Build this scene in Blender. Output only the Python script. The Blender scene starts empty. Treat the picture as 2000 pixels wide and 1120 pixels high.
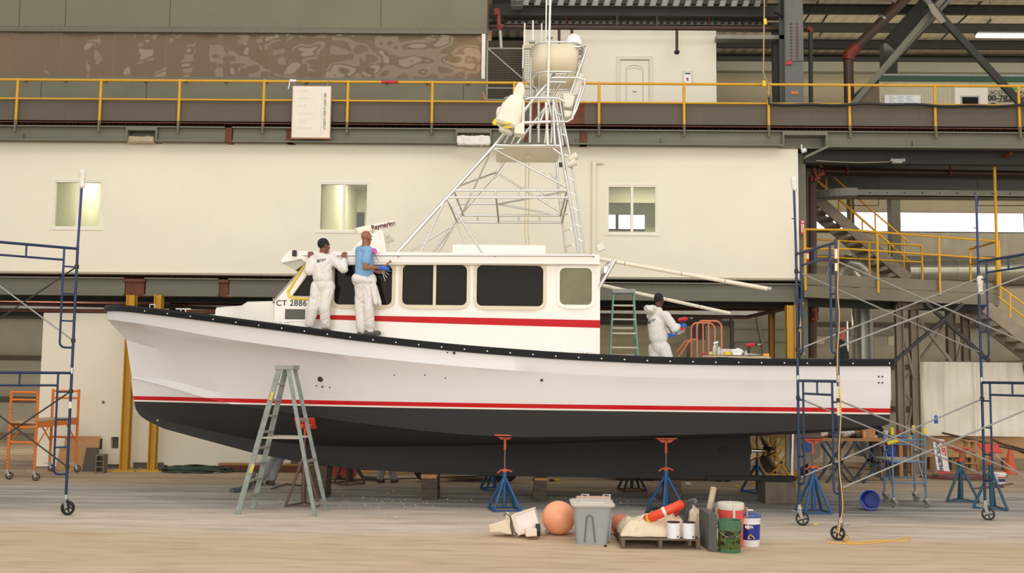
import bpy, math, random
from mathutils import Vector, Matrix, Euler, noise
random.seed(7)
S = bpy.context.scene
COL = S.collection
V = Vector
# ---------------------------------------------------------------- camera
F = 2000.0
CAMZ = 2.2
PITCH = math.atan(173.0/F); YAW = 0.014; ROLL = 0.0105
CR = Matrix.Rotation(YAW,3,'Z') @ Matrix.Rotation(math.pi/2+PITCH,3,'X') @ Matrix.Rotation(ROLL,3,'Z')
cd = bpy.data.cameras.new('camera'); cam = bpy.data.objects.new('camera', cd); COL.objects.link(cam)
cd.sensor_width = 36; cd.lens = 36; cd.clip_end = 300
cam.matrix_world = Matrix.Translation((0,0,CAMZ)) @ CR.to_4x4()
S.camera = cam
# ---------------------------------------------------------------- light, exposure
w = bpy.data.worlds.new('sky'); S.world = w; w.use_nodes = True
bg = w.node_tree.nodes['Background']; bg.inputs[0].default_value = (1.0,0.98,0.95,1); bg.inputs[1].default_value = 0.78
S.view_settings.view_transform = 'Standard'; S.view_settings.look = 'None'
S.view_settings.gamma = 1; S.view_settings.use_curve_mapping = False; S.view_settings.exposure = 0.04
def area(name, loc, target, sx, sy, power, col=(1,.93,.84)):
    l = bpy.data.lights.new(name,'AREA'); l.shape='RECTANGLE'; l.size=sx; l.size_y=sy; l.energy=power; l.color=col
    o = bpy.data.objects.new(name,l); COL.objects.link(o); o.location=loc
    o.rotation_euler = (V(target)-V(loc)).to_track_quat('-Z','Y').to_euler(); return o
area('hangar_door_daylight', (3,-8,7), (3,20,4.2), 30, 11, 2600, (1,.98,.945))
area('high_bay_daylight', (0,10,16), (0,19,2), 24, 6, 700, (1,.98,.945))
# added fill lights standing in for rear bay lamps, turned away to stay unseen
for i,(l,t,sx,sy,p) in enumerate((((-10,27,3.9),(-10,36,1.8),9,.6,260),((3,27,3.9),(3,36,1.6),12,.6,360),((13,25.2,6.9),(13,36,3),7,.7,75),((-14,24.4,3.9),(-15,36,1.5),5,.6,300),
    ((13,30.0,9.6),(13,34,13.3),12,1.0,150),((2,27,10.8),(2,34,13.3),8,.8,60),((12,30,12.4),(12,36,9.2),14,.8,95),((14,22.9,5.6),(13,26.5,1.0),7,.5,60))):
    area('rear_bay_fill',l,t,sx,sy,p,(1,.95,.84))
# ---------------------------------------------------------------- pixel <-> place
def P(px, py, Y):
    d = CR @ V(((px-1000)/F, (560-py)/F, -1.0)); t = Y/d.y
    return V((d.x*t, Y, CAMZ+d.z*t))
def G(px, py, z=0.0):
    d = CR @ V(((px-1000)/F, (560-py)/F, -1.0)); t = (z-CAMZ)/d.z
    return V((d.x*t, d.y*t, z))
# ---------------------------------------------------------------- helpers
def lin(c):
    return tuple((x/255/12.92 if x<=10 else ((x/255+.055)/1.055)**2.4) for x in c)
MATS = {}
def M(name, rgb, rough=.6, metal=0.0, var=0.0, vs=3.0, bump=0.0, bs=25.0, spec=.5, trans=0.0, stretch=(1,1,1), alpha=1.0, emit=0.0, coat=0.0):
    if name in MATS: return MATS[name]
    m = bpy.data.materials.new(name); m.use_nodes = True; nt = m.node_tree; b = nt.nodes['Principled BSDF']
    c = lin(rgb)+(1,)
    b.inputs['Base Color'].default_value = c; b.inputs['Roughness'].default_value = rough; b.inputs['Metallic'].default_value = metal
    b.inputs['Specular IOR Level'].default_value = spec; b.inputs['Transmission Weight'].default_value = trans; b.inputs['Alpha'].default_value = alpha
    if coat: b.inputs['Coat Weight'].default_value = coat; b.inputs['Coat Roughness'].default_value=.06
    if emit: b.inputs['Emission Color'].default_value = c; b.inputs['Emission Strength'].default_value = emit
    tc = nt.nodes.new('ShaderNodeTexCoord'); mp = nt.nodes.new('ShaderNodeMapping'); mp.inputs['Scale'].default_value = stretch
    nt.links.new(tc.outputs['Object'], mp.inputs[0])
    v = var if var else .04
    n = nt.nodes.new('ShaderNodeTexNoise'); n.inputs['Scale'].default_value = vs; n.inputs['Detail'].default_value = 5; n.inputs['Roughness'].default_value=.6
    r = nt.nodes.new('ShaderNodeValToRGB'); r.color_ramp.elements[0].position=.3; r.color_ramp.elements[1].position=.72
    r.color_ramp.elements[0].color = tuple(x*(1-v) for x in c[:3])+(1,); r.color_ramp.elements[1].color = tuple(min(1,x*(1+v)) for x in c[:3])+(1,)
    nt.links.new(mp.outputs[0], n.inputs['Vector']); nt.links.new(n.outputs['Fac'], r.inputs[0]); nt.links.new(r.outputs[0], b.inputs['Base Color'])
    if bump:
        n2 = nt.nodes.new('ShaderNodeTexNoise'); n2.inputs['Scale'].default_value = bs; n2.inputs['Detail'].default_value=3
        bp = nt.nodes.new('ShaderNodeBump'); bp.inputs['Strength'].default_value = bump; bp.inputs['Distance'].default_value=.03
        nt.links.new(mp.outputs[0], n2.inputs['Vector']); nt.links.new(n2.outputs['Fac'], bp.inputs['Height']); nt.links.new(bp.outputs[0], b.inputs['Normal'])
    MATS[name] = m; return m
OFF = {}
class MB:
    def __init__(s): s.v=[]; s.f=[]; s.m=[]; s.mi=0
    def add(s, vs, fs):
        o=len(s.v); s.v += [tuple(v) for v in vs]; s.f += [tuple(i+o for i in f) for f in fs]; s.m += [s.mi]*len(fs); return s
    def box(s,x0,x1,y0,y1,z0,z1):
        x0,x1=sorted((x0,x1)); y0,y1=sorted((y0,y1)); z0,z1=sorted((z0,z1))
        return s.add([(x0,y0,z0),(x1,y0,z0),(x1,y1,z0),(x0,y1,z0),(x0,y0,z1),(x1,y0,z1),(x1,y1,z1),(x0,y1,z1)],
            [(0,3,2,1),(4,5,6,7),(0,1,5,4),(1,2,6,5),(2,3,7,6),(3,0,4,7)])
    def obox(s,c,sx,sy,sz,rot=(0,0,0)):
        R=Euler(rot).to_matrix(); c=V(c)
        vs=[c+R@V((x*sx/2,y*sy/2,z*sz/2)) for z in (-1,1) for (x,y) in ((-1,-1),(1,-1),(1,1),(-1,1))]
        return s.add(vs,[(0,3,2,1),(4,5,6,7),(0,1,5,4),(1,2,6,5),(2,3,7,6),(3,0,4,7)])
    def bar(s,a,b,w,h,up=(0,0,1)):
        a=V(a);b=V(b);d=(b-a).normalized(); u=V(up); u=(u-d*u.dot(d))
        if u.length<1e-4: u=V((0,1,0))-d*d.y
        u.normalize(); r=d.cross(u)*w/2; u=u*h/2
        vs=[a-r-u,a+r-u,a+r+u,a-r+u,b-r-u,b+r-u,b+r+u,b-r+u]
        return s.add(vs,[(0,1,2,3),(7,6,5,4),(0,4,5,1),(1,5,6,2),(2,6,7,3),(3,7,4,0)])
    def ibeam(s,a,b,w,h,t=.02,up=(0,0,1)):   # I section, web centred
        a=V(a);b=V(b);u=V(up).normalized()
        s.bar(a,b,t,h,up); s.bar(a+u*(h/2-t/2),b+u*(h/2-t/2),w,t,up); s.bar(a-u*(h/2-t/2),b-u*(h/2-t/2),w,t,up); return s
    def tube(s,pts,r,n=8,closed=False):
        pts=[V(p) for p in pts]; N=len(pts)
        rs=r if isinstance(r,(list,tuple)) else [r]*N
        if N<2: return s
        rings=[]; prev=None
        for i,p in enumerate(pts):
            if closed: t=pts[(i+1)%N]-pts[i-1]
            else: t=(pts[min(i+1,N-1)]-pts[max(i-1,0)])
            t=t.normalized() if t.length>1e-9 else V((0,0,1))
            if prev is None:
                a=V((0,0,1)) if abs(t.z)<.9 else V((1,0,0)); nrm=(a-t*a.dot(t)).normalized()
            else:
                nrm=prev-t*prev.dot(t); nrm=nrm.normalized() if nrm.length>1e-6 else prev
            prev=nrm; bn=t.cross(nrm)
            rings.append([p+(nrm*math.cos(k*2*math.pi/n)+bn*math.sin(k*2*math.pi/n))*rs[i] for k in range(n)])
        return s.loft(rings, not closed, closed)
    def loft(s,rings,caps=True,wrap=False,closed=True):
        n=len(rings[0]); vs=[p for r in rings for p in r]; fs=[]; R=len(rings)
        for i in range(R if wrap else R-1):
            j=(i+1)%R
            for k in range(n if closed else n-1):
                l=(k+1)%n; fs.append((i*n+k,i*n+l,j*n+l,j*n+k))
        if caps and closed: fs.append(tuple(range(n-1,-1,-1))); fs.append(tuple((R-1)*n+k for k in range(n)))
        return s.add(vs,fs)
    def lathe(s,c,prof,n=20,rot=None,caps=True):
        c=V(c); R=Euler(rot).to_matrix() if rot else Matrix.Identity(3)
        return s.loft([[c+R@V((r*math.cos(k*2*math.pi/n),r*math.sin(k*2*math.pi/n),z)) for k in range(n)] for r,z in prof],caps)
    def ell(s,c,rx,ry,rz,rot=(0,0,0),n=14,m=9):
        R=Euler(rot).to_matrix(); c=V(c); rings=[]
        for i in range(1,m):
            a=math.pi*i/m
            rings.append([c+R@V((rx*math.sin(a)*math.cos(k*2*math.pi/n),ry*math.sin(a)*math.sin(k*2*math.pi/n),-rz*math.cos(a))) for k in range(n)])
        return s.loft(rings)
    def cap(s,a,b,ra,rb,n=12):     # tapered capsule
        a=V(a);b=V(b); d=b-a; L=d.length; d=d/L if L>1e-6 else V((0,0,1)); pts=[];rs=[]
        for k in (4,3,2,1): 
            t=k*math.pi/10; pts.append(a-d*ra*math.sin(t)); rs.append(ra*math.cos(t))
        pts+= [a,b]; rs+=[ra,rb]
        for k in (1,2,3,4):
            t=k*math.pi/10; pts.append(b+d*rb*math.sin(t)); rs.append(rb*math.cos(t))
        return s.tube(pts,rs,n)
    def prism(s,poly,vec):
        poly=[V(p) for p in poly]; vec=V(vec); n=len(poly)
        return s.add(poly+[p+vec for p in poly],[tuple(range(n-1,-1,-1)),tuple(range(n,2*n))]+[(k,(k+1)%n,(k+1)%n+n,k+n) for k in range(n)])
    def grid(s,pts,thick=0.0,nrm=None):    # pts[i][j]; optional thickness along nrm
        R=len(pts);C=len(pts[0]); fl=[V(p) for r in pts for p in r]
        fs=[(i*C+j,i*C+j+1,(i+1)*C+j+1,(i+1)*C+j) for i in range(R-1) for j in range(C-1)]
        if not thick: return s.add(fl,fs)
        o=V(nrm).normalized()*thick; n=len(fl)
        f2=[tuple(reversed([q+n for q in f])) for f in fs]
        bd=[(i*C) for i in range(R)]+[(R-1)*C+j for j in range(1,C)]+[i*C+C-1 for i in range(R-2,-1,-1)]+[j for j in range(C-2,0,-1)]
        sd=[(bd[k],bd[(k+1)%len(bd)],bd[(k+1)%len(bd)]+n,bd[k]+n) for k in range(len(bd))]
        return s.add(fl+[p+o for p in fl],fs+f2+sd)
    def build(s,name,mats,parent=None,smooth=None,bevel=0.0,off=None):
        if not isinstance(mats,(list,tuple)): mats=[mats]
        if off is None: off = OFF.get(parent.name,V((0,0,0))) if parent else V((0,0,0))
        me=bpy.data.meshes.new(name); me.from_pydata([(v[0]-off[0],v[1]-off[1],v[2]-off[2]) for v in s.v],[],s.f)
        for m in mats: me.materials.append(m)
        if len(mats)>1: me.polygons.foreach_set('material_index', s.m)
        import bmesh
        bm=bmesh.new(); bm.from_mesh(me); bmesh.ops.recalc_face_normals(bm,faces=bm.faces); bm.to_mesh(me); bm.free()
        if smooth:
            me.polygons.foreach_set('use_smooth',[True]*len(me.polygons)); me.set_sharp_from_angle(angle=math.radians(smooth))
        me.update()
        o=bpy.data.objects.new(name,me); COL.objects.link(o)
        if bevel:
            b=o.modifiers.new('bevel','BEVEL'); b.width=bevel; b.segments=2; b.limit_method='ANGLE'
        if parent: o.parent=parent
        OFF[o.name]=V(off); return o
def tag(o,label=None,cat=None,group=None,kind=None):
    if label: o['label']=label
    if cat: o['category']=cat
    if group: o['group']=group
    if kind: o['kind']=kind
    return o
def thing(name,label,cat,loc,group=None):
    o=bpy.data.objects.new(name,None); COL.objects.link(o); o.location=loc; o.empty_display_size=.1; OFF[o.name]=V(loc)
    return tag(o,label,cat,group)
def solo(mb,name,mat,label,cat,loc=None,group=None,**k):   # a thing that is one mesh, origin at its base
    if loc is None:
        xs=[v[0] for v in mb.v]; ys=[v[1] for v in mb.v]; zs=[v[2] for v in mb.v]
        loc=V(((min(xs)+max(xs))/2,(min(ys)+max(ys))/2,min(zs)))
    o=mb.build(name,mat,None,off=V(loc),**k); o.location=loc; return tag(o,label,cat,group)
def struct(name,mb,mat,parent=None,**k):
    o=mb.build(name,mat,parent,**k)
    if not parent: o['kind']='structure'
    return o
def dup(root,loc,rz=None,label=None,group=None,scale=None):
    def cp(o,par):
        c=o.copy(); COL.objects.link(c); c.parent=par
        for ch in [x for x in o.children]: cp(ch,c)
        return c
    r=cp(root,None); r.location=loc
    if rz is not None: r.rotation_euler=(0,0,rz)
    if scale: r.scale=scale
    if label: r['label']=label
    if group: r['group']=group
    OFF[r.name]=V(loc); return r
def text(s,mat,parent,size,org,xdir,ydir,name='lettering',depth=.003,align='CENTER',sx=1.0,bold=0.0,spacing=1.0):
    cu=bpy.data.curves.new('t','FONT'); cu.body=s; cu.size=size; cu.align_x=align; cu.align_y='CENTER'; cu.extrude=depth; cu.offset=bold; cu.space_character=spacing
    to=bpy.data.objects.new('t',cu); COL.objects.link(to)
    me=bpy.data.meshes.new_from_object(to,depsgraph=None); bpy.data.objects.remove(to)
    x=V(xdir).normalized(); y=V(ydir); y=(y-x*y.dot(x)).normalized(); z=x.cross(y)
    off=OFF.get(parent.name,V((0,0,0))) if parent else V((0,0,0))
    M4=Matrix(((x.x*sx,y.x,z.x,0),(x.y*sx,y.y,z.y,0),(x.z*sx,y.z,z.z,0),(0,0,0,1)))
    me.transform(Matrix.Translation(V(org)-off)@M4); me.materials.clear(); me.materials.append(mat)
    o=bpy.data.objects.new(name,me); COL.objects.link(o)
    if parent: o.parent=parent
    OFF[o.name]=V(off); return o
def remesh(mb,name,mat,parent,vox=.012,smooth_it=3,disp=0.0,dscale=6.0,cloth=False):
    o=mb.build(name,mat,parent)
    r=o.modifiers.new('r','REMESH'); r.mode='VOXEL'; r.voxel_size=vox; r.use_smooth_shade=True
    if smooth_it:
        sm=o.modifiers.new('s','SMOOTH'); sm.factor=.6; sm.iterations=smooth_it
    dg=bpy.context.evaluated_depsgraph_get(); ev=o.evaluated_get(dg)
    me=bpy.data.meshes.new_from_object(ev); o.modifiers.clear(); o.data=me
    me.materials.clear(); me.materials.append(mat if not isinstance(mat,(list,tuple)) else mat[0])
    if disp:
        nn=[v.normal.copy() for v in me.vertices]; rv=lambda n_,k: max(0,1-abs(n_)*k)**1.5
        for v,n in zip(me.vertices,nn):
            p=v.co*dscale
            if cloth:   # soft bulges cut by narrow drawn creases
                q1=V((p.x*.5+p.z*.2,p.y*.5,p.z*.22)); q2=V((p.x*.5-p.z*.6,p.y*.5,p.z*.6+4))
                d=noise.noise(q1*.7)*.7-rv(noise.noise(q1),5)*.9-rv(noise.noise(q2),6)*.6+.3
            else:
                q=V((p.x,p.y,p.z*.55)); d=noise.noise(q)*.6+ (1-abs(noise.noise(q*2.1))*2)*.4
            v.co+=n*(d*disp)
    me.polygons.foreach_set('use_smooth',[True]*len(me.polygons)); me.update(); return o
def lerp(a,b,t): return a+(b-a)*t
def interp(tab,x):
    if x<=tab[0][0]: return tab[0][1]
    for (a,b),(c,d) in zip(tab,tab[1:]):
        if x<=c: return b+(d-b)*(x-a)/(c-a)
    return tab[-1][1]
def sinterp(tab,x):  # smooth (catmull) version
    n=len(tab)
    if x<=tab[0][0]: return tab[0][1]
    if x>=tab[-1][0]: return tab[-1][1]
    for i in range(n-1):
        if x<=tab[i+1][0]:
            x0,y0=tab[i]; x1,y1=tab[i+1]; h=x1-x0; t=(x-x0)/h
            m0=((y1-tab[i-1][1])/(x1-tab[i-1][0])) if i>0 else (y1-y0)/h
            m1=((tab[i+2][1]-y0)/(tab[i+2][0]-x0)) if i<n-2 else (y1-y0)/h
            return (2*t**3-3*t*t+1)*y0+(t**3-2*t*t+t)*h*m0+(-2*t**3+3*t*t)*y1+(t**3-t*t)*h*m1
def arc(c,r,a0,a1,n,u,v):
    c=V(c);u=V(u);v=V(v)
    return [c+u*(r*math.cos(lerp(a0,a1,k/n)))+v*(r*math.sin(lerp(a0,a1,k/n))) for k in range(n+1)]
def rrect(cx,cz,w,h,r,Y,n=4):   # rounded rectangle in the xz plane
    out=[]
    for (sx,sz,a) in ((1,1,0),(-1,1,90),(-1,-1,180),(1,-1,270)):
        for k in range(n+1):
            t=math.radians(a+90*k/n); out.append(V((cx+sx*(w/2-r)+r*math.cos(t),Y,cz+sz*(h/2-r)+r*math.sin(t))))
    return out
PI=math.pi
# ---------------------------------------------------------------- shared materials
m_wall  = M('white_wall_paint',(240,231,209),.85,var=.03,vs=.7,bump=.05)
m_green = M('grey_green_steel',(112,108,90),.6,var=.10,vs=1.3,stretch=(.6,1,1.4))
m_grey  = M('dark_grey_board',(98,89,76),.8,var=.06,vs=1.2)
m_dark  = M('dark_steel',(50,47,40),.6,var=.15,vs=2)
m_rust  = M('rusty_steel',(104,58,38),.8,var=.3,vs=5)
m_yel   = M('yellow_rail_paint',(216,160,34),.5,var=.08,vs=6)
m_ypost = M('yellow_column_paint',(205,155,42),.55,var=.08,vs=4)
m_blue  = M('blue_scaffold_paint',(42,60,94),.4,var=.25,vs=9,metal=.2)
m_galv  = M('galvanised_steel',(165,165,158),.35,metal=.7,var=.1,vs=8)
m_alu   = M('polished_aluminium',(225,222,215),.22,metal=.9,var=.05,vs=5)
m_white = M('white_gelcoat',(236,231,224),.2,var=.01,coat=.6)
m_black = M('black_rubber',(17,17,17),.5,var=.1,spec=.25)
m_redp  = M('red_paint',(200,66,40),.5,var=.12,vs=9)
m_redpipe=M('red_oxide_fitting',(120,44,28),.5,var=.12)
m_brpipe= M('brown_pipe',(74,52,38),.5,var=.12)
m_stand = M('blue_jack_paint',(42,86,132),.45,var=.2,vs=10,metal=.1)
m_wood  = M('raw_timber',(166,122,78),.75,var=.15,vs=4,stretch=(1,8,8))
m_oldwood=M('weathered_timber',(104,88,70),.85,var=.25,vs=5,bump=.2)
m_steelr= M('rotor_grey_rubber',(60,62,62),.6)
m_text  = M('black_lettering',(28,26,26),.5)
# ================================================================ SETTING
def floor_mat():
    m=bpy.data.materials.new('dusty_concrete'); m.use_nodes=True; nt=m.node_tree; b=nt.nodes['Principled BSDF']; L=nt.links
    tc=nt.nodes.new('ShaderNodeTexCoord')
    def nz(sc,st,det=6):
        mp=nt.nodes.new('ShaderNodeMapping'); mp.inputs['Scale'].default_value=st; L.new(tc.outputs['Object'],mp.inputs[0])
        n=nt.nodes.new('ShaderNodeTexNoise'); n.inputs['Scale'].default_value=sc; n.inputs['Detail'].default_value=det; n.inputs['Roughness'].default_value=.62; L.new(mp.outputs[0],n.inputs['Vector']); return n
    def ramp(n,a,b_,p0,p1):
        r=nt.nodes.new('ShaderNodeValToRGB'); r.color_ramp.elements[0].position=p0; r.color_ramp.elements[1].position=p1
        r.color_ramp.elements[0].color=lin(a)+(1,); r.color_ramp.elements[1].color=lin(b_)+(1,); L.new(n.outputs['Fac'],r.inputs[0]); return r
    def mix(f,a,c,blend='MIX'):
        x=nt.nodes.new('ShaderNodeMix'); x.data_type='RGBA'; x.blend_type=blend
        if hasattr(f,'is_output'): L.new(f,x.inputs[0])
        else: x.inputs[0].default_value=f
        L.new(a,x.inputs[6]); L.new(c,x.inputs[7]); return x.outputs[2]
    n1=nz(.35,(.5,1,1)); r1=ramp(n1,(190,164,134),(212,186,156),.3,.7)
    n2=nz(1.6,(.45,1.4,1)); r2=ramp(n2,(184,160,130),(214,190,162),.3,.75)
    c=mix(.5,r1.outputs[0],r2.outputs[0])
    # dusty sanding residue lies in a band along the boat, past it grey stains with the hull's shade put into the colour
    sep=nt.nodes.new('ShaderNodeSeparateXYZ'); L.new(tc.outputs['Object'],sep.inputs[0])
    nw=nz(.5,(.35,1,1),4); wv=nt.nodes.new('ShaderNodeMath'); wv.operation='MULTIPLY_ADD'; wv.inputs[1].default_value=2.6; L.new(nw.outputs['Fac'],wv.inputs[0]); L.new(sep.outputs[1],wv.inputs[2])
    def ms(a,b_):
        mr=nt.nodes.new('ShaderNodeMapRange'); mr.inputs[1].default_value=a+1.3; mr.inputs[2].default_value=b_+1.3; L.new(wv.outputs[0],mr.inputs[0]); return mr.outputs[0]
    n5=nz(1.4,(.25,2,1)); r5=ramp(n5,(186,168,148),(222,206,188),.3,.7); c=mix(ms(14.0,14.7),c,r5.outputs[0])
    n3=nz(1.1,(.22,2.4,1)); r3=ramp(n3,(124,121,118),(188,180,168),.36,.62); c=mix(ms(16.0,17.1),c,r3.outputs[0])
    n6=nz(.9,(.3,2,1)); r6=ramp(n6,(142,124,102),(196,172,142),.3,.7); c=mix(ms(19.4,21.0),c,r6.outputs[0])
    n7=nz(2.2,(.5,2.6,1),8); r7=ramp(n7,(206,200,194),(255,255,255),.34,.52); c=mix(.5,c,r7.outputs[0],'MULTIPLY')
    n4=nz(5,(.3,1.5,1),8); r4=nt.nodes.new('ShaderNodeValToRGB'); r4.color_ramp.elements[0].position=.66; r4.color_ramp.elements[1].position=.80; r4.color_ramp.elements[1].color=(.5,.5,.5,1)
    L.new(n4.outputs['Fac'],r4.inputs[0]); rgb=nt.nodes.new('ShaderNodeRGB'); rgb.outputs[0].default_value=lin((214,204,190))+(1,)
    c=mix(r4.outputs[0],c,rgb.outputs[0])
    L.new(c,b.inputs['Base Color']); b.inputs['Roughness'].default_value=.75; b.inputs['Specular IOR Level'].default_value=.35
    bp=nt.nodes.new('ShaderNodeBump'); bp.inputs['Strength'].default_value=.12; bp.inputs['Distance'].default_value=.01; L.new(n4.outputs['Fac'],bp.inputs['Height']); L.new(bp.outputs[0],b.inputs['Normal'])
    return m
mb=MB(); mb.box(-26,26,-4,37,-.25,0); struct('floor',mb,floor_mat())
# painted joint lines on the floor
mb=MB()
for a,b in (((300,985),(1450,985)),((1000,953),(1560,951)),((1440,1030),(2000,1016))):
    A=G(*a);B=G(*b); mb.bar((A.x,A.y,.003),(B.x,B.y,.003),.035,.004)
struct('trim_1',mb,M('pale_floor_line',(170,160,146),.8,var=.2,vs=4))

def siding(name,c1,pitch=.9,seam=.06,horiz=True,rough=.6):
    m=M(name,c1,rough,var=.08,vs=1.0); nt=m.node_tree; b=nt.nodes['Principled BSDF']
    tc=nt.nodes.new('ShaderNodeTexCoord'); sp=nt.nodes.new('ShaderNodeSeparateXYZ'); nt.links.new(tc.outputs['Object'],sp.inputs[0])
    mm=nt.nodes.new('ShaderNodeMath'); mm.operation='MULTIPLY'; mm.inputs[1].default_value=2*PI/pitch
    nt.links.new(sp.outputs[2 if horiz else 0],mm.inputs[0]); sn=nt.nodes.new('ShaderNodeMath'); sn.operation='SINE'; nt.links.new(mm.outputs[0],sn.inputs[0])
    bp=nt.nodes.new('ShaderNodeBump'); bp.inputs['Strength'].default_value=.6; bp.inputs['Distance'].default_value=seam
    nt.links.new(sn.outputs[0],bp.inputs['Height']); nt.links.new(bp.outputs[0],b.inputs['Normal']); return m
m_ins=siding('insulated_siding',(168,158,134),1.4,.12)
YB=36.0
# back wall with the window band: opening z 7.35..8.55 left and right of posts
zb0,zb1=P(1800,456,36).z,P(1800,386,36).z
mb=MB(); mb.box(-24,24,YB,YB+.3,0,zb0); mb.box(-24,24,YB,YB+.3,zb1,14); mb.box(-24,-3.2,YB,YB+.3,zb0,zb1); mb.box(-3.2,2.4,YB,YB+.3,zb0,zb1-0.9+.9) if False else None
mb.box(22,24,YB,YB+.3,zb0,zb1)
struct('wall_back',mb,m_ins)
# girts across the back wall
mb=MB()
for z in (1.1,2.55,4.0,5.5,6.9,9.2,10.7,12.0): mb.box(-23.9,23.9,YB-.22,YB-.002,z,z+.16)
struct('trim_2',mb,M('brown_girt',(84,72,56),.7,var=.12))
# window band: mullions and panes
w5=bpy.data.objects.new('window_4',None); COL.objects.link(w5); w5['kind']='structure'; w5.location=(9,YB,zb0); OFF['window_4']=V((9,YB,zb0))
mb=MB()
for x in [-3.2,0,3.2,6.4,9.4]+[P(q,420,36).x for q in (1664,1751)]+[17.6,21.8]: mb.box(x-.05,x+.05,YB+.02,YB+.2,zb0,zb1)
mb.box(-3.2,22,YB+.02,YB+.2,zb0,zb0+.07); mb.box(-3.2,22,YB+.02,YB+.2,zb1-.07,zb1); mb.build('window_frame',m_dark,w5)
def glassmat(name,rgb=(255,255,255),alpha=.12,rough=.05):
    m=bpy.data.materials.new(name); m.use_nodes=True; nt=m.node_tree; nt.nodes.clear()
    o=nt.nodes.new('ShaderNodeOutputMaterial'); t=nt.nodes.new('ShaderNodeBsdfTransparent'); g=nt.nodes.new('ShaderNodeBsdfGlossy'); x=nt.nodes.new('ShaderNodeMixShader')
    t.inputs[0].default_value=lin(rgb)+(1,); g.inputs['Roughness'].default_value=rough; g.inputs[0].default_value=(.9,.9,.9,1)
    lw=nt.nodes.new('ShaderNodeFresnel'); lw.inputs[0].default_value=1.3; ml=nt.nodes.new('ShaderNodeMath'); ml.operation='ADD'; ml.inputs[1].default_value=alpha*.3
    nt.links.new(lw.outputs[0],ml.inputs[0]); nt.links.new(ml.outputs[0],x.inputs[0]); nt.links.new(t.outputs[0],x.inputs[1]); nt.links.new(g.outputs[0],x.inputs[2]); nt.links.new(x.outputs[0],o.inputs[0]); return m
m_clear=glassmat('clear_glass'); m_haze=glassmat('hazy_window_glass',(246,246,240),.02)
MB().box(-3.1,21.9,YB+.1,YB+.11,zb0+.05,zb1-.05).build('pane',M('daylit_translucent_pane',(255,250,255),.5,emit=1.6),w5)
# roof
m_roof=siding('ribbed_roof_sheet',(180,164,134),.35,.05,False)
mb=MB(); mb.box(-24,24,25.0,YB+.3,13.3,13.5); struct('ceiling',mb,m_roof)
for i,y in enumerate((26.6,28.2,29.8,31.4,33.0,34.6)):
    mb=MB(); mb.ibeam((-23,y,13.16),(23,y,13.16),.13,.28,.02); o=solo(mb,'roof_purlin',m_dark,'dark steel purlin under the ribbed roof, %s'%('hidden nearest the hall','second from the hall side','nearest the top edge of the photo','second below the top edge','third below the top edge','lowest and farthest one')[i],'roof purlin')
# roof: cross rafter, diagonal rafters seen at right
def beam(a,b,w,h,label,cat='steel beam',name='steel_beam',mat=None,kind='i',group=None,t=.02,up=(0,0,1)):
    mb=MB()
    if kind=='i': mb.ibeam(a,b,w,h,t,up)
    else: mb.bar(a,b,w,h,up)
    return solo(mb,name,mat or m_green,label,cat,group=group)
# ---------------- mezzanine: white upper wall with three windows
YW=22.9
wz0=P(300,533,YW).z; wz1=P(700,279,YW).z
xr=P(1560,420,YW).x
wins=[]
for px0,px1,py0,py1 in ((104,198,353,446),(623,719,357,452),(1186,1283,362,457)):
    a=P(px0,py0,YW); b=P(px1,py1,YW); wins.append(((a.x+P(px0,py1,YW).x)/2,(b.x+P(px1,py0,YW).x)/2,b.z,a.z))
def wall_open(x0,x1,z0,z1,y0,y1,ops):
    mb=MB(); ops=sorted(ops); x=x0
    for (a,b,c,d) in ops:
        mb.box(x,a,y0,y1,z0,z1); mb.box(a,b,y0,y1,z0,c); mb.box(a,b,y0,y1,d,z1); x=b
    mb.box(x,x1,y0,y1,z0,z1); return mb
struct('wall_mezzanine',wall_open(-14.5,xr,wz0,wz1,YW,YW+.14,wins),m_wall)
m_frame=M('white_window_frame',(240,232,214),.6)
for i,(a,b,c,d) in enumerate(wins):
    n='window_%d'%(i+1); o=bpy.data.objects.new(n,None); COL.objects.link(o); o['kind']='structure'; o.location=((a+b)/2,YW,c); OFF[n]=V(o.location)
    mb=MB(); t=.035
    for q in ((a-.05,b+.05,YW-.008,YW,d,d+.05),(a-.06,b+.06,YW-.02,YW,c-.05,c),(a-.05,a,YW-.008,YW,c,d),(b,b+.05,YW-.008,YW,c,d)): mb.box(*q)
    mb.box(a,a+t,YW,YW+.1,c,d); mb.box(b-t,b,YW,YW+.1,c,d); mb.box(a+t,b-t,YW,YW+.1,c,c+t); mb.box(a+t,b-t,YW,YW+.1,d-t,d)
    mm=(a+b)/2; mb.box(mm-.03,mm+.03,YW+.01,YW+.09,c+t,d-t); mb.build('window_frame',m_frame,o,bevel=.004)
    for q in ((a+t,mm-.03),(mm+.03,b-t)): MB().box(q[0],q[1],YW+.045,YW+.051,c+t,d-t).build('pane',m_haze,o)
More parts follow.
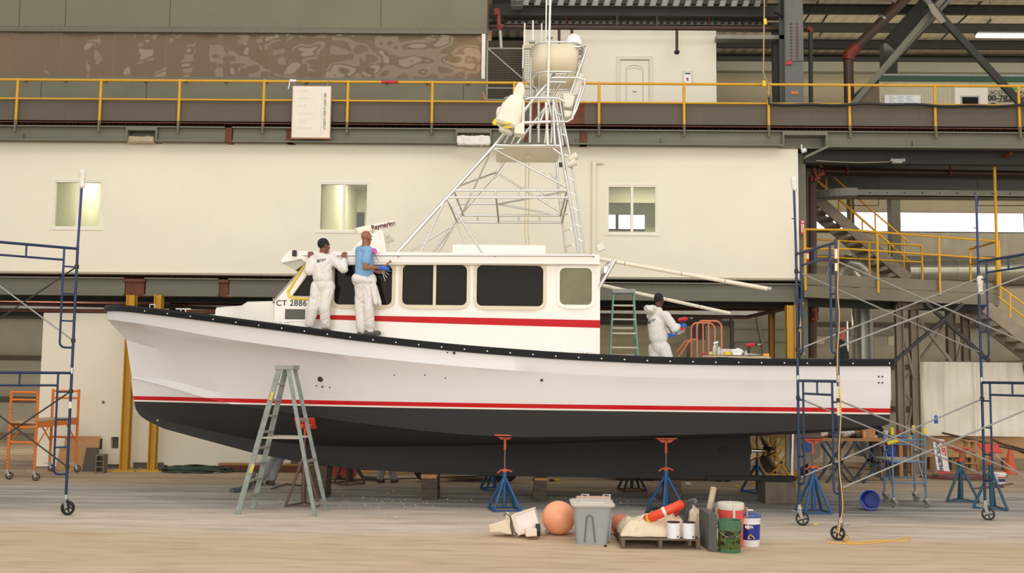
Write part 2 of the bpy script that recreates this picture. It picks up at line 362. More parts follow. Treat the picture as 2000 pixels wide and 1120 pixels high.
# office rooms behind those windows
m_int=M('pale_green_room_paint',(196,194,166),.8)
YI=27.2
zo0=P(1230,452,YI).z; zo1=P(1230,419,YI).z
ops=[(P(670,430,YI).x,P(712,430,YI).x,zo0,zo1),(P(1160,430,YI).x,P(1260,430,YI).x,zo0,zo1)]
struct('wall_office_back',wall_open(-14.5,xr,wz0,wz1,YI,YI+.1,ops),m_int)
for i,x in enumerate((-7.9+.0,-5.5,-1.2,xr-.12)):
    px=[P(150,400,24.5).x,P(668,400,25).x-.1,P(900,400,25).x,xr-.12][i]
    struct('wall_office_partition',MB().box(px,px+.1,YW+.15,YI,wz0,wz1),m_int)
struct('ceiling_office',MB().box(-14.5,xr,YW+.15,YI+.1,P(1230,372,YW).z+.75,P(1230,372,YW).z+.8),m_int)
struct('floor_office',MB().box(-14.5,xr,YW+.0,YI+.1,wz0-.06,wz0-.002),m_green)
mb=MB(); zz=P(1230,385,26).z; mb.box(-2.9,xr-.2,26.0,26.2,zz-.15,zz+.35); struct('trim_3',mb,M('soffit_olive',(150,146,120),.8))
# office ceiling strip lamps (they light the rooms)
for x in (-10.2,-3.6,3.4):
    l=bpy.data.lights.new('office_lamp_light','AREA'); l.shape='RECTANGLE'; l.size=2.4; l.size_y=.6; l.energy=120; l.color=(1,.98,.88)
    lo=bpy.data.objects.new('office_lamp_light',l); COL.objects.link(lo); lo.location=(x,25,P(1230,372,YW).z+.7)
# ---------------- lower beam, deck edge, corrugated deck
def corr(name,x0,x1,y,z0,z1,mat,pitch=.15):
    mb=MB(); x=x0
    while x<x1:
        pr=[(x,z1),(x+pitch*.3,z1),(x+pitch*.45,z0),(x+pitch*.85,z0),(x+pitch,z1)]
        for (a,b),(c,d) in zip(pr,pr[1:]): mb.add([(a,y,b),(c,y,d),(c,y+4,d),(a,y+4,b)],[(0,1,2,3)])
        x+=pitch
    return struct(name,mb,mat)
corr('trim_4',-14.5,xr,YW+.02,wz0-.11,wz0-.05,m_rust)
struct('trim_5',MB().box(-14.5,xr+.02,YW-.06,YW+.02,wz0-.045,wz0-.0),M('grey_edge_angle',(176,164,140),.7))
# lower girder segments (left / between brown stubs / right)
zA=P(1300,588,YW).z; zB=wz0-.12
def girder(px0,px1,label,za,zb,Y=YW+.0,mat=None):
    a=P(px0,560,Y).x; b=P(px1,560,Y).x; mb=MB(); mb.box(a,b,Y+.02,Y+.04,za,zb); mb.box(a,b,Y-.08,Y+.14,za,za+.03); mb.box(a,b,Y-.08,Y+.14,zb-.03,zb)
    return solo(mb,'steel_girder',mat or m_green,label,'steel girder')
girder(-120,243,'grey green steel girder under the white wall at far left of the brown bracket',zA,zB)
girder(284,427,'short grey green girder between the two rust brown stubs behind the bow',zA,zB)
girder(447,560,'grey green girder behind the wheelhouse windscreen',zA,zB)
girder(560,1560,'long grey green girder under the white wall behind the cabin and outriggers',zA,zB)
for px,w_,lab in ((263,.42,'wide'),(437,.2,'narrow')):
    a=P(px,565,YW); mb=MB(); mb.box(a.x-w_/2,a.x+w_/2,YW+.0,YW+.4,zA,zB-.02); mb.box(a.x-w_*.6,a.x+w_*.6,YW-.05,YW+.45,zB-.09,zB-.03); solo(mb,'beam_stub',m_rust,lab+' rust brown beam stub between girder ends under the white wall','beam stub')
# joists and pipes in the dark space underneath
for i,(Y,z) in enumerate(((24.2,4.0),(26,4.05),(28,4.05),(30.5,4.1),(33,4.1))):
    beam((-22,Y,z),(xr+.2,Y,z),.2,.32,'dark joist under the mezzanine, %s from the front'%('first','second','third','fourth','fifth')[i],'joist','floor_joist',m_rust if i%2 else m_dark)
struct('ceiling_mezzanine',MB().box(-22,xr,YW+.3,33.9,wz0-.3,wz0-.13),m_dark)
def pipe(pts,r,mat,label,name='pipe',cat='pipe',n=8,group=None): return solo(MB().tube(pts,r,n),name,mat,label,cat,group=group)
pipe([P(-60,592,24),P(600,606,24)],.045,m_brpipe,'dark brown pipe running along under the mezzanine at left')
pipe([P(1172,616,24),P(1458,620,24),P(1530,604,23.4),P(1560,604,23.4)],.045,m_brpipe,'dark brown sprinkler pipe behind the cockpit with a bend at right')
for x_ in (6.0,2.4): solo(MB().tube([(x_*.9,25.5,P(1300,603,25.5).z),(x_*.9,25.5,wz0-.31)],.012,6),'hanger_rod',m_rust,'rod holding the rusty pipe under the mezzanine, %s one'%('right' if x_>3 else 'left'),'hanger')
pipe([P(1172,603,25.5),P(1540,604,25.5)],.05,m_rust,'rust coloured pipe just under the joists behind the cockpit')
# yellow and brown columns
def column(px,py0,py1,w,Y,label,mat=None,base=False):
    a=P(px,py0,Y); b=P(px,py1,Y) if py1 else V((a.x,Y,0)); x=(a.x+b.x)/2
    t=thing('steel_column',label,'column',(x,Y,b.z)); mb=MB(); mb.box(x-w/2,x+w/2,Y-.015,Y+.015,b.z,a.z); mb.box(x-w/2,x-w/2+.02,Y-.11,Y+.11,b.z,a.z); mb.box(x+w/2-.02,x+w/2,Y-.11,Y+.11,b.z,a.z)
    mb.build('shaft',mat or m_ypost,t)
    if base:
        MB().box(x-.28,x+.28,Y-.2,Y+.2,0,.03).build('base_plate',mat or m_ypost,t)
        for s in (-1,1): MB().lathe((x+s*.22,Y-.12,.03),[(.022,0),(.022,.05)],6).build('anchor_bolt',m_galv,t)
    return t
YP=22.75
column(258,577,None,.17,YP,'yellow steel column just behind the bow, left of two',base=True)
column(311,577,None,.15,YP+.05,'yellow steel column behind the bow, right of two',base=True)
column(1543,597,None,.19,YW,'yellow column beside the left post of the right scaffold, in front of the wall end')
column(1507,612,None,.12,24.2,'brownish yellow column behind the deck table, left of the broad yellow one',M('ochre_column_paint',(168,120,44),.6,var=.1))
column(345,577,610,.3,26,'short brown column stub above the white partition',m_rust)
column(1562,600,None,.22,23.6,'dark grey column next to the yellow column at the wall end',m_dark)
for px,w_,Y in ((1480,.10,30),(1412,.3,35.4),(1262,.14,33)): pass
# lower white partition with two holes
YL=23.35
x0=P(78,760,YL).x; x1=P(960,760,YL).x; zt=P(150,612,YL).z
ho=[]
for (a,b,c,d) in ((186,199,857,879),(217,231,854,877)):
    p=P(a,c,YL);q=P(b,d,YL); ho.append((p.x,q.x,q.z,p.z))
mb=wall_open(x0,x1,.02,zt,YL,YL+.12,ho); struct('wall_partition',mb,m_wall)
struct('wall_partition_core',MB().box(x0+.02,x1-.02,YL+.1,YL+.13,.05,zt-.02),m_grey)
mb=MB(); mb.box(P(203,900,YL).x,P(235,900,YL).x,YL-.04,YL,0,.09); mb.box(P(262,900,YL).x,P(320,900,YL).x,YL-.05,YL,0,.14); struct('baseboard_partition',mb,M('bare_concrete_curb',(104,96,84),.9,var=.3,vs=6,bump=.3))
solo(MB().lathe((P(202,786,YL).x,YL-.0,P(202,786,YL).z),[(.03,0),(.03,.02),(.01,.03)],8,(PI/2,0,0)),'wall_plug',m_grey,'small grey round plug on the white partition left of the bow','wall plug')
# back wall doors / panels seen across the cockpit
def d_at(n,px0,px1,py0,py1,Y,mat,y1=None):
    a=P(px0,py0,Y); b=P(px1,py1,Y); return struct(n,MB().box(a.x,b.x,Y-.05,Y,b.z,a.z),mat)
m_gdoor=siding('sectional_door',(160,148,118),.55,.06)
a=P(1150,640,35.7); b=P(1340,640,35.7)
struct('door_1',MB().box(a.x,b.x,35.6,35.74,0,3.9),m_gdoor)
solo(MB().box(P(1352,690,34).x,P(1378,690,34).x,34,34.3,0,4.2),'steel_column',m_dark,'dark far column seen between the drill and the orange trolley','column')
solo(MB().box(P(1350,690,33.5).x,P(1425,690,33.5).x,33.5,33.8,0,P(1380,664,33.5).z),'electrical_cabinet',m_green,'low grey green cabinet behind the orange trolley','cabinet')
solo(MB().tube([(P(1429,690,33).x,33,0),(P(1429,690,33).x,33,P(1429,612,33).z)],.05,8),'conduit_post',m_dark,'slim dark post right of the orange trolley','post')
solo(MB().box(P(1434,690,34.5).x,P(1545,690,34.5).x,34.5,34.6,0,4.1),'wall_panel',M('grey_green_panel',(132,128,106),.7,var=.06),'grey green wall panel behind the tool table','panel')
solo(MB().bar(P(1478,618,34.2),P(1495,700,34.2),.12,.08),'wall_brace',m_green,'slanting grey green brace on the panel behind the tool table','brace')
for py in (642,667): solo(MB().box(P(1434,690,34.2).x,P(1540,690,34.2).x,34.3,34.45,P(1490,py,34.3).z-.03,P(1490,py,34.3).z+.03),'wall_rail',m_green,'%s horizontal rail on the panel behind the tool table'%('upper' if py==642 else 'lower'),'rail')
# ---------------- upper mezzanine deck
YD=22.6     # rail plane
zd=P(1000,250,YD).z   # top of beam/deck edge
zd0=P(1000,281,YD).z
XR=14.5
corr('trim_6',-14.5,XR,YD+.05,zd-.0,zd+.06,m_rust)
struct('trim_7',MB().box(-14.5,XR,YD+.0,YD+.06,zd+.055,zd+.075),m_rust)
struct('floor_mezzanine',MB().box(-14.5,XR,YD+.08,29,zd+.06,zd+.12),m_dark)
def gseg(px0,px1,label,za=zd0,zb=zd-.02,mat=None):
    a=P(px0,266,YD).x; b=P(px1,266,YD).x; mb=MB(); mb.box(a,b,YD+.08,YD+.11,za,zb); mb.box(a,b,YD-.02,YD+.2,zb-.03,zb); mb.box(a,b,YD-.02,YD+.2,za,za+.03)
    for k in range(1,int((b-a)/1.9)): mb.box(a+k*1.9,a+k*1.9+.02,YD,YD+.1,za+.03,za+.16)
    return solo(mb,'edge_girder',mat or m_green,label,'steel girder')
gseg(-120,246,'grey green edge girder above the white wall at far left')
gseg(307,438,'short edge girder between the slot and the brown stub above the white wall')
gseg(453,890,'edge girder above the white wall running behind the whiteboard')
gseg(960,1528,'edge girder above the white wall behind the tower, running right to the slot')
gseg(1616,2100,'edge girder on the right beyond the white wall, above the dark bay',za=P(1800,289,YD).z)
for px,w_ in ((445,.14),(565,.16),(1030,.14),(1140,.16)):
    a=P(px,266,YD); solo(MB().box(a.x-w_/2,a.x+w_/2,YD+.04,YD+.3,zd0,zd-.03),'beam_stub',m_rust,'rust brown upright plate in the upper edge girder %s'%({445:'left of the whiteboard',565:'half behind the whiteboard',1030:'behind the white bag on the tower',1140:'right of the tower'}[px]),'beam stub')
# slots
for px0,px1,lab in ((246,307,'left'),(890,960,'mid'),(1528,1616,'right')):
    a=P(px0,266,YD).x;b=P(px1,266,YD).x; mb=MB(); zz0=zd0 if px0<1500 else P(1570,300,YD).z
    mb.box(a,b,YD-.02,YD+.25,zd-.12,zd-.02); mb.box(a,a+.04,YD-.02,YD+.25,zd0,zd-.12); mb.box(b-.04,b,YD-.02,YD+.25,zd0,zd-.12); mb.box(a,b,YD+.26,YD+.3,zd0,zd-.12)
    solo(mb,'beam_pocket',m_green,'box shaped pocket in the upper edge girder, %s'%({'left':'above the left window','mid':'behind the wrapped bundle','right':'above the corner of the white wall'}[lab]),'beam pocket')
# railing panels (dark boards behind the rail)
zk0=zd+.075; zk1=P(1000,200,YD+.1).z-.0
pa=[-14.4]+[P(x,220,YD).x for x in (124,330,745,955)]
labs=['at far left edge','left of the second rail post','left part behind the whiteboard','right of the whiteboard']
for i,l in enumerate(labs):
    solo(MB().box(pa[i]+.001,pa[i+1]-.001,YD+.08,YD+.1,zk0,zk1),'kick_panel',m_grey,'dark grey guard board behind the yellow rail, '+l,'guard board')
pb=[P(x,220,YD).x for x in (955,1038,1143,1376,1587,1799,2080)]
for i,l in enumerate(('behind the white tower device','rusty brown board behind the tower','right of the tower, under the white door','under the poster and upper box corner','under the big bolted column','under the trailer at far right')):
    solo(MB().box(pb[i]+.001,pb[i+1]-.001,YD+.08,YD+.1,zk0,zk1),'kick_panel',m_rust if i==1 else m_grey,('guard board behind the yellow rail, ' if i!=1 else 'rusty brown guard board behind the tower')+(l if i!=1 else ''),'guard board')
# yellow guard rail
gr=thing('guard_rail','long yellow pipe guard rail along the upper mezzanine edge','guard rail',(0,YD,zd))
zr=P(1000,162,YD).z; zm=P(1000,199,YD).z
MB().tube([(-14.5,YD,zr),(XR,YD,zr)],.03,10).build('top_rail',m_yel,gr,smooth=50)
MB().tube([(-14.5,YD,zm),(XR,YD,zm)],.022,8).build('mid_rail',m_yel,gr,smooth=50)
for px in (-130,33,196,350,515,679,844,1004,1170,1336,1501,1659,1826,1990,2150):
    x=P(px,200,YD).x; p=MB().tube([(x,YD-.01,zd-.0),(x,YD,zr+.03)],.032,10).build('post',m_yel,gr,smooth=50)
    MB().tube([(x,YD-.03,zd-.18),(x,YD-.03,zd+.1)],.03,8).build('post_foot',M('bare_steel_foot',(112,100,80),.5,metal=.3),p)
a=P(745,160,YD).x; MB().tube([(a,YD,zr),(P(778,160,YD).x,YD,zr)],.036,10).build('red_tape',M('red_tape',(190,40,44),.5),gr)
# upper left grey wall with hazy window strip
YU=24.3
xe=P(950,150,YU).x
zs0=P(500,152,YU).z; zs1=P(500,65,YU).z
m_gwall=M('grey_green_wall_board',(122,117,97),.8,var=.07,vs=.9)
mb=MB(); mb.box(-15,xe,YU,YU+.2,zd,zs0); mb.box(-15,xe,YU,YU+.2,zs1,13.3); mb.box(xe-.1,xe,YU,YU+.2,zs0,zs1); struct('wall_upper',mb,m_gwall)
mb=MB(); mb.box(-15,xe,YU-.05,YU,zs1,zs1+.11)
for k in range(70): 
    x=-14.6+k*.21
    if x<xe: mb.lathe((x,YU-.05,zs1+.06),[(.012,0),(.012,.01)],6,(PI/2,0,0))
mb.box(-15,xe,YU-.04,YU,zs0-.07,zs0); mb.box(-15,xe+.0,YU-.02,YU,P(500,57,YU).z+.02,P(500,57,YU).z+.05)
for k in range(16):
    x=-14.2+k*.98
    if x<xe: mb.box(x-.04,x+.04,YU-.07,YU,zs0-.13,zs0-.08)
struct('trim_8',mb,m_green)
mb=MB()
for px in (132,128,250,335,500,745): pass
for px in (38+0,128,332,744): x=P(px,30,YU).x; mb.box(x-.006,x+.006,YU-.004,YU,zs1+.12,13.2)
for px in (80,286,595,905): x=P(px,180,YU).x; mb.box(x-.006,x+.006,YU-.004,YU,zd+.2,zs0-.14)
struct('trim_9',mb,m_dark)
w6=bpy.data.objects.new('window_5',None); COL.objects.link(w6); w6['kind']='structure'; w6.location=(-6,YU,zs0); OFF['window_5']=V((-6,YU,zs0))
def plastic():
    m=bpy.data.materials.new('hazy_plastic_sheet'); m.use_nodes=True; nt=m.node_tree; nt.nodes.clear(); L=nt.links
    o=nt.nodes.new('ShaderNodeOutputMaterial'); t=nt.nodes.new('ShaderNodeBsdfTransparent'); t.inputs[0].default_value=lin((205,186,160))+(1,)
    d=nt.nodes.new('ShaderNodeBsdfDiffuse'); d.inputs[0].default_value=lin((186,162,132))+(1,); g=nt.nodes.new('ShaderNodeBsdfGlossy'); g.inputs['Roughness'].default_value=.04; g.inputs[0].default_value=(1,.97,.9,1)
    tc=nt.nodes.new('ShaderNodeTexCoord'); n=nt.nodes.new('ShaderNodeTexNoise'); n.inputs['Scale'].default_value=1.5; n.inputs['Detail'].default_value=1; L.new(tc.outputs['Object'],n.inputs['Vector'])
    bp=nt.nodes.new('ShaderNodeBump'); bp.inputs['Strength'].default_value=1; bp.inputs['Distance'].default_value=.26; L.new(n.outputs['Fac'],bp.inputs['Height']); L.new(bp.outputs[0],g.inputs['Normal'])
    x=nt.nodes.new('ShaderNodeMixShader'); x.inputs[0].default_value=.30; L.new(t.outputs[0],x.inputs[1]); L.new(d.outputs[0],x.inputs[2])
    y=nt.nodes.new('ShaderNodeMixShader'); y.inputs[0].default_value=.035; L.new(x.outputs[0],y.inputs[1]); L.new(g.outputs[0],y.inputs[2]); L.new(y.outputs[0],o.inputs[0]); return m
MB().box(-15,xe-.1,YU+.05,YU+.06,zs0,zs1).build('plastic_pane',plastic(),w6)
mb=MB()
for px in (15,116,220,322,424,526,631,733,837): x=P(px,110,YU).x; mb.box(x-.03,x+.03,YU+.065,YU+.1,zs0,zs1)
mb.build('mullion',M('pale_mullion',(222,208,180),.6),w6)
MB().box(P(941,100,YU).x,P(948,100,YU).x,YU-.05,YU-.02,zs0,zs1).build('edge_strip',M('white_strip',(238,234,225),.6),w6)
# room behind plastic
struct('wall_loft_back',MB().box(-15,xe,YU+3,YU+3.1,zd+.12,13),M('loft_brown',(140,118,94),.9,var=.1,vs=.6))
# upper white box office
YO=25.4
ox0=P(1022,120,YO).x; ox1=P(1399,120,YO).x; oz1=P(1200,59,YO).z
dx0=P(1207,160,YO).x; dx1=P(1272,160,YO).x; dz1=P(1240,113,YO).z
struct('wall_loft_office',wall_open(ox0,ox1,zd+.12,oz1,YO,YO+.12,[(dx0+.05,dx1-.05,zd+.13,dz1-.05)]),m_wall)
struct('wall_loft_side',MB().box(ox1-.12,ox1,YO+.12,YO+4,zd+.12,oz1),m_wall)
struct('ceiling_loft_office',MB().box(ox0,ox1,YO+.12,YO+4,oz1-.1,oz1),m_wall)
dd=bpy.data.objects.new('door_2',None); COL.objects.link(dd); dd['kind']='structure'; dd.location=((dx0+dx1)/2,YO,zd+.12); OFF['door_2']=V(dd.location)
mb=MB(); mb.box(dx0-.04,dx0+.05,YO-.03,YO-.001,zd+.13,dz1-.05); mb.box(dx1-.05,dx1+.04,YO-.03,YO-.001,zd+.13,dz1-.05); mb.box(dx0-.04,dx1+.04,YO-.03,YO-.001,dz1-.05,dz1+.04); mb.build('door_frame',M('white_trim_paint',(226,216,196),.6),dd)
lf=MB().box(dx0+.055,dx1-.055,YO+.02,YO+.06,zd+.13,dz1-.06).build('door_leaf',m_wall,dd)
cxd=(dx0+dx1)/2; pw=.21
mb=MB(); zt_=dz1-.28
out=[V((cxd-pw,YO+.015,zt_-1.0)),V((cxd-pw,YO+.015,zt_))]+[V((cxd+pw*math.cos(t),YO+.015,zt_+.09*math.sin(t))) for t in [PI-PI*k/8 for k in range(9)]]+[V((cxd+pw,YO+.015,zt_)),V((cxd+pw,YO+.015,zt_-1.0))]
mb.tube(out,.011,6,closed=True); mb.build('door_panel',M('panel_moulding',(206,196,174),.6),lf)
mb=MB(); out=[V((cxd+(pw-.04)*math.cos(t),YO+.015,zt_+.05*math.sin(t)-.03)) for t in [PI-PI*k/8 for k in range(9)]]; mb.tube(out,.008,6); mb.build('door_panel',M('panel_moulding',(0,0,0)),lf)
MB().box(cxd-.04,cxd+.04,YO+.01,YO+.02,P(0,170,YO).z-.02,P(0,170,YO).z+.0).build('blue_label',M('blue_label',(40,90,160),.5),lf)
for z in (dz1-.35,dz1-1.0): MB().box(dx1-.06,dx1-.045,YO-.005,YO+.02,z,z+.1).build('hinge',m_galv,lf)
# far side loft walls to the right
struct('wall_loft_far',MB().box(6.2,24,34.6,34.7,zd+.12,P(1600,100,34.6).z),siding('cream_siding',(166,152,122),1.1,.1))
# ================================================================ BOAT
YC=18.5
def bpt(px,py,b): # point on the near side at half breadth b
    return P(px,py,YC-b)
XB=P(209,605,YC).x; XT=P(1740,760,YC-1.78).x; LB=XT-XB
def fy(tab): return lambda s: sinterp(tab,s)
b_s=fy([(0,.03),(.12,.22),(.4,.48),(1,.82),(2,1.24),(3,1.53),(4.5,1.80),(6,1.92),(8,1.95),(10,1.93),(LB,1.78)])
b_n=fy([(0,.02),(.12,.19),(.4,.44),(1,.78),(2,1.20),(3,1.50),(4.5,1.785),(6,1.915),(8,1.95),(10,1.93),(LB,1.78)])
b_m=fy([(0,.0),(.3,.10),(.8,.30),(1.5,.62),(2.5,1.02),(3.5,1.33),(5,1.66),(7,1.86),(9,1.89),(LB,1.76)])
b_w=fy([(0,.0),(.3,.06),(.8,.22),(1.5,.50),(2.5,.90),(3.5,1.22),(5,1.56),(7,1.80),(9,1.85),(LB,1.74)])
b_c=fy([(0,.0),(.15,.09),(.5,.2),(1.0,.36),(1.7,.62),(2.5,.88),(3.5,1.14),(5,1.46),(7,1.68),(9,1.74),(LB,1.66)])
b_u=fy([(0,.0),(.15,.02),(.5,.07),(1.0,.16),(1.7,.32),(2.5,.5),(3.5,.68),(5,.85),(7,.95),(9,.98),(LB,.95)])
b_f=fy([(0,.0),(.5,.03),(1.5,.06),(3,.09),(LB,.10)])
b_k=fy([(0,.0),(.5,.03),(1.5,.06),(3,.08),(LB,.08)])
def line(tab,bf,smooth=True):
    """side-view outline (photo measurements) turned into world x,z at that line's own distance"""
    out=[]
    for px,py in tab:
        b=bf(0.0); 
        for _ in range(6):
            p=bpt(px,py,b); b=bf(max(0,p.x-XB-STEM))
        out.append((p.x,p.z))
    out.sort(); return out
STEM=0.0
T_s=line([(209,603),(240,603),(300,609),(400,621),(500,634),(600,647),(700,660),(800,671),(900,681),(1000,689),(1100,696),(1200,701),(1300,705),(1400,707),(1500,708),(1600,709),(1745,709)],b_s)
T_n=line([(209,624),(247,629),(300,637),(400,655),(459,665),(600,685),(700,697),(850,712),(1000,724),(1200,735),(1400,741),(1600,743),(1742,744)],b_n)
STEM=.28
T_m=line([(246,664),(300,680),(400,700),(600,722),(800,737),(1000,748),(1300,758),(1741,762)],b_m)
STEM=.45
T_w=line([(257,738),(300,738),(360,750),(420,765),(600,770),(800,780),(1000,784),(1300,790),(1740,788)],b_w)
T_c=line([(257,738),(272,741),(330,756),(405,778),(460,791),(600,812),(700,826),(800,838),(900,848),(1000,853),(1100,854),(1290,851),(1500,845),(1600,840),(1740,829)],b_c)
T_k=line([(256,740),(258,760),(261,781),(265,800),(273,812),(285,821),(320,838),(400,860),(500,887),(600,906),(700,917),(800,923),(900,928),(1000,931),(1200,934),(1400,936),(1466,937)],b_k,False)
T_f=line([(256,739),(258,757),(261,775),(266,790),(285,808),(320,822),(400,840),(500,860),(600,870),(700,873),(870,872),(1100,866),(1480,852),(1740,838)],b_f,False)
T_u=line([(256.5,739),(259,752),(264,768),(275,784),(320,805),(400,822),(500,840),(600,852),(700,860),(870,864),(1100,862),(1480,850),(1740,835)],b_u,False)
US=[ (k/70)**1.9 for k in range(71)]
def longi(tab,bf,stem,mode=sinterp,xe=None,inner=0):
    x0=tab[0][0]; x1=xe or XT; pts=[]
    for u in US:
        x=x0+u*(x1-x0); pts.append(V((x,YC-bf(max(0,x-XB-stem)),mode(tab,x))))
    pts[0].y=YC-bf(0); return pts
Ls=longi(T_s,b_s,0); Ln=longi(T_n,b_n,0); Lm=longi(T_m,b_m,.28); Lw=longi(T_w,b_w,.45)
Lc=longi(T_c,b_c,.45,interp); Lu=longi(T_u,b_u,.45,interp); Lf=longi(T_f,b_f,.45,interp)
XK=P(1466,937,YC-.08).x
Lk=longi(T_k,b_k,.45,interp,xe=XK)
zk_end=Lk[-1].z
boat=thing('boat','white and red lobster yacht with black bottom and aluminium tower, propped on stands','boat',(0,YC,0))
def hullmat():
    m=bpy.data.materials.new('hull_paint'); m.use_nodes=True; nt=m.node_tree; b=nt.nodes['Principled BSDF']; L=nt.links
    tc=nt.nodes.new('ShaderNodeTexCoord'); sp=nt.nodes.new('ShaderNodeSeparateXYZ'); L.new(tc.outputs['Object'],sp.inputs[0])
    zb=P(262,774,YC).z; ze=P(1740,798.5,YC-1.75).z; k=(ze-zb)/(XT-P(262,774,YC).x)
    mx=nt.nodes.new('ShaderNodeMath'); mx.operation='MULTIPLY_ADD'; mx.inputs[1].default_value=-k; L.new(sp.outputs[0],mx.inputs[0]); L.new(sp.outputs[2],mx.inputs[2])
    ad=nt.nodes.new('ShaderNodeMath'); ad.operation='SUBTRACT'; ad.inputs[1].default_value=zb-k*P(262,774,YC).x-.5; L.new(mx.outputs[0],ad.inputs[0])   # .5 = top of the red stripe
    r=nt.nodes.new('ShaderNodeValToRGB'); r.color_ramp.interpolation='CONSTANT'; e=r.color_ramp.elements
    e[0].position=0; e[0].color=lin((46,44,42))+(1,); e[1].position=.5-.098; e[1].color=lin((238,232,222))+(1,)
    for pos,c in ((.5-.074,(198,16,26)),(.5,(229,225,223))):
        x=e.new(pos); x.color=lin(c)+(1,)
    L.new(ad.outputs[0],r.inputs[0]); L.new(r.outputs[0],b.inputs['Base Color'])
    r2=nt.nodes.new('ShaderNodeValToRGB'); r2.color_ramp.interpolation='CONSTANT'; r2.color_ramp.elements[0].color=(.75,)*3+(1,); r2.color_ramp.elements[1].position=.402; r2.color_ramp.elements[1].color=(.16,)*3+(1,)
    L.new(ad.outputs[0],r2.inputs[0]); L.new(r2.outputs[0],b.inputs['Roughness']); b.inputs['Specular IOR Level'].default_value=.45; return m
m_hull=hullmat()
def mirror(p): return V((p.x,2*YC-p.y,p.z))
mb=MB()
def q(a,b,t,bulge=0):
    return [lerp(x,y,t)+V((0,bulge,0)) for x,y in zip(a,b)]
rows=[Ls,Ln,q(Ln,Lm,.02,.0),q(Ln,Lm,.5,.0),Lm,q(Lm,Lw,.5),Lw,q(Lw,Lc,.85),Lc,Lu,Lf]
# flare: pull the middle rows inward near the bow
for row,amt in ((rows[2],.03),(rows[3],.05)):
    for i,p in enumerate(row):
        s=max(0,p.x-XB); f=max(0,1-s/8.0); row[i]=V((p.x,min(YC-.001,p.y+amt*f*min(1,s/.5)),p.z))
for sgn in (1,-1):
    for a,b in zip(rows,rows[1:]):
        A=a if sgn==1 else [mirror(p) for p in a]; B=b if sgn==1 else [mirror(p) for p in b]
        mb.add(A+B,[(i,i+1,len(A)+i+1,len(A)+i) for i in range(len(A)-1)])
# skeg plate from the hull bottom down to the keel
xk=lambda p:p.x<=XK+.001
Lf2=[]
for i,u in enumerate(US):
    x=Lk[i].x; Lf2.append(V((x,YC-b_f(max(0,x-XB-.45)),interp(T_f,x)+.01)))
for sgn in (1,-1):
    A=Lf2 if sgn==1 else [mirror(p) for p in Lf2]; B=Lk if sgn==1 else [mirror(p) for p in Lk]
    mb.add(A+B,[(i,i+1,len(A)+i+1,len(A)+i) for i in range(len(A)-1)])
K2=[mirror(p) for p in Lk]; mb.add(Lk+K2,[(i,i+1,len(Lk)+i+1,len(Lk)+i) for i in range(len(Lk)-1)])
mb.add([Lf2[-1],Lk[-1],mirror(Lk[-1]),mirror(Lf2[-1])],[(0,1,2,3)])
# transom
tr=[r[-1] for r in rows]; mb.add(tr+[mirror(p) for p in reversed(tr)],[tuple(range(2*len(tr)))])
import bmesh
def weld(o,d=.0005):
    bm=bmesh.new(); bm.from_mesh(o.data); bmesh.ops.remove_doubles(bm,verts=bm.verts,dist=d); bmesh.ops.recalc_face_normals(bm,faces=bm.faces)
    bm.to_mesh(o.data); bm.free(); o.data.polygons.foreach_set('use_smooth',[True]*len(o.data.polygons)); o.data.set_sharp_from_angle(angle=math.radians(28))
hull=mb.build('hull',m_hull,boat,off=V((0,0,0))); OFF[hull.name]=V((0,YC,0))
# keep the paint plane in world height: mesh data is offset to the boat's origin
for v in hull.data.vertices: v.co.y-=YC
weld(hull)
def onside(px,py,rowsel=None,out=0.0):
    """point on the near topside at photo position"""
    b=1.8
    for _ in range(14):
        p=bpt(px,py,b); s=p.x-XB
        zs=[(sinterp(T_s,p.x),b_s(s)),(sinterp(T_n,p.x),b_n(s)),(sinterp(T_m,p.x),b_m(max(0,s-.28))),(sinterp(T_w,p.x),b_w(max(0,s-.45))),(interp(T_c,p.x),b_c(max(0,s-.45)))]
        zs.sort(); b=interp(zs,p.z)
    p.y-=out; return p
# rub rail
mb=MB(); 
def railring(p,q_):
    return [p+V((0,-.055,-.055)),p+V((0,-.06,.03)),p+V((0,-.03,.062)),p+V((0,.07,.062)),p+V((0,.07,-.055))]
rp=[]
for i,p in enumerate(Ls): rp.append(p)
tip=[V((XB-.03,YC,Ls[0].z))]
for sgn in (1,-1):
    rings=[]
    for i,p in enumerate(rp):
        f=min(1,(p.x-XB)/.25); n=V((-(1-f)*.9,-max(f,.25),0)).normalized()
        r=[p+n*.05+V((0,0,-.055)),p+n*.055+V((0,0,.03)),p+n*.02+V((0,0,.062)),p-n*.10+V((0,0,.062)),p-n*.10+V((0,0,-.055))]
        if sgn<0: r=[mirror(x) for x in r]
        rings.append(r)
    mb.loft(rings)
rail=mb.build('rub_rail',m_black,boat,smooth=35)
# transom rub rail
MB().box(XT-.02,XT+.06,YC-1.8,YC+1.8,Ls[-1].z-.055,Ls[-1].z+.062).build('rub_rail',m_black,boat)
MB().box(XT-.0,XT+.012,YC-1.76,YC+1.76,P(0+1742,782,YC-1.75).z,Ls[-1].z-.06).build('transom_strip',m_galv,boat)
sc=None
for k in range(34):
    px=240+k*44.5 if k<33 else 1735
    s=P(px,650,16.8).x; b=b_s(max(0,s-XB)); 
    for _ in range(4): s=P(px,interp([(209,603),(400,621),(600,647),(900,681),(1200,701),(1745,709)],px),YC-b).x; b=b_s(max(0,s-XB))
    z=sinterp(T_s,s)
    if s-XB<.6: continue
    MB().lathe((s,YC-b-.055,z-.01),[(.001,-.006),(.012,-.004),(.013,.01)],7,(-PI/2,0,0)).build('rail_screw',m_alu,rail)
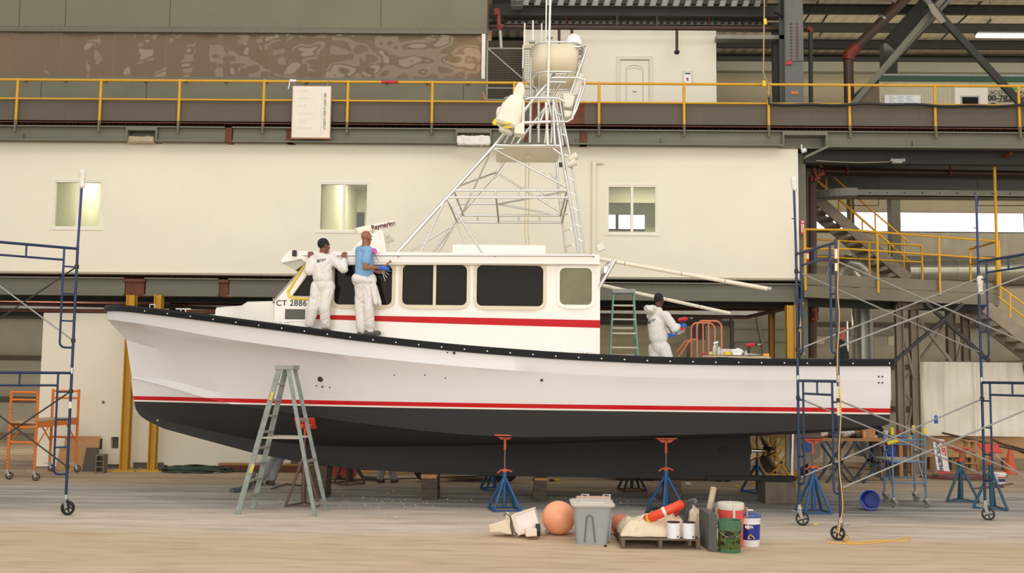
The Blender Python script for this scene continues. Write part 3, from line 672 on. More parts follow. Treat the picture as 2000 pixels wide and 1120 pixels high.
# deck and cockpit
XA=P(1172,600,17.15).x; zcf=P(1290,764,YC).z
mb=MB(); XD=[XB+.1+(XA-XB-.1)*k/30 for k in range(31)]
mb.loft([[V((x,YC-b_s(x-XB)+.03,sinterp(T_s,x)-.02)),V((x,YC,sinterp(T_s,x)+.03)),V((x,YC+b_s(x-XB)-.03,sinterp(T_s,x)-.02)),V((x,YC+b_s(x-XB)-.03,sinterp(T_s,x)-.05)),V((x,YC-b_s(x-XB)+.03,sinterp(T_s,x)-.05))] for x in XD])
mb.build('deck',m_white,boat,smooth=40)
mb=MB(); XD=[XA+(XT-XA)*k/12 for k in range(13)]
for sg in (-1,1):
    mb.loft([[V((x,YC+sg*(b_s(x-XB)-.03),sinterp(T_s,x)+.0)),V((x,YC+sg*(b_s(x-XB)-.24),sinterp(T_s,x)+.0)),V((x,YC+sg*(b_s(x-XB)-.24),zcf)),V((x,YC+sg*(b_s(x-XB)-.2),zcf)),V((x,YC+sg*(b_s(x-XB)-.2),sinterp(T_s,x)-.05)),V((x,YC+sg*(b_s(x-XB)-.03),sinterp(T_s,x)-.05))] for x in XD])
mb.box(XA-.02,XT-.05,YC-1.5,YC+1.5,zcf-.04,zcf); mb.box(XT-.25,XT-.02,YC-1.6,YC+1.6,zcf,Ls[-1].z)
mb.build('cockpit',m_white,boat)
# through-hull fittings and dots on the side
def hole(px,py,r,mat=m_text,name='through_hull_fitting'):
    p=onside(px,py); MB().lathe(p+V((0,.02,0)),[(r,0),(r,.035),(r*.6,.04)],14,(PI/2,0,0)).build(name,mat,boat,smooth=40)
for px,py,r in ((626,741,.045),(887,690,.022),(618,754,.010),(630,756,.016),(644,757,.010),(830,733,.010),(870,739,.010),(1058,743,.022),(874,689,.012),(770,733,.010)): hole(px,py,r)
for px,py in ((1716,736),(1723,736),(1716,748),(1723,748)): hole(px,py,.013,m_dark,'bolt_hole')
hole(308,822,.018,M('bronze_fitting',(196,170,130),.4,metal=.6))
# chine spray rail: a thin lip along the forward chine
mb=MB(); rr=[]
for i,p in enumerate(Lc):
    if p.x>P(1080,850,16.8).x: break
    rr.append(p)
n_=len(rr)
mb.loft([[p+V((-.0,-.03*min(1,i/6)*(1 if i<n_-6 else (n_-i)/6.),-.005)),p+V((0,.02,.035)),p+V((0,.03,-.02))] for i,p in enumerate(rr)])
o=mb.build('spray_rail',m_hull,boat,smooth=30)
# shoe, rudder, shaft, propeller
pz=P(1500,945,YC); a=P(1380,938,YC-.1).x; b=P(1556,938,YC-.1).x; zt=P(1500,929,YC-.1).z; zb=P(1500,939,YC-.1).z
m_anti=M('black_bottom_paint',(42,41,40),.8,var=.1)
MB().box(a,b,YC-.11,YC+.11,zb-.01,zt-.02).build('keel_shoe',m_anti,boat,bevel=.01)
rx0=P(1534,880,YC).x; rx1=P(1604,880,YC).x; rz0=P(1560,925,YC).z; rz1=P(1560,842,YC).z
mb=MB(); mb.prism([(rx0,YC-.03,rz0+.12),(rx0+.06,YC-.03,rz0+.0),(rx1-.45,YC-.03,rz0+.06),(rx1-.03,YC-.03,rz0+.3),(rx1,YC-.03,rz1),(rx0,YC-.03,rz1)],(0,.06,0)); mb.build('rudder',M('rudder_bronze_grey',(126,116,102),.5,metal=.4,var=.15,vs=3),boat,bevel=.01)
MB().tube([(P(1545,930,YC).x,YC-.05,zt),(P(1547,840,YC).x,YC-.05,rz1+.05)],.032,12).build('rudder_post',m_alu,boat,smooth=50)
c_=P(1577,873,YC-.04); MB().lathe(c_,[(.10,0),(.10,.015),(.05,.02),(.01,.02)],20,(PI/2,0,0)).build('blue_disc',M('bright_blue_disc',(30,96,180),.5),boat,smooth=40)
xp=P(1500,882,YC).x; zp=P(1500,882,YC).z
MB().tube([(XK-.3,YC,zp+.02),(xp+.12,YC,zp-.005)],.032,12).build('propeller_shaft',m_alu,boat,smooth=50)
MB().tube([(XK-.55,YC,zp+.03),(XK+.02,YC,zp+.02)],[.11,.09],14).build('stern_bearing',m_anti,boat,smooth=50)
m_br=M('propeller_bronze',(150,126,96),.25,metal=.9,var=.15,vs=4)
prop=MB().lathe((xp,YC,zp),[(.02,-.1),(.075,-.09),(.08,0),(.065,.08),(.03,.13),(.005,.15)],16,(0,PI/2,0)).build('propeller',m_br,boat,smooth=50)
for k in range(3):
    mb=MB(); A=k*2*PI/3+1.25; R=Matrix.Rotation(A,3,'X'); rows_=[]
    for i in range(9):
        r=.06+.33*i/8; wd=.17*math.sin(PI*min(1,(i+1.2)/9.6))**.7+.01; tw=1.0-.55*i/8; row=[]
        for j in range(7):
            t=(j/6-.5)*2*wd; row.append(V((xp,YC,zp))+R@V((t*math.sin(tw)*.9,t*math.cos(tw),r)))
        rows_.append(row)
    mb.grid(rows_,.012,(1,0,0)); mb.build('blade',m_br,prop,smooth=40)
for px in (1475,): pass
# ---------------- cabin
YN=17.12; HWc=YC-YN
def C(px,py,Y=YN): return P(px,py,Y)
def poly_side(pts): return [C(*p) for p in pts]
zr0=lambda x: sinterp(T_s,x)-.04
m_cab=M('cabin_gelcoat',(236,229,216),.25,var=.01,coat=.5)
# trunk (forward cabin)
mb=MB()
t0=C(383,612);t1=C(398,595);t2=C(545,588);xw0=C(537,588).x
rings=[]
for x,zt_,hw in ((t0.x-.05,zr0(t0.x),.55),(t0.x+.1,t0.z+.02,.62),(t1.x,t1.z,.75),(t1.x+.5,t1.z+.02,.98),(t2.x-.6,t2.z-.0,1.22),(t2.x,t2.z+.01,HWc-.03),(t2.x+.3,t2.z+.01,HWc-.03)):
    z0_=zr0(x)-.05; rings.append([V((x,YC-hw,z0_)),V((x,YC-hw+.03,zt_-.05)),V((x,YC-hw+.10,zt_)),V((x,YC,zt_+.05)),V((x,YC+hw-.10,zt_)),V((x,YC+hw-.03,zt_-.05)),V((x,YC+hw,z0_))])
mb.loft(rings); mb.build('trunk_cabin',m_cab,boat,smooth=50)
# cabin side with window openings, built as a frame of strips around each window
ztop=C(900,512).z; xA=C(1172,560).x
wf=C(604,512); wb=C(537,589)
W={}
def wrect(px0,px1,py0,py1): 
    a=C(px0,(py0+py1)/2);b=C(px1,(py0+py1)/2);c=C((px0+px1)/2,py0).z;d=C((px0+px1)/2,py1).z; return (a.x,b.x,d,c)
w1=wrect(652,767,517,597); w2=wrect(785,913,517,597.5); w3=wrect(930,1062,518,599.5); w4=wrect(1092,1157,523,597)
TH=.05
for side,(Ya,Yb) in enumerate(((YN,YN+TH),(2*YC-YN-TH,2*YC-YN))):
    mb=MB(); zw0=min(w[2] for w in (w1,w2,w3)); 
    # lower band follows the sheer
    xs=[wb.x,(wb.x+w1[0])/2,w1[0],w1[1],w2[0],w2[1],w3[0],w3[1],w4[0],w4[1],xA]
    def col(xa,xb,za0,za1,zb0,zb1): mb.prism([(xa,Ya,za0),(xb,Ya,zb0),(xb,Ya,zb1),(xa,Ya,za1)],(0,Yb-Ya,0))
    ws=[w1,w2,w3,w4]
    # forward panel with sloping front edge; glass w0 trapezoid opening
    g0=[C(570,579),C(640,580),C(640,516),C(612,520)]
    zl=g0[0].z; zu=g0[2].z+.0
    fr=lambda z: wb.x+(wf.x-wb.x)*(z-wb.z)/(wf.z-wb.z)
    mb.prism([(wb.x,Ya,zr0(wb.x)),(g0[1].x,Ya,zr0(g0[1].x)),(g0[1].x,Ya,zl),(fr(zl),Ya,zl),(wb.x,Ya,wb.z)],(0,Yb-Ya,0))
    mb.prism([(fr(zl),Ya,zl),(g0[0].x,Ya,zl),(g0[3].x,Ya,g0[3].z),(fr(g0[3].z),Ya,g0[3].z)],(0,Yb-Ya,0))
    mb.prism([(fr(g0[3].z),Ya,g0[3].z),(g0[3].x,Ya,g0[3].z),(g0[2].x,Ya,zu),(g0[2].x,Ya,ztop),(fr(ztop),Ya,ztop)],(0,Yb-Ya,0))
    x=g0[1].x
    for w_ in ws:
        col(x,w_[0],zr0(x),ztop,zr0(w_[0]),ztop); col(w_[0],w_[1],zr0(w_[0]),w_[2],zr0(w_[1]),w_[2]); col(w_[0],w_[1],w_[3],ztop,w_[3],ztop); x=w_[1]
    col(x,xA,zr0(x),ztop,zr0(xA),ztop)
    # below the deck at the aft edge of the near side
    o=mb.build('cabin_side',m_cab,boat)
    if side==0: cabside=o
zca=C(1170,693).z
mb=MB(); mb.box(xA-.05,xA-.004,YN+TH+.001,YC-.4,zcf,ztop); mb.box(xA-.05,xA-.004,YC+.4,2*YC-YN-TH-.001,zcf,ztop); mb.box(xA-.05,xA-.004,YC-.4,YC+.4,ztop-.25,ztop); mb.build('aft_bulkhead',m_cab,boat)
MB().box(C(700,560).x,xA-.06,YN+.06,2*YC-YN-.06,zcf-.02,zcf+.0).build('cabin_floor',m_grey,boat)
# windscreen
mb=MB(); 
a0=V((wb.x,YN,wb.z));a1=V((fr(ztop),YN,ztop))
for y0_,y1_ in ((YN+.012,YN+.09),(YC-.05,YC+.05),(2*YC-YN-.09,2*YC-YN-.012)):
    mb.prism([(a0.x-.05,y0_,a0.z),(a0.x-.004,y0_,a0.z),(a1.x-.004,y0_,a1.z),(a1.x-.05,y0_,a1.z)],(0,y1_-y0_,0))
mb.box(a0.x-.06,a0.x-.0,YN+.09,2*YC-YN-.09,a0.z-.04,a0.z+.06); mb.build('windscreen_frame',M('grey_screen_frame',(150,146,132),.4,metal=.3),boat)
m_dglass=M('dark_tinted_glass',(34,30,25),.04,var=.15,vs=2,spec=.08)
def tglass():
    m=M('smoked_glass_rear',(122,116,84),.05,var=.3,vs=1.2,spec=.2); return m
mb=MB(); mb.prism([(a0.x-.02,YN+.10,a0.z+.06),(a0.x-.005,YN+.10,a0.z+.06),(a1.x-.005,YN+.10,a1.z),(a1.x-.02,YN+.10,a1.z)],(0,2*HWc-.20,0)); mb.build('windscreen_pane',m_dglass,boat)
# windows: rounded frame + pane
m_wf=M('cream_window_frame',(222,208,178),.45)
def cwin(w_,side,mull=False,glass=None,frame=m_wf):
    y=YN if side==0 else 2*YC-YN; sy=-1 if side==0 else 1
    cx=(w_[0]+w_[1])/2; cz=(w_[2]+w_[3])/2; ww=w_[1]-w_[0]; hh=w_[3]-w_[2]
    mb=MB(); O=rrect(cx,cz,ww+.09,hh+.09,.13,y+sy*.018,6); I=rrect(cx,cz,ww-.02,hh-.02,.09,y+sy*.018,6); I2=[p-V((0,sy*.05,0)) for p in I]; O2=[p-V((0,sy*.02,0)) for p in O]
    n=len(O); mb.add(O2+O+I+I2,[(r*n+k,r*n+(k+1)%n,(r+1)*n+(k+1)%n,(r+1)*n+k) for r in range(3) for k in range(n)])
    if mull: mb.box(cx-.025,cx+.025,y-.02 if side==0 else y,y+.01 if side==0 else y+.02,w_[2],w_[3])
    if side==0: mb.box(cx-ww/2+.12,cx+ww/2-.12,y-.03,y,w_[2]-.06,w_[2]-.035)
    f=mb.build('window_frame',frame,boat,smooth=30)
    mb=MB(); p=rrect(cx,cz,ww,hh,.1,y+(.02 if side==0 else -.03),6); mb.prism(p,(0,.01,0)); mb.build('pane',glass or m_dglass,f)
    return f
for sd in (0,1):
    cwin(w1,sd); cwin(w2,sd,True); cwin(w3,sd); cwin(w4,sd,glass=tglass(),frame=m_cab)
    y=YN+.02 if sd==0 else 2*YC-YN-.03
    g=[V((p.x,y,p.z)) for p in (g0[0],g0[1],g0[2],g0[3])]
    y2=YN-.012 if sd==0 else 2*YC-YN
    f=MB().tube([V((p.x,y2+.005,p.z)) for p in g],.02,6,closed=True).build('window_frame',m_wf,boat)
    MB().prism(g,(0,.01,0)).build('pane',m_dglass,f)
    if sd==0:
        c=[C(563,572),C(567,582),C(600,583)]; t=MB(); pts=[C(598,513.5),C(574,551),C(563,570),C(564,578),C(571,583),C(585,584),C(606,585)]
        t.tube([V((p.x,YN-.012,p.z)) for p in pts],.022,6); t.build('yellow_tape',M('yellow_masking_tape',(238,212,70),.6),boat)
# stripe on the cabin side
zz=lambda px,py: C(px,py)
s0,s1,s2,s3=zz(600,615),zz(1172,626),zz(1172,641),zz(600,623)
mb=MB(); pts=[(s0.x,s0.z,s3.z),((s0.x+s1.x)/2,zz(886,620).z,zz(886,633).z),(s1.x,s1.z,s2.z)]
for (xa,ta,ba),(xb,tb,bb) in zip(pts,pts[1:]): mb.prism([(xa,YN-.004,ba),(xb,YN-.004,bb),(xb,YN-.004,tb),(xa,YN-.004,ta)],(0,.003,0))
mb.build('red_stripe',M('red_stripe_paint',(196,12,20),.4,spec=.2),boat)
text('CT 2886 BH',m_text,boat,.135,C(580,593)+V((.02,-.006,0)),(1,0,-.0),(0,0,1),'registration_lettering',spacing=1.08,bold=.001)
# port vent
a=C(557,604);b=C(596,624.5)
MB().box(a.x-.04,b.x+.04,YN-.008,YN,b.z-.04,a.z+.04).build('vent_flange',m_cab,boat,bevel=.004)
MB().box(a.x,b.x,YN-.014,YN,b.z,a.z).build('portlight',M('grey_portlight',(92,88,78),.15,spec=.15),boat,bevel=.01)
# roof with visor
zr1=C(900,516).z; zr2=C(900,496).z; zrf=C(580,515).z
xf=C(566,500).x; xrr=C(1171,500).x
mb=MB(); ov=.10
prof=[(C(604,516).x,C(604,519).z),(xrr,zr1-.0),(xrr,zr2-.02),(xrr-.02,zr2),(C(566,490).x,C(566,491).z),(C(549,511).x,C(549,511).z),(C(553,517).x,C(553,516).z),(C(590,508).x,C(590,508).z)]
mb.prism([(x,YN-ov,z) for x,z in prof],(0,2*HWc+2*ov,0)); roof=mb.build('roof',m_cab,boat,bevel=.02)
# visor underside box
mb=MB(); mb.prism([(C(553,516).x,YN-.06,C(553,516).z),(C(578,528).x,YN-.06,C(578,529).z),(C(600,514).x,YN-.06,C(600,514).z),(C(590,506).x,YN-.06,C(590,506).z)],(0,2*HWc+.12,0)); mb.build('visor_soffit',M('visor_soffit_grey',(190,184,168),.5),boat)
MB().obox(C(579,497)+V((0,-.15,0)),.07,.05,.1).build('navigation_light',m_text,boat,bevel=.01)
# roof edge moulding and grab rail
MB().box(C(600,517).x,xrr+.005,YN-ov-.02,YN-ov,zr1,zr1+.03).build('roof_moulding',m_cab,boat,bevel=.006)
gr_=MB().tube([(C(596,497).x,YN-ov-.05,C(596,500.5).z),(C(1160,501).x,YN-ov-.05,C(1160,501.5).z)],.016,8).build('roof_grab_rail',m_alu,boat,smooth=50)
for px in (640,780,967,1158): 
    p=C(px,501); MB().lathe((p.x,YN-ov,p.z),[(.03,0),(.014,.01),(.014,.05)],8,(PI/2,0,0)).build('rail_bracket',m_alu,gr_,smooth=50)
# roof hatch box
a=C(884,479,18);b=C(1066,491,18); MB().box(a.x,b.x,17.9,19.1,zr2,a.z).build('roof_hatch',m_cab,boat,bevel=.01)
MB().box(a.x+.05,b.x-.05,17.95,19.05,a.z,a.z+.02)
# deck cleats
for px,py in ((358,607),(549,633),(1147,690)):
    p=P(px,py,16.95 if px>500 else 17.6); z=sinterp(T_s,p.x)+.06
    mb=MB(); mb.tube([(p.x-.13,p.y,z+.05),(p.x+.13,p.y,z+.05)],.012,6); mb.tube([(p.x-.04,p.y,z-.04),(p.x-.04,p.y,z+.05)],.012,6); mb.tube([(p.x+.04,p.y,z-.04),(p.x+.04,p.y,z+.05)],.012,6); mb.build('cleat',m_alu,boat,smooth=50)
p=P(298,600,18.4); mb=MB(); zq=sinterp(T_s,p.x); mb.box(p.x-.06,p.x+.06,p.y-.05,p.y+.05,zq,zq+.05); mb.tube([(p.x-.05,p.y,zq+.05),(p.x-.05,p.y,zq+.14),(p.x+.05,p.y,zq+.14),(p.x+.05,p.y,zq+.05)],.014,6); mb.build('bow_chock',m_alu,boat)
p=P(350,606,18.2)
# ---------------- tower
Zn=17.45; Zf=19.45
def yy(py,near):   # the tower narrows as it rises
    t=max(0,(492-py)/400.0); return (Zn+ .75*t) if near else (Zf-.75*t)
def T(px,py,near=True): return P(px,py,yy(py,near))
def tt(mb,pts,r=.022,near=True,n=8): return mb.tube([T(*p,near) for p in pts],r,n)
mb=MB()
tt(mb,[(776,494),(870,390),(967,283),(1072,160),(1120,92)],.03)
tt(mb,[(846,494),(886,438),(903,415),(968,340)],.026,False); tt(mb,[(968,340),(1003,290),(1012,278),(1068,207),(1142,88)],.026,False)
tt(mb,[(1131,494),(1110,375),(1095,287),(1085,220),(1080,195)],.03); tt(mb,[(1106,494),(1090,365),(1087,320),(1078,230),(1070,190)],.026,False)
tt(mb,[(1142,494),(1125,375),(1107,270),(1100,235),(1092,190)],.02)
tt(mb,[(1078,200),(1128,155),(1120,185)],.018) if False else None
tower=mb.build('tower_frame',m_alu,boat,smooth=50)
mb=MB()
for pts,nr in (([(887,372),(1107,372)],1),([(873,386),(1109,386)],1),([(905,421),(1095,421)],0),([(893,434),(1098,435)],0),([(895,398),(970,398)],0)): tt(mb,pts,.022,nr)
for px in (922,968,1013,1059): tt(mb,[(px,373),(px,386)],.02)
for px in (933,974,1013,1054): tt(mb,[(px,422),(px,434)],.018,False)
for a,b in (((887,374),(905,421)),((873,388),(893,434))): mb.tube([T(*a,True),T(*b,False)],.02,8)
mb.tube([T(969,386,True),T(974,434,False)],.02,8)
for k in range(4): mb.tube([lerp(T(887,374,True),T(905,421,False),(k+1)/5),lerp(T(873,388,True),T(893,434,False),(k+1)/5)],.012,6)
for a,b in (((1107,372),(1095,421)),((1109,386),(1098,435))): mb.tube([T(*a,True),T(*b,False)],.02,8)
mb.build('waist_rail',m_alu,tower,smooth=50)
mb=MB()
for a,b,na,nb in (((965,291),(1105,365),1,1),((977,342),(1095,415),0,0),((894,365),(970,337),1,0),((956,302),(903,418),1,0),((974,399),(1097,422),0,0),((974,399),(1107,374),0,1),
    ((874,389),(942,494),1,1),((891,433),(918,494),0,0),((869,392),(821,494),1,1),((885,440),(846,494),0,0),((886,442),(857,494),0,0),((978,338),(962,350),0,0),((1074,337),(1090,355),0,0),((1080,290),(1097,303),1,1),((965,290),(984,291),1,1),((1012,278),(967,300),1,0),((1000,252),(985,280),1,1),((1010,256),(998,282),1,1),((889,437),(800,492),0,0)):
    mb.tube([T(*a,na),T(*b,nb)],.018,8)
mb.build('tower_brace',m_alu,tower,smooth=50)
# ladder rungs
for (a,b) in (((1103,302),(1111,305)),((1106,324),(1116,328)),((1109,346),(1121,353)),((1111,375),(1125,382)),((1118,406),(1130,412)),((1122,437),(1135,443)),((1127,466),(1139,472))): MB().tube([T(*a),T(*b)],.014,6).build('ladder_rung',m_alu,tower)
for (a,b) in (((1089,365),(1104,360)),((1094,395),(1110,389)),((1097,422),(1112,417)),((1101,452),(1116,447)),((1105,482),(1119,478))): MB().tube([T(*a,False),T(*b,True)],.014,6).build('ladder_rung',m_alu,tower)
for (a,b) in (((1097,262),(1105,265)),((1091,240),(1101,243)),((1087,222),(1098,225))): MB().tube([T(*a,True),T(*b,True)],.013,6).build('ladder_rung',m_alu,tower)
# mid platform (standing board)
a=T(968,287);b=T(1094,287);c=T(1086,320,False);d=T(1078,337,False);e=T(970,337,False)
z_=a.z; pl=[V((a.x,a.y,z_)),V((b.x,b.y,z_)),V((b.x-.0,c.y-.3,z_)),V((d.x+.08,e.y,z_)),V((e.x,e.y,z_))]
MB().prism(pl,(0,0,.035)).build('lower_platform',M('cream_platform_panel',(226,216,190),.4),tower)
mb=MB(); mb.tube([p+V((0,0,.03)) for p in pl],.025,8,closed=True); mb.build('platform_rim',m_alu,tower,smooth=50)
MB().lathe(P(1032,305,18.4)+V((0,0,-.02)),[(.05,0),(.05,.02)],12).build('cable_ring',m_alu,tower)
# cables hanging through platform
for px in (1027,1033): 
    A=P(px,305,18.4); mb=MB(); mb.tube([A]+[V((A.x+.02*math.sin(k*1.7)*(k/10),18.4,lerp(A.z,zr2,k/10))) for k in range(1,11)],.008,5); mb.build('hanging_cable',M('tan_cable',(206,180,134),.6),tower)
# upper crow's nest: frames
mb=MB()
def tp(pts,r=.02,Y=18.0,n=8): mb.tube([P(x,y,Y) for x,y in pts],r,n)
top=[(1022,88),(1062,87),(1095,90),(1140,91),(1147,90)]
tp([(1060,88),(1130,92),(1147,88),(1142,108),(1130,140),(1113,185),(1108,195)],.022,17.9)
tp([(1060,88),(1078,103),(1085,118),(1083,130),(1074,150),(1072,172),(1076,190)],.02,17.9)
tp([(1077,152),(1105,152),(1128,152),(1142,156),(1142,168),(1125,215),(1120,225)],.02,17.8)
tp([(1073,160),(1105,161)],.018,17.8); tp([(1084,144),(1106,144)],.018,17.9)
tp([(1136,170),(1122,212),(1118,232),(1108,238),(1078,237)],.02,17.8)
tp([(1026,195),(1032,192),(1050,191),(1090,192),(1105,200)],.02,17.6)
tp([(1135,155),(1128,170),(1110,190)],.018,18.6)
tp([(1098,142),(1080,172),(1075,190)],.016,18.6); tp([(1086,140),(1070,172)],.016,18.6)
tp([(1008,241),(1020,240),(1076,238)],.03,17.7)
for a,b in (((1068,205),(1050,250)),((1072,210),(1064,280)),((1080,215),(1076,280))): tp([a,b],.02,17.9)
tp([(1037,140),(1037,195),(1035,278)],.026,18.8); tp([(1051,142),(1052,200),(1052,278)],.026,18.8)
tp([(1082,200),(1092,230),(1099,284)],.024,18.0); tp([(1087,200),(1098,245),(1108,282)],.02,18.4); tp([(1080,205),(1082,250),(1084,284)],.026,17.8)
mb.build('upper_frame',m_alu,tower,smooth=50)
# canvas panel between hoops: curved sheet standing as an oval dodger
m_canvas=M('cream_canvas',(222,208,178),.8,var=.04)
ce=P(1088,112,18.4); RX=(P(1138,112,18.4).x-P(1037,112,18.4).x)/2; RY=.62; zt_=P(1088,88,18.0).z; zb_=P(1088,138,17.8).z
ring=lambda z,s=1: [V((ce.x+RX*s*math.copysign(abs(math.cos(a))**.6,math.cos(a)),18.45+RY*s*math.copysign(abs(math.sin(a))**.7,math.sin(a)),z)) for a in [2*PI*k/40 for k in range(40)]]
R1,R2=ring(zt_-.03),ring(zb_+.02,.93)
sel=list(range(5,36))   # open toward the right rear
mb=MB(); mb.add([R1[k] for k in sel]+[R2[k] for k in sel]+[R1[k]*1 for k in sel],[(i,i+1,len(sel)+i+1,len(sel)+i) for i in range(len(sel)-1)]); 
o=mb.build('canvas_dodger',m_canvas,tower,smooth=60); sm=o.modifiers.new('t','SOLIDIFY'); sm.thickness=.008
MB().tube(ring(zt_),.02,8,closed=True).build('hoop',m_alu,tower,smooth=50); MB().tube(ring(zb_,.95),.02,8,closed=True).build('hoop',m_alu,tower,smooth=50)
mb=MB()
for R1_,R2_ in ((R1,R2),):
    for k in (20,21,22,36,37,38,2,3,4):
        for j in range(8): 
            p=lerp(R1[k%40],R2[k%40],j/7); mb.tube([p+V((0,-.015,.01)),p+V((.012,-.02,-.012))],.004,4)
mb.build('lacing',m_dark,o)
# helm seats/boxes on upper level
m_pale=M('pale_helm_plastic',(224,218,200),.4)
for (x0,y0,x1,y1) in ((1098,187,1124,214),(1100,218,1120,233)):
    a=P(x0,y0,18.0);b=P(x1,y1,18.0); MB().prism([(a.x,17.85,a.z),(b.x,17.85,a.z-.03),(b.x-.06,17.85,b.z),(a.x+.02,17.85,b.z)],(0,.4,0)).build('seat_back',m_pale,tower,bevel=.03)
MB().obox(P(1127,168,18.1),.16,.3,.42,(0,.25,0)).build('seat_back',m_pale,tower,bevel=.04)
MB().box(P(1098,190,18).x,P(1126,190,18).x,17.85,18.4,P(1098,190,18).z,P(1098,186,18).z).build('seat_top',m_pale,tower,bevel=.02)
# satellite dome
p=P(1121,90,18.3); r=(P(1139,90,18.3).x-p.x); mb=MB(); mb.lathe((p.x,p.y,p.z-.03),[(r*.85,0),(r*1.03,.01),(r*1.03,.03),(r*.98,.06),(r*.92,.12),(r*.75,.19),(r*.45,.24),(r*.1,.255)],24); mb.build('satellite_dome',m_white,tower,smooth=50)
mb=MB(); q_=P(1121,98,18.3); mb.obox(q_,.3,.3,.1); mb.build('dome_tray',M('grey_bracket',(190,188,178),.4),tower,bevel=.02)
# antennas
m_ant=M('white_antenna',(240,236,226),.4)
for x0,y0,x1,y1,r,Y in ((1070,200,1078.5,-160,.020,17.8),(1070,330-45,1066.5,200,.024,17.8),(1066,90,1069.5,-150,.013,18.1),(1024,88,1025,45,.012,18.0),(1021,133,1022,88,.012,18.0),(1041,85,1041,40,.014,18.0),(1058,138,1058,46,.011,18.1)):
    MB().tube([P(x0,y0,Y),P(x1,y1,Y)],r,8).build('antenna',m_ant,tower,smooth=50)
for x,y in ((1074,73),(1071,182),(1039,82)): MB().obox(P(x,y,17.85),.11,.1,.04).build('antenna_clamp',m_galv,tower,bevel=.01)
tp2=MB().tube([P(1022,89,18.0),P(1045,88,18.0)],.018,8).build('antenna_arm',M('cream_arm',(214,196,150),.5),tower)
# white device with two lobes hung on the tower (outrigger side)
m_eq=M('white_equipment_cover',(232,224,204),.35,coat=.3)
def eqsec(c,d,w,h,r=.4,n=5):   # rounded section square to direction d, width in the picture plane
    d=V(d).normalized(); sx_=V((0,1,0)).cross(d).normalized(); out=[]
    for cx,cy,a in ((1,1,0),(-1,1,90),(-1,-1,180),(1,-1,270)):
        for k in range(n+1): t_=math.radians(a+90*k/n); out.append(V(c)+sx_*(cx*w*(1-r)+w*r*math.cos(t_))+V((0,1,0))*(cy*h*(1-r)+h*r*math.sin(t_)))
    return out
lo_,hi_=P(990,247,17.5),P(1011,193,17.5); dd_=hi_-lo_
dv=MB().loft([eqsec(lerp(lo_,hi_,f),dd_,w_,h_,.55) for f,w_,h_ in ((-.06,.14,.13),(-.03,.20,.18),(.05,.225,.21),(.6,.215,.2),(.92,.15,.17),(1.0,.13,.15),(1.03,.09,.11))]).build('equipment_cover',m_eq,tower,smooth=35)
h0,h1=P(1012,193,17.5),P(1017,164,17.5)
MB().loft([eqsec(lerp(h0,h1,f),V((.12,0,1)),w_,.10,.5) for f,w_ in ((0,.085),(.1,.10),(.55,.10),(.9,.06),(1,.035))]).build('equipment_head',m_eq,tower,smooth=35)
MB().loft([eqsec(P(988,226,17.5),V((-1,0,.15)),.10,.10,.6),eqsec(P(981,221,17.5),V((-1,0,.15)),.11,.11,.6),eqsec(P(972,219,17.5),V((-1,0,.2)),.085,.09,.6),eqsec(P(970,218.5,17.5),V((-1,0,.2)),.06,.07,.6)]).build('equipment_nozzle',m_eq,tower,smooth=35)
MB().prism([P(1021,196,17.3),P(1025,200,17.3),P(1024,262,17.3),P(1004,260,17.3),P(1006,247,17.3),P(1019,238,17.3)],(0,.3,0)).build('mounting_plate',m_eq,tower,bevel=.01)
MB().lathe(lo_+V((-.02,-.02,-.10)),[(.01,-.03),(.12,-.025),(.14,.03)],20,(0,.38,0)).build('equipment_base',m_pale,tower,smooth=40)
MB().obox(P(967,239,17.4),.08,.08,.1,(0,.5,0)).build('yellow_knob',M('yellow_plastic',(232,204,40),.5),tower,bevel=.02)
for x,y in ((990,241),(991,249)): MB().ell(P(x,y,17.26),.08,.02,.02).build('yellow_slot',M('yellow_plastic',(232,204,40),.5),dv,smooth=50)
MB().tube([P(996,200,17.5),P(986,197,17.5),P(985,192,17.5),P(992,190,17.5),P(1002,192,17.5)],.014,6).build('grab_loop',m_galv,tower,smooth=50)
for x,y in ((1119,308),(1116,320)): 
    MB().lathe(P(x,y,17.7),[(.03,-.08),(.05,-.05),(.07,.08)],12,(0,1.1,0)).build('floodlight',m_pale,tower,smooth=50)
MB().obox(P(1095,322,17.8),.06,.06,.08).build('floodlight',m_text,tower,bevel=.01)
# ---------------- radar on roof
pr=P(740,470,18.0)
mb=MB(); mb.prism([(P(680,494,18).x,17.7,zr2),(P(723,494,18).x+.35,17.7,zr2),(P(752,456,18).x,17.8,P(752,456,18).z),(P(718,456,18).x,17.8,P(718,460,18).z)],(0,.55,0)); rm=mb.build('radar_mast',m_cab,boat,bevel=.03)
MB().lathe(P(740,454,18.0)+V((0,0,-.06)),[(.13,0),(.12,.08),(.05,.1),(.05,.16)],16).build('radar_gearbox',m_cab,rm,smooth=50)
A=P(695,452,17.75);B=P(770,436,18.2)
d_=(B-A).normalized(); mb=MB(); up=V((0,0,1)); sd=d_.cross(up).normalized(); u2=sd.cross(d_)
sec=[(-.07,-.045),(-.07,.03),(-.045,.058),(.045,.058),(.07,.03),(.07,-.045),(.04,-.06),(-.04,-.06)]
L_=(B-A).length
rings=[]
for t,s_ in ((0,.55),(.02,.9),(.05,1),(.95,1),(.98,.9),(1,.55)): rings.append([A+d_*(L_*t)+sd*(x*s_)+u2*(z*s_) for x,z in sec])
mb.loft(rings); rad=mb.build('radar_arm',M('radar_white',(238,230,210),.3),boat,smooth=40)
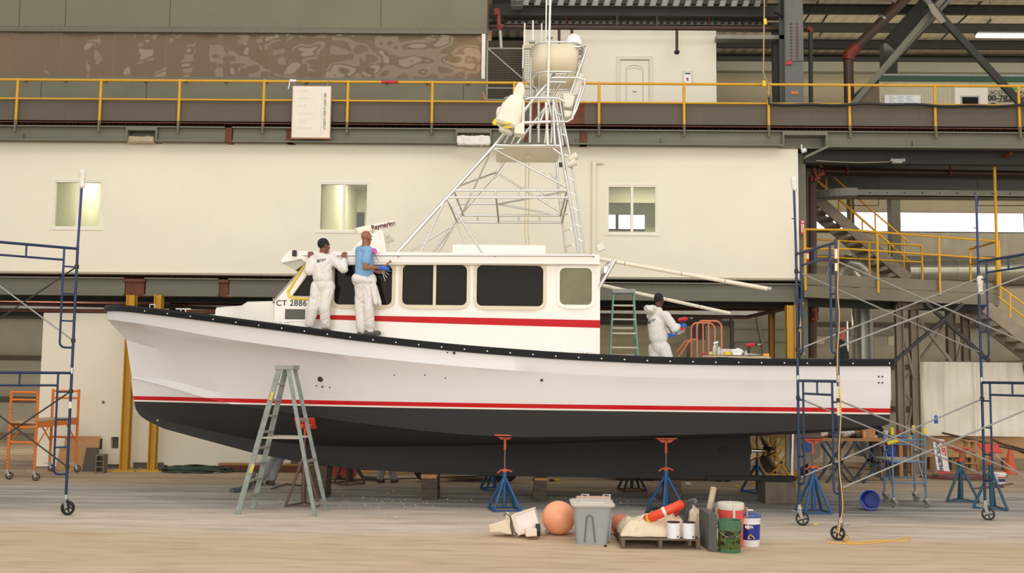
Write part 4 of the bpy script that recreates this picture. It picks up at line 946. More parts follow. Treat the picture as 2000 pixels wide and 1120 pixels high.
text('Raymarine',M('maroon_letter',(90,20,40),.5),rad,.115,lerp(A,B,.66)+sd*.0715+u2*.0,d_,u2,'lettering',bold=.003) if sd.y<0 else text('Raymarine',M('maroon_letter',(90,20,40),.5),rad,.115,lerp(A,B,.66)-sd*.0715,d_,u2,'lettering',bold=.003)
p=P(754,482,18.3); mb=MB(); mb.lathe((p.x,p.y,zr2),[(.16,0),(.16,.05),(.10,.07),(.1,.14),(.02,.16)],18); mb.build('horn_base',m_cab,boat,smooth=50)
mb=MB(); mb.lathe(P(758,470,18.2),[(.05,-.1),(.05,.02),(.09,.08)],14,(0,.9,0)); mb.tube([P(766,478,18.2),P(772,478,18.2)],.015,6); mb.build('searchlight',m_pale,boat,smooth=50)
MB().lathe(P(720,455,18)+V((0,0,-.05)),[(.03,0),(.03,.1)],10)
# stern spotlights & rod holders & outriggers
p=C(1166,490,17.3); mb=MB(); mb.tube([(p.x,17.3,zr2),(p.x+.02,17.3,zr2+.1)],.015,6); mb.obox((p.x+.06,17.3,zr2+.15),.13,.1,.12,(0,-.4,0)); mb.build('stern_floodlight',m_pale,boat,bevel=.01)
for i in range(4):
    a=P(1202-i*5,508+i*2,17.0+.12*i); b=P(1174-i*3,556+i*6,17.0+.12*i); MB().tube([a,b],.028,10).build('rod_holder',m_alu,boat,smooth=50)
MB().obox(P(1180,532,17.5),.08,.8,.12,(0,0,0)).build('rod_holder_bar',m_alu,boat,bevel=.01)
for (a,b) in (((1165,505),(1503,565)),((1168,556),(1428,613))):
    pa,pb=(P(*a,17.25),P(*b,16.6)) if a[1]<520 else (P(*a,19.5),P(*b,20.1))
    o=MB().tube([pa,pb],.034,12).build('outrigger_pole',M('cream_outrigger_tube',(232,222,200),.5,var=.05),boat,smooth=50)
    MB().tube([lerp(pa,pb,.99),pb+(pb-pa).normalized()*.03],.04,12).build('end_cap',m_galv,o,smooth=50)
    for t in (.17,.5,.75): MB().tube([lerp(pa,pb,t),lerp(pa,pb,t+.004)],.0355,12).build('tape_band',M('tan_tape',(180,120,84),.6),o)
# ================================================================ PEOPLE
m_skinA=M('brown_skin',(128,82,58),.55,var=.06,vs=8); m_skinB=M('tan_brown_skin',(150,96,66),.5,var=.05,vs=8); m_skinC=M('deep_brown_skin',(78,50,38),.55,var=.05,vs=8)
m_cov=M('white_coverall_fabric',(226,221,213),.8,bump=.15,bs=16); m_hair=M('black_hair',(24,20,18),.7,bump=.6,bs=90)
m_shirt=M('light_blue_shirt',(126,168,204),.85,bump=.2,bs=14); m_glove=M('blue_nitrile_glove',(24,98,196),.45); m_shoe=M('grey_work_shoe',(92,86,78),.8,var=.15); m_sock=M('black_sock',(20,20,22),.9)
m_pantsg=M('pale_grey_trousers',(170,168,172),.85,bump=.25,bs=10); m_dpants=M('dark_work_trousers',(34,36,40),.85,bump=.2,bs=12)
def snap_to(o,root,names,out=.004):
    """lays flat marks of o on the clothing surface facing the camera side"""
    pts=[]
    for c in root.children:
        if c.name.split('.')[0] in names: pts+=[v.co for v in c.data.vertices]
    for v in o.data.vertices:
        near=[p.y for p in pts if abs(p.x-v.co.x)<.016 and abs(p.z-v.co.z)<.016]
        if near: v.co.y=min(near)-out
def head_caps(mb,c,R,s=1.0):
    f=lambda x,y,z: c+R@V((x,y,z))*s   # +y is the face direction
    e=R.to_euler()
    mb.ell(f(0,-.01,.03),.074*s,.094*s,.090*s,e,18,12); mb.ell(f(0,.022,-.03),.060*s,.072*s,.080*s,e,16,10)
    mb.cap(f(-.025,.05,-.085),f(.025,.05,-.085),.026*s,.026*s)          # chin
    mb.cap(f(0,.088,.012),f(0,.104,-.028),.010*s,.015*s,8)               # nose
    mb.cap(f(-.045,.074,.032),f(.045,.074,.032),.016*s,.016*s,8)         # brow
    mb.cap(f(-.02,.086,-.058),f(.02,.086,-.058),.009*s,.009*s,8)         # lips
    for sx in (-1,1):
        mb.ell(f(sx*.078,-.008,-.002),.010*s,.022*s,.034*s,e,10,8)       # ears
        mb.ell(f(sx*.045,.058,-.02),.022*s,.025*s,.022*s,e,10,8)         # cheeks
def hand_caps(mb,w,d,nrm,thumb,curl=.9,g=0.0,s=1.0):
    """w wrist, d hand direction, nrm palm normal (the side fingers close to), thumb side direction"""
    d=V(d).normalized(); nrm=V(nrm); nrm=(nrm-d*nrm.dot(d)).normalized(); sd=V(thumb); sd=(sd-d*sd.dot(d)-nrm*sd.dot(nrm)).normalized()
    for k in range(4):
        o=(1.5-k)*.020*s; mb.cap(w+sd*o*.6+d*.01,w+d*.088*s+sd*o,.017*s+g,.0135*s+g,8)
    L=[.036,.042,.039,.030]
    for k in range(4):
        o=(1.5-k)*.021*s; p=w+d*.09*s+sd*o; a=.25*curl
        for j,ln in enumerate((1.1,.75,.6)):
            a+= curl*(.75 if j else .35); v=d*math.cos(a)+nrm*math.sin(a); q_=p+v*(L[k]*ln*s); mb.cap(p,q_,(.0098-.0012*j)*s+g,(.0090-.0012*j)*s+g,7); p=q_
    p=w+d*.028*s+sd*.026*s; a=.7
    for j,ln in enumerate((.038,.032,.026)):
        v=(d*math.cos(a)+sd*math.sin(a)+nrm*(.35+.35*j*curl)).normalized(); q_=p+v*ln*s; mb.cap(p,q_,(.0125-.0015*j)*s+g,(.0110-.0015*j)*s+g,7); p=q_; a-=.4
def person(label,J,skin,cloth=True,top=None,bottom=None,hair='short',face=(1,0,0),hpitch=0,hands=None,glove=(False,False),sleeve='long',base=None,shoe=True,s=1.0,vox=.014,hood=True,group=None,cov=None):
    base=base or V(((J['anL'].x+J['anR'].x)/2,(J['anL'].y+J['anR'].y)/2,min(J['anL'].z,J['anR'].z)-.08))
    t=thing('person',label,'person',base,group)
    mb=MB(); fy_=V(face).normalized(); fx=fy_.cross(V((0,0,1))).normalized(); R=Matrix((fx,fy_,V((0,0,1)))).transposed() @ Matrix.Rotation(hpitch,3,'X')
    hc=J['head']; head_caps(mb,hc,R,s)
    mb.cap(J['neck']-V((0,0,.06)),hc+V((0,0,-.05))-fy_*.02,.060*s,.055*s)
    mb.cap(J['shL'],J['shR'],.062*s,.062*s); mb.cap(J['neck']-V((0,0,.05)),J['chest'],.09*s,.13*s); mb.cap(J['chest'],J['pelvis'],.125*s,.13*s); mb.cap(J['hipL'],J['hipR'],.09*s,.09*s)
    for a in 'LR':
        mb.cap(J['sh'+a],J['el'+a],.052*s,.042*s); mb.cap(J['el'+a],J['wr'+a],.041*s,.027*s)
        mb.cap(J['hip'+a],J['kn'+a],.085*s,.055*s); mb.cap(J['kn'+a],J['an'+a],.055*s,.037*s)
        td=V(J.get('toe'+a,fy_)).normalized(); mb.cap(J['an'+a]+V((0,0,-.03))-td*.02,J['an'+a]+td*.14+V((0,0,-.045)),.036*s,.028*s)
    hd=hands or {}
    for a in 'LR':
        h=hd.get(a) or ((J['wr'+a]-J['el'+a]),fy_,V((0,0,1)),.5)
        hand_caps(mb,J['wr'+a],h[0],h[1],h[2],h[3],0,s)
    body=remesh(mb,'body',skin,t,.0085 if vox<.015 else .012,1)
    for i,a in enumerate('LR'):
        if glove[i]:
            h=hd.get(a) or ((J['wr'+a]-J['el'+a]),fy_,V((0,0,1)),.5); mb=MB(); hand_caps(mb,J['wr'+a],h[0],h[1],h[2],h[3],.0035,s); mb.cap(J['wr'+a]-V(h[0]).normalized()*.05,J['wr'+a]+V(h[0]).normalized()*.02,.036*s,.034*s); remesh(mb,'glove',m_glove,t,.007,1)
    for sx in (-1,1): MB().ell(hc+R@V((sx*.028,.078,.012))*s,.011*s,.008*s,.007*s).build('eye',M('eye_white',(226,220,210),.3),t,smooth=50); MB().ell(hc+R@V((sx*.028,.0855,.012))*s,.005*s,.003*s,.005*s).build('pupil',m_text,t,smooth=50)
    if hair:
        mb=MB(); e=R.to_euler(); c=hc+R@V((0,-.018,.038))*s; th={'short':.005,'thick':.010,'shaved':.003}[hair]; rings=[]
        for i in range(11):
            a=PI*i/10*.60; ring_=[]
            for k in range(22):
                ph=2*PI*k/22; back=max(0,-math.sin(ph)); aa=a*(1+ .45*back) if i>0 else 0.001
                d=V(((.075+th)*math.sin(aa)*math.cos(ph),(.090+th)*math.sin(aa)*math.sin(ph),(.088+th)*math.cos(aa))); ring_.append(c+R@d*s)
            rings.append(ring_)
        inner=[[lerp(p,c,.12) for p in r] for r in reversed(rings)]
        mb.loft(rings+inner); mb.build('hair',m_hair,t,smooth=60)
    top_m=top or m_cov; bot_m=bottom or m_cov
    # trunk and sleeves
    mb=MB(); waist=lerp(J['pelvis'],J['chest'],.25)
    fat=1.0 if cloth else .9
    mb.cap(J['neck']-V((0,0,.075)),J['chest'],.10*s*fat,.165*s*fat,16); mb.cap(J['chest'],lerp(J['chest'],waist,.8),.168*s*fat,.168*s*fat,16); mb.cap(lerp(J['chest'],waist,.8),waist,.14*s*fat,.135*s*fat,16); mb.cap(lerp(J['shL'],J['shR'],.08),lerp(J['shL'],J['shR'],.92),.088*s*fat,.088*s*fat)
    for a in 'LR':
        if sleeve=='long':
            mb.cap(J['sh'+a],J['el'+a],.084*s,.078*s); mb.cap(J['el'+a],lerp(J['el'+a],J['wr'+a],.55),.076*s,.060*s); mb.cap(lerp(J['el'+a],J['wr'+a],.55),lerp(J['el'+a],J['wr'+a],.88),.060*s,.036*s)
        else: mb.cap(J['sh'+a],lerp(J['sh'+a],J['el'+a],.62),.078*s,.072*s)
    if hood and cloth:
        bk=-fy_; mb.cap(J['neck']+bk*.06+V((-.05,0,-.01)),J['neck']+bk*.06+V((.05,0,-.01)),.055*s,.055*s)
    if not (cloth and top is None): 
        o=remesh(mb,'shirt',top_m,t,min(vox,.012),2,.008,7,cloth=True)
        mb=MB()
    legs=mb
    legs.cap(waist,J['pelvis'],.130*s,.148*s,16); legs.cap(J['hipL'],J['hipR'],.115*s,.115*s)
    for a in 'LR':
        k=.078 if cloth or bottom is not m_dpants else .065
        legs.cap(J['hip'+a],J['kn'+a],.118*s,.094*s); legs.cap(J['kn'+a],lerp(J['kn'+a],J['an'+a],.85),.096*s,.080*s)
        if cov!='short': legs.cap(lerp(J['kn'+a],J['an'+a],.8),lerp(J['kn'+a],J['an'+a],1.0),.080*s,.066*s)
    if not cloth and bottom is m_cov: 
        legs.cap(waist+V((-.1,0,-.03)),waist+V((.1,0,-.03)),.115,.115); 
    remesh(legs,'coverall' if bot_m is m_cov else 'trousers',bot_m,t,min(vox,.012),2,.014,9,cloth=True)
    if shoe:
        for a in 'LR':
            td=V(J.get('toe'+a,fy_)); td.z=0; td.normalize(); mb=MB(); z=J['an'+a].z-.05; A=V((J['an'+a].x,J['an'+a].y,z))
            mb.cap(A-td*.05,A+td*.15,.050*s,.044*s); mb.cap(A,A+V((0,0,.06)),.054*s,.05*s); remesh(mb,'shoe',m_shoe,t,.012,1)
    return t
def J_(**k): return {a:b for a,b in k.items()}
# worker 1: white coverall, gripping the roof rail
Y=16.93
def Q(px,py,dy=0): return P(px,py,Y+dy)
zd1=sinterp(T_s,P(620,640,Y).x)-.03
J=J_(head=Q(633,481,-.0),neck=Q(631,499),chest=Q(631,520),pelvis=Q(631,557,-.02),shL=Q(614,508),shR=Q(650,506),elL=Q(604,529,-.06),elR=Q(671,526,-.06),
 wrL=Q(605,504,.0),wrR=Q(672,505,.0),hipL=Q(621,560,-.02),hipR=Q(641,560,-.02),knL=Q(611,602,-.06),knR=Q(634,602,-.08),anL=Q(604,638),anR=Q(636,640),toeL=V((-.2,1,0)),toeR=V((.1,1,0)))
up=V((0,.25,1))
w1p=person('man in white coverall with black hair gripping the cabin roof rail with both hands',J,m_skinA,hair='thick',face=(.75,.66,0),hands={'L':(up,V((0,1,0)),V((1,0,0)),1.3),'R':(up,V((0,1,0)),V((-1,0,0)),1.3)})
def logo(parent,p,xd,zd,wd):
    xd=V(xd).normalized(); zd=V(zd).normalized(); mb=MB(); n=xd.cross(zd)
    for k in range(7): 
        a=p+xd*(wd*(-.5+k/7)); mb.bar(a-zd*.015,a+zd*(.012 if k%2 else .022)+xd*.008,.010,.004,n)
    mb.bar(p-xd*wd*.5-zd*.03,p+xd*wd*.2-zd*.03,.012,.004,n); mb.bar(p-xd*wd*.5-zd*.02,p-xd*wd*.3-zd*.03,.02,.004,n)
    o=mb.build('printed_logo',m_text,parent); snap_to(o,parent,('coverall',)); return o
logo(w1p,Q(627,507,-.178)+V((0,0,0)),(1,0,.12),(0,-.1,1),.15)
# worker 2: blue t-shirt, coverall tied at the waist
Y=16.88
J=J_(head=Q(715.5,465),neck=Q(714,480),chest=Q(712,505),pelvis=Q(711,556),shL=Q(703,490,.05),shR=Q(719,489,-.12),elL=Q(704,524,.12),elR=Q(713,523,-.2),
 wrL=Q(738,532,.12),wrR=Q(743,523,-.1),hipL=Q(706,560,.0),hipR=Q(719,560,-.02),knL=Q(703,602,.02),knR=Q(720,603,-.05),anL=Q(706,648),anR=Q(722,645),toeL=V((.4,.8,0)),toeR=V((.8,.3,0)))
w2p=person('bald man in light blue t-shirt with a white coverall tied at his waist',J,m_skinB,cloth=False,top=m_shirt,bottom=m_cov,hair=None,face=(.55,.83,0),sleeve='short',hood=False,glove=(False,True),
  hands={'R':(V((1,.1,.0)),V((0,.6,-.4)),V((0,0,1)),.9),'L':(V((1,.2,.2)),V((0,-1,0)),V((0,0,1)),.8)})
mb=MB(); mb.cap(Q(697,545,-.1),Q(726,549,-.1),.07,.07); mb.cap(Q(727,548,-.1),Q(735,592,-.12),.06,.045); mb.cap(Q(731,560,-.05),Q(741,594,-.05),.05,.04); mb.cap(Q(700,545,.1),Q(722,545,.1),.07,.07)
remesh(mb,'tied_coverall_top',m_cov,w2p,.012,2,.016,10,cloth=True)
mb=MB(); mb.lathe(Q(730,491,-.06),[(.02,-.05),(.05,-.045),(.055,0),(.05,.03),(.02,.035)],16,(PI/2,0,0)); o=mb.build('respirator_cartridge',M('pink_filter',(228,84,176),.5),w2p,smooth=50)
MB().tube([Q(712,482,-.1),Q(722,486,-.12),Q(729,491,-.08)],.008,5).build('respirator_strap',M('dark_strap',(50,40,44),.7),w2p)
MB().tube([Q(722,496,-.1),Q(730,494,-.1),Q(736,505,-.06),Q(740,512,0)],.004,5).build('respirator_cord',m_dark,w2p)
hp=Q(752,519,-.1)
mb=MB(); mb.tube([hp+V((-.02,0,-.02)),hp+V((.1,0,.08))],[.012,.02],8); solo(mb,'paint_brush',m_wood,'worn paint brush held up in the blue glove of the man in the t-shirt','brush')
mb=MB(); q1=Q(745,527,.1); 
for k in range(4): mb.bar(q1,q1+V((.16-.03*k,0,-.03-.055*k)),.015,.008)
solo(mb,'putty_knife_set',m_galv,'fan of putty knives held below the paint brush against the dark window','tool')
# worker 3
Y=18.25
J=J_(head=Q(1287,587,.0),neck=Q(1286,604),chest=Q(1283,632),pelvis=Q(1287,676),shL=Q(1272,617,.12),shR=Q(1300,617,-.14),elL=Q(1300,650,.15),elR=Q(1318,642,-.2),
 wrL=Q(1307,655,.0),wrR=Q(1327,636,-.1),hipL=Q(1279,680,.05),hipR=Q(1296,680,-.05),knL=Q(1277,722,.08),knR=Q(1311,722,-.08),anL=Q(1270,760,.1),anR=Q(1325,760,-.08),toeL=V((.8,.5,0)),toeR=V((.9,.2,0)))
w3p=person('man in white hooded coverall and blue gloves standing in the cockpit holding a red drill',J,m_skinC,hair='short',face=(.62,.78,0),glove=(True,True),hpitch=-.15,
  hands={'R':(V((1,0,.15)),V((0,.6,-.4)),V((0,0,1)),1.3),'L':(V((1,0,-.1)),V((0,.2,1)),V((0,1,0)),1.0)})
mb=MB(); mb.ell(Q(1268,605,-.02),.11,.14,.075,(0,.45,0)); mb.ell(Q(1276,602,-.02),.09,.13,.055,(0,.2,0)); remesh(mb,'hood',m_cov,w3p,.011,2,.02,9,cloth=True)
logo(w3p,Q(1274,626,-.185),(1,0,.35),(-.3,0,1),.14)
def drill(loc,rz,tilt,label,name='cordless_drill'):
    m_r=M('tool_red',(190,28,34),.4); R=Matrix.Rotation(rz,3,'Z')@Matrix.Rotation(tilt,3,'Y'); loc=V(loc)
    t=thing(name,label,'drill',loc); f=lambda x,y,z: loc+R@V((x,y,z))
    e=R.to_euler()
    mb=MB(); mb.tube([f(-.09,0,0),f(-.07,0,0),f(.06,0,0),f(.08,0,0)],[.022,.034,.036,.026],12); mb.build('motor_housing',m_r,t,smooth=50)
    MB().tube([f(.08,0,0),f(.12,0,0),f(.13,0,0)],[.022,.020,.010],10).build('chuck',m_text,t,smooth=50)
    MB().tube([f(.13,0,0),f(.19,0,0)],.005,6).build('drill_bit',m_alu,t)
    mb=MB(); mb.bar(f(-.03,0,-.02),f(-.055,0,-.15),.032,.045,f(1,0,0)-loc); mb.build('handle',m_text,t,bevel=.008)
    MB().obox(f(-.04,0,-.165),.12,.07,.035,e).build('battery',m_r,t,bevel=.006)
    return t
drill(Q(1334,624,-.1),0.2,-.15,'red and black cordless drill in the gloved hand of the man in the cockpit')
mb=MB(); q1=Q(1316,653,-.03)
for k in range(9): mb.tube([q1+V((-.03,0,.01*k-.02)),q1+V((.10,.01*k,.01*k)),q1+V((.2,.02*k,.05+.015*k))],.004,4)
solo(mb,'cable_bundle',M('clear_white_cable',(206,202,190),.4),'loose bundle of thin white cable in the lower glove of the man in the cockpit','cable')
# worker 4 and 5: legs seen below the hull
def below(px1,px2,py,Yb,label,top,bottom,lean=(0,0),cov=None,face=(1,.3,0),squat=0):
    a=P(px1,py,Yb); b=P(px2,py,Yb+.05); c=(a+b)/2+V((lean[0],lean[1],0)); h=lambda z,dx=0,dy=0: V((c.x+dx,c.y+dy,z))
    f=V(face).normalized(); sd=f.cross(V((0,0,1)))
    m=lambda q_,t: V((lerp(q_.x,c.x,t),lerp(q_.y,c.y,t),0))
    J=J_(head=h(1.60-squat)+f*.05,neck=h(1.44-squat),chest=h(1.22-squat),pelvis=h(.93-squat*.8),shL=h(1.38-squat)-sd*.18,shR=h(1.38-squat)+sd*.18,elL=h(1.3-squat)-sd*.2+f*.24,elR=h(1.3-squat)+sd*.2+f*.24,
      wrL=h(1.45-squat)-sd*.1+f*.42,wrR=h(1.45-squat)+sd*.1+f*.42,hipL=h(.9-squat*.8)-sd*.09,hipR=h(.9-squat*.8)+sd*.09,
      knL=m(a,.55)+V((0,0,.48)),knR=m(b,.55)+V((0,0,.48)),anL=V((a.x,a.y,.085)),anR=V((b.x,b.y,.085)),toeL=f,toeR=f)
    if squat: J['knL']+=f*.12; J['knR']+=f*.12
    return person(label,J,m_skinA,cloth=False,top=top,bottom=bottom,hair='short',face=face,cov=cov,hood=False)
w4=below(507,530,945,20.25,'person in pale grey trousers and black socks seen under the bow behind the ladder',m_pantsg,m_pantsg,lean=(.34,.12),cov='short',face=(-.7,.7,0))
w5=below(742,769,944,20.95,'person in baggy pale grey trousers seen only below the keel behind the boat',m_pantsg,m_pantsg,face=(.3,1,0),lean=(0,.1))
for w_,px in ((w4,(507,530)),):
    for x in px:
        a=P(x,930,20.25 if x==507 else 20.3); MB().cap((a.x,a.y,.1),(a.x+(.02),a.y,.24),.048,.05).build('sock',m_sock,w_,smooth=50)
w6p=below(1704,1719,912,25.7,'person in dark clothes standing at the far workbench beyond the transom',m_dpants,m_dpants,face=(.2,1,0))
# ================================================================ SCAFFOLDS, STANDS, LADDERS
def caster(parent,x,y,ztop,r=.10,ang=0.6,mw=None):
    """swivel caster with fork, brake and spoked wheel"""
    fx,fy_=math.cos(ang),math.sin(ang); d=V((fx,fy_,0)); a=V((-fy_,fx,0)); c=V((x,y,r))+d*.04
    mb=MB(); mb.lathe((x,y,ztop-.03),[(.035,-.02),(.045,-.005),(.04,.01),(.025,.03)],10); mb.bar(V((x,y,ztop-.05))-a*.045,V((x,y,ztop-.05))+a*.045,.06,.02)
    for s_ in (-1,1): mb.bar(V((x,y,ztop-.05))+a*(s_*.042),c+a*(s_*.042),.012,.05,d)
    fk=mb.build('caster_fork',m_galv,parent,bevel=.003)
    MB().bar(c+V((0,0,.09))-d*.02,c-d*.16+V((0,0,.12)),.03,.012).build('brake_lever',m_galv,fk)
    mb=MB(); ro=[c+d*(r*math.cos(t))*1+V((0,0,r*math.sin(t))) for t in [2*PI*k/24 for k in range(24)]]
    prof=[]
    for t in [2*PI*k/24 for k in range(24)]:
        u=d*math.cos(t)+V((0,0,math.sin(t))); prof.append([c+u*(r*.72)-a*.022,c+u*(r*.97)-a*.022,c+u*r-a*.012,c+u*r+a*.012,c+u*(r*.97)+a*.022,c+u*(r*.72)+a*.022])
    mb.loft(prof,False,True); wh=mb.build('wheel',mw or m_text,fk,smooth=40)
    mb=MB()
    for k in range(5):
        t=2*PI*k/5; mb.bar(c,c+(d*math.cos(t)+V((0,0,math.sin(t))))*r*.75,.02,.02,a)
    mb.tube([c-a*.03,c+a*.03],.022,8); mb.build('spokes',m_dark if not mw else mw,fk)
def sc_frame(parent,a,b,z0,H,mat,top=True):
    """arched ladder frame between post foot a and b (xy)"""
    A=V((a[0],a[1],0));B=V((b[0],b[1],0)); d=(B-A).normalized(); L=(B-A).length; z=lambda p,h: p+V((0,0,z0+h))
    r=.0215
    for n,p in (('post',A),('post',B)):
        MB().tube([z(p,0),z(p,H)],r,10).build(n,mat,parent,smooth=50)
        MB().tube([z(p,-.06),z(p,.03)],r+.004,10).build('coupling',M('bare_coupling',(196,196,190),.3,metal=.6),parent,smooth=50)
    mb=MB(); mb.tube([z(A,H-.05),z(B,H-.05)],r,10); mb.tube([z(A+d*.2,H-.24),z(B-d*.2,H-.24)],.017,8); m=lerp(A,B,.5); mb.tube([z(m,H-.05),z(m,H-.24)],.015,8); mb.build('top_bar',mat,parent,smooth=50)
    for p,s_ in ((A,1),(B,-1)):
        q_=p+d*(s_*.2); mb=MB(); lo=.34
        pts=[z(q_,H-.05),z(q_,lo+.08)]+[z(q_-d*(s_*.08*(1-math.cos(t))),lo+.08-.08*math.sin(t)) for t in (PI/6,PI/3,PI/2)]+[z(p,lo)]
        mb.tube(pts,.017,8)
        k=.75
        while k<H-.3: mb.tube([z(p,k),z(q_,k)],.013,6); k+=.42
        mb.build('ladder_side',mat,parent,smooth=50)
def brace(parent,a,b,mat=None):
    o=MB().tube([a,b],.0125,8).build('cross_brace',mat or m_galv,parent,smooth=50)
    for p in (a,b): MB().obox(p,.05,.06,.06).build('brace_lock',m_dark,o,bevel=.005)
H=1.93; z0=.28
# right scaffold
A1=G(1562,1027);A2=G(1640,1056); B1=G(1925,1017)
dfr=(A2-A1); dfr.z=0; A2=A1+dfr.normalized()*1.42
B2=B1+(A2-A1)+V((.12,0,0))
t=thing('scaffold','tall blue tube scaffold with grey cross braces over the stern at right','scaffold',(A1+B1)/2)
for p in (A1,A2,B1,B2): caster(t,p.x,p.y,z0,.10,{0:-.3}.get(0) if p is A1 else (2.6 if p is A2 else -.5))
for k in (0,1):
    sc_frame(t,A1,A2,z0+k*H,H,m_blue); sc_frame(t,B1,B2,z0+k*H,H,m_blue)
zz_=z0+2*H
pA=MB().tube([A1+V((0,0,zz_)),A1+V((-.02,0,zz_+1.02))],.019,10).build('guard_post',M('deep_blue_post',(22,48,106),.35),t,smooth=50)
pB=MB().tube([B1+V((0,0,zz_)),B1+V((0,0,zz_+1.02))],.019,10).build('guard_post',M('deep_blue_post',(0,0,0)),t,smooth=50)
for p,zt in ((A1,zz_+.5),(B1,zz_+.5),(B1,zz_+.2)): MB().tube([p+V((-.06,0,zt)),p+V((0,0,zt))],.008,5).build('pin',m_dark,t)
bf=lambda p,z: p+V((0,-.0,z))
for (p,q_) in ((A1,B1),(A2,B2)):
    for k in (0,1):
        lo=z0+k*H+.42; hi=z0+k*H+1.62
        brace(t,bf(p,hi),bf(q_,lo)); brace(t,bf(p,lo),bf(q_,hi))
# bag and stickers on the posts
def bag(p,h,mat,label,name='plastic_bag',w=.05):
    mb=MB(); mb.cap(p+V((0,0,-h)),p,w*.7,w); mb.cap(p+V((.01,0,-h*1.1)),p+V((-.01,0,-h*.6)),w*.8,w*.6)
    o=remesh(mb,name,mat,None,.01,1,.012,22); tag(o,label,'plastic bag'); return o
m_bag=M('crumpled_white_plastic',(232,226,214),.4,bump=.4,bs=30)
def offset_origin(o,loc):
    loc=V(loc); o.data.transform(Matrix.Translation(-loc)); o.location=loc; return o
offset_origin(bag(A1+V((-.02,0,zz_+1.10)),.12,m_bag,'crumpled white plastic wrapped on the blue post tip by the white wall corner'),A1+V((0,0,zz_+1.0)))
offset_origin(bag(B1+V((.01,-.03,P(1915,545,B1.y).z)),.2,m_bag,'white plastic bag tied low on the far right scaffold post'),B1+V((0,0,3)))
lp=A2; MB().tube([lp+V((0,-.001,P(1640,812,lp.y).z)),lp+V((0,-.001,P(1640,755,lp.y).z))],.0235,10).build('warning_sticker',M('sticker_white',(232,224,206),.5),t)
mb=MB()
for k in range(9): z=lerp(P(1640,808,lp.y).z,P(1640,765,lp.y).z,k/8); mb.box(lp.x-.012,lp.x+.012,lp.y-.026,lp.y-.0235,z,z+.018)
mb.build('sticker_print',M('sticker_yellow',(196,190,40),.5),t)
MB().tube([lp+V((0,-.001,P(1632,530,lp.y).z)),lp+V((0,-.001,P(1632,487,lp.y).z))],.0235,10).build('warning_sticker',M('sticker_white',(0,0,0)),t)
# yellow cord down the front post and along the floor
m_cord=M('yellow_orange_cord',(232,178,74),.6)
pts=[A2+V((.02,-.03,4.4)),A2+V((.1,-.04,4.35)),A2+V((.13,-.04,4.1)),A2+V((.02,-.03,3.9))]
pts=[A2+V((.03,-.03,4.12+.0)),A2+V((.01,-.035,3.6))]+[A2+V((.02*math.sin(k*1.3),-.035,3.4-k*.27)) for k in range(12)]
gp=[(1636,1036),(1640,1052),(1652,1056),(1658,1048),(1648,1044),(1650,1058),(1680,1060),(1720,1056),(1760,1058),(1778,1055),(1770,1051),(1740,1057),(1690,1063),(1640,1062),(1612,1060)]
pts+=[A2+V((-.03,-.06,.25)),A2+V((-.06,-.1,.1))]+[G(x,y,.008) for x,y in gp]
sm_=[]
for i in range(len(pts)-1):
    p0=pts[max(i-1,0)];p1=pts[i];p2=pts[i+1];p3=pts[min(i+2,len(pts)-1)]
    for k in range(4):
        t_=k/4; sm_.append(.5*((2*p1)+(p2-p0)*t_+(2*p0-5*p1+4*p2-p3)*t_**2+(3*p1-p0-3*p2+p3)*t_**3))
for p in sm_: p.z=max(p.z,.008)
solo(MB().tube(sm_,.007,6),'extension_cord',m_cord,'yellow orange cord hanging down the front scaffold post and curling on the floor','cord',loc=G(1640,1056))
mb=MB(); k_=[A1+V((.02,-.03,2.9)),A1+V((.07,-.04,3.2)),A1+V((.09,-.04,3.35)),A1+V((.05,-.04,3.1)),A1+V((.04,-.04,2.72)),A1+V((.09,-.04,2.55))]; mb.tube(k_,.007,6); solo(mb,'twine',m_cord,'short orange twine knotted on the left rear scaffold post','twine')
g_=P(1828,814,B1.y+.0); mb=MB(); mb.cap(g_,g_+V((.0,0,-.06)),.025,.03)
for k in range(4): mb.cap(g_+V((-.02+.013*k,0,-.06)),g_+V((-.03+.02*k,0,-.11)),.009,.007,6)
o=remesh(mb,'glove',m_glove,None,.007,1); tag(o,'blue rubber glove hung on a scaffold brace in front of the pale tarp','glove'); offset_origin(o,g_)
# left scaffold
L1=G(127,1007); d1=V((-.74,-.67,0)); L2=L1+d1*1.5; L3=L1+V((-1.66,.05,0)); L4=L3+d1*1.5
t=thing('scaffold','blue tube scaffold with black caster wheel at the left edge of the hall','scaffold',(L1+L4)/2)
m_blue2=M('navy_scaffold_paint',(30,50,88),.35,var=.12,vs=6,metal=.2)
for p in (L1,L2,L3,L4): caster(t,p.x,p.y,z0,.11,-.15)
for k in (0,1):
    sc_frame(t,L1,L2,z0+k*H,H,m_blue2); sc_frame(t,L3,L4,z0+k*H,H,m_blue2)
    for (p,q_) in ((L1,L3),(L2,L4)):
        brace(t,bf(p,z0+k*H+1.6),bf(q_,z0+k*H+.45),m_dark); brace(t,bf(p,z0+k*H+.45),bf(q_,z0+k*H+1.6),m_dark if k==0 else m_galv)
MB().tube([L1+V((0,0,zz_)),L1+V((.02,0,zz_+.92))],.019,10).build('guard_post',M('deep_blue_post',(0,0,0)),t,smooth=50)
MB().tube([L1+V((0,-.001,1.62)),L1+V((0,-.001,1.72))],.0225,10).build('post_label',M('sticker_white',(0,0,0)),t)
offset_origin(bag(L1+V((.02,0,zz_+1.16)),.2,m_bag,'crumpled white plastic wrapped on top of the left scaffold post'),L1+V((0,0,zz_+.9)))
# ---------------- jack stands

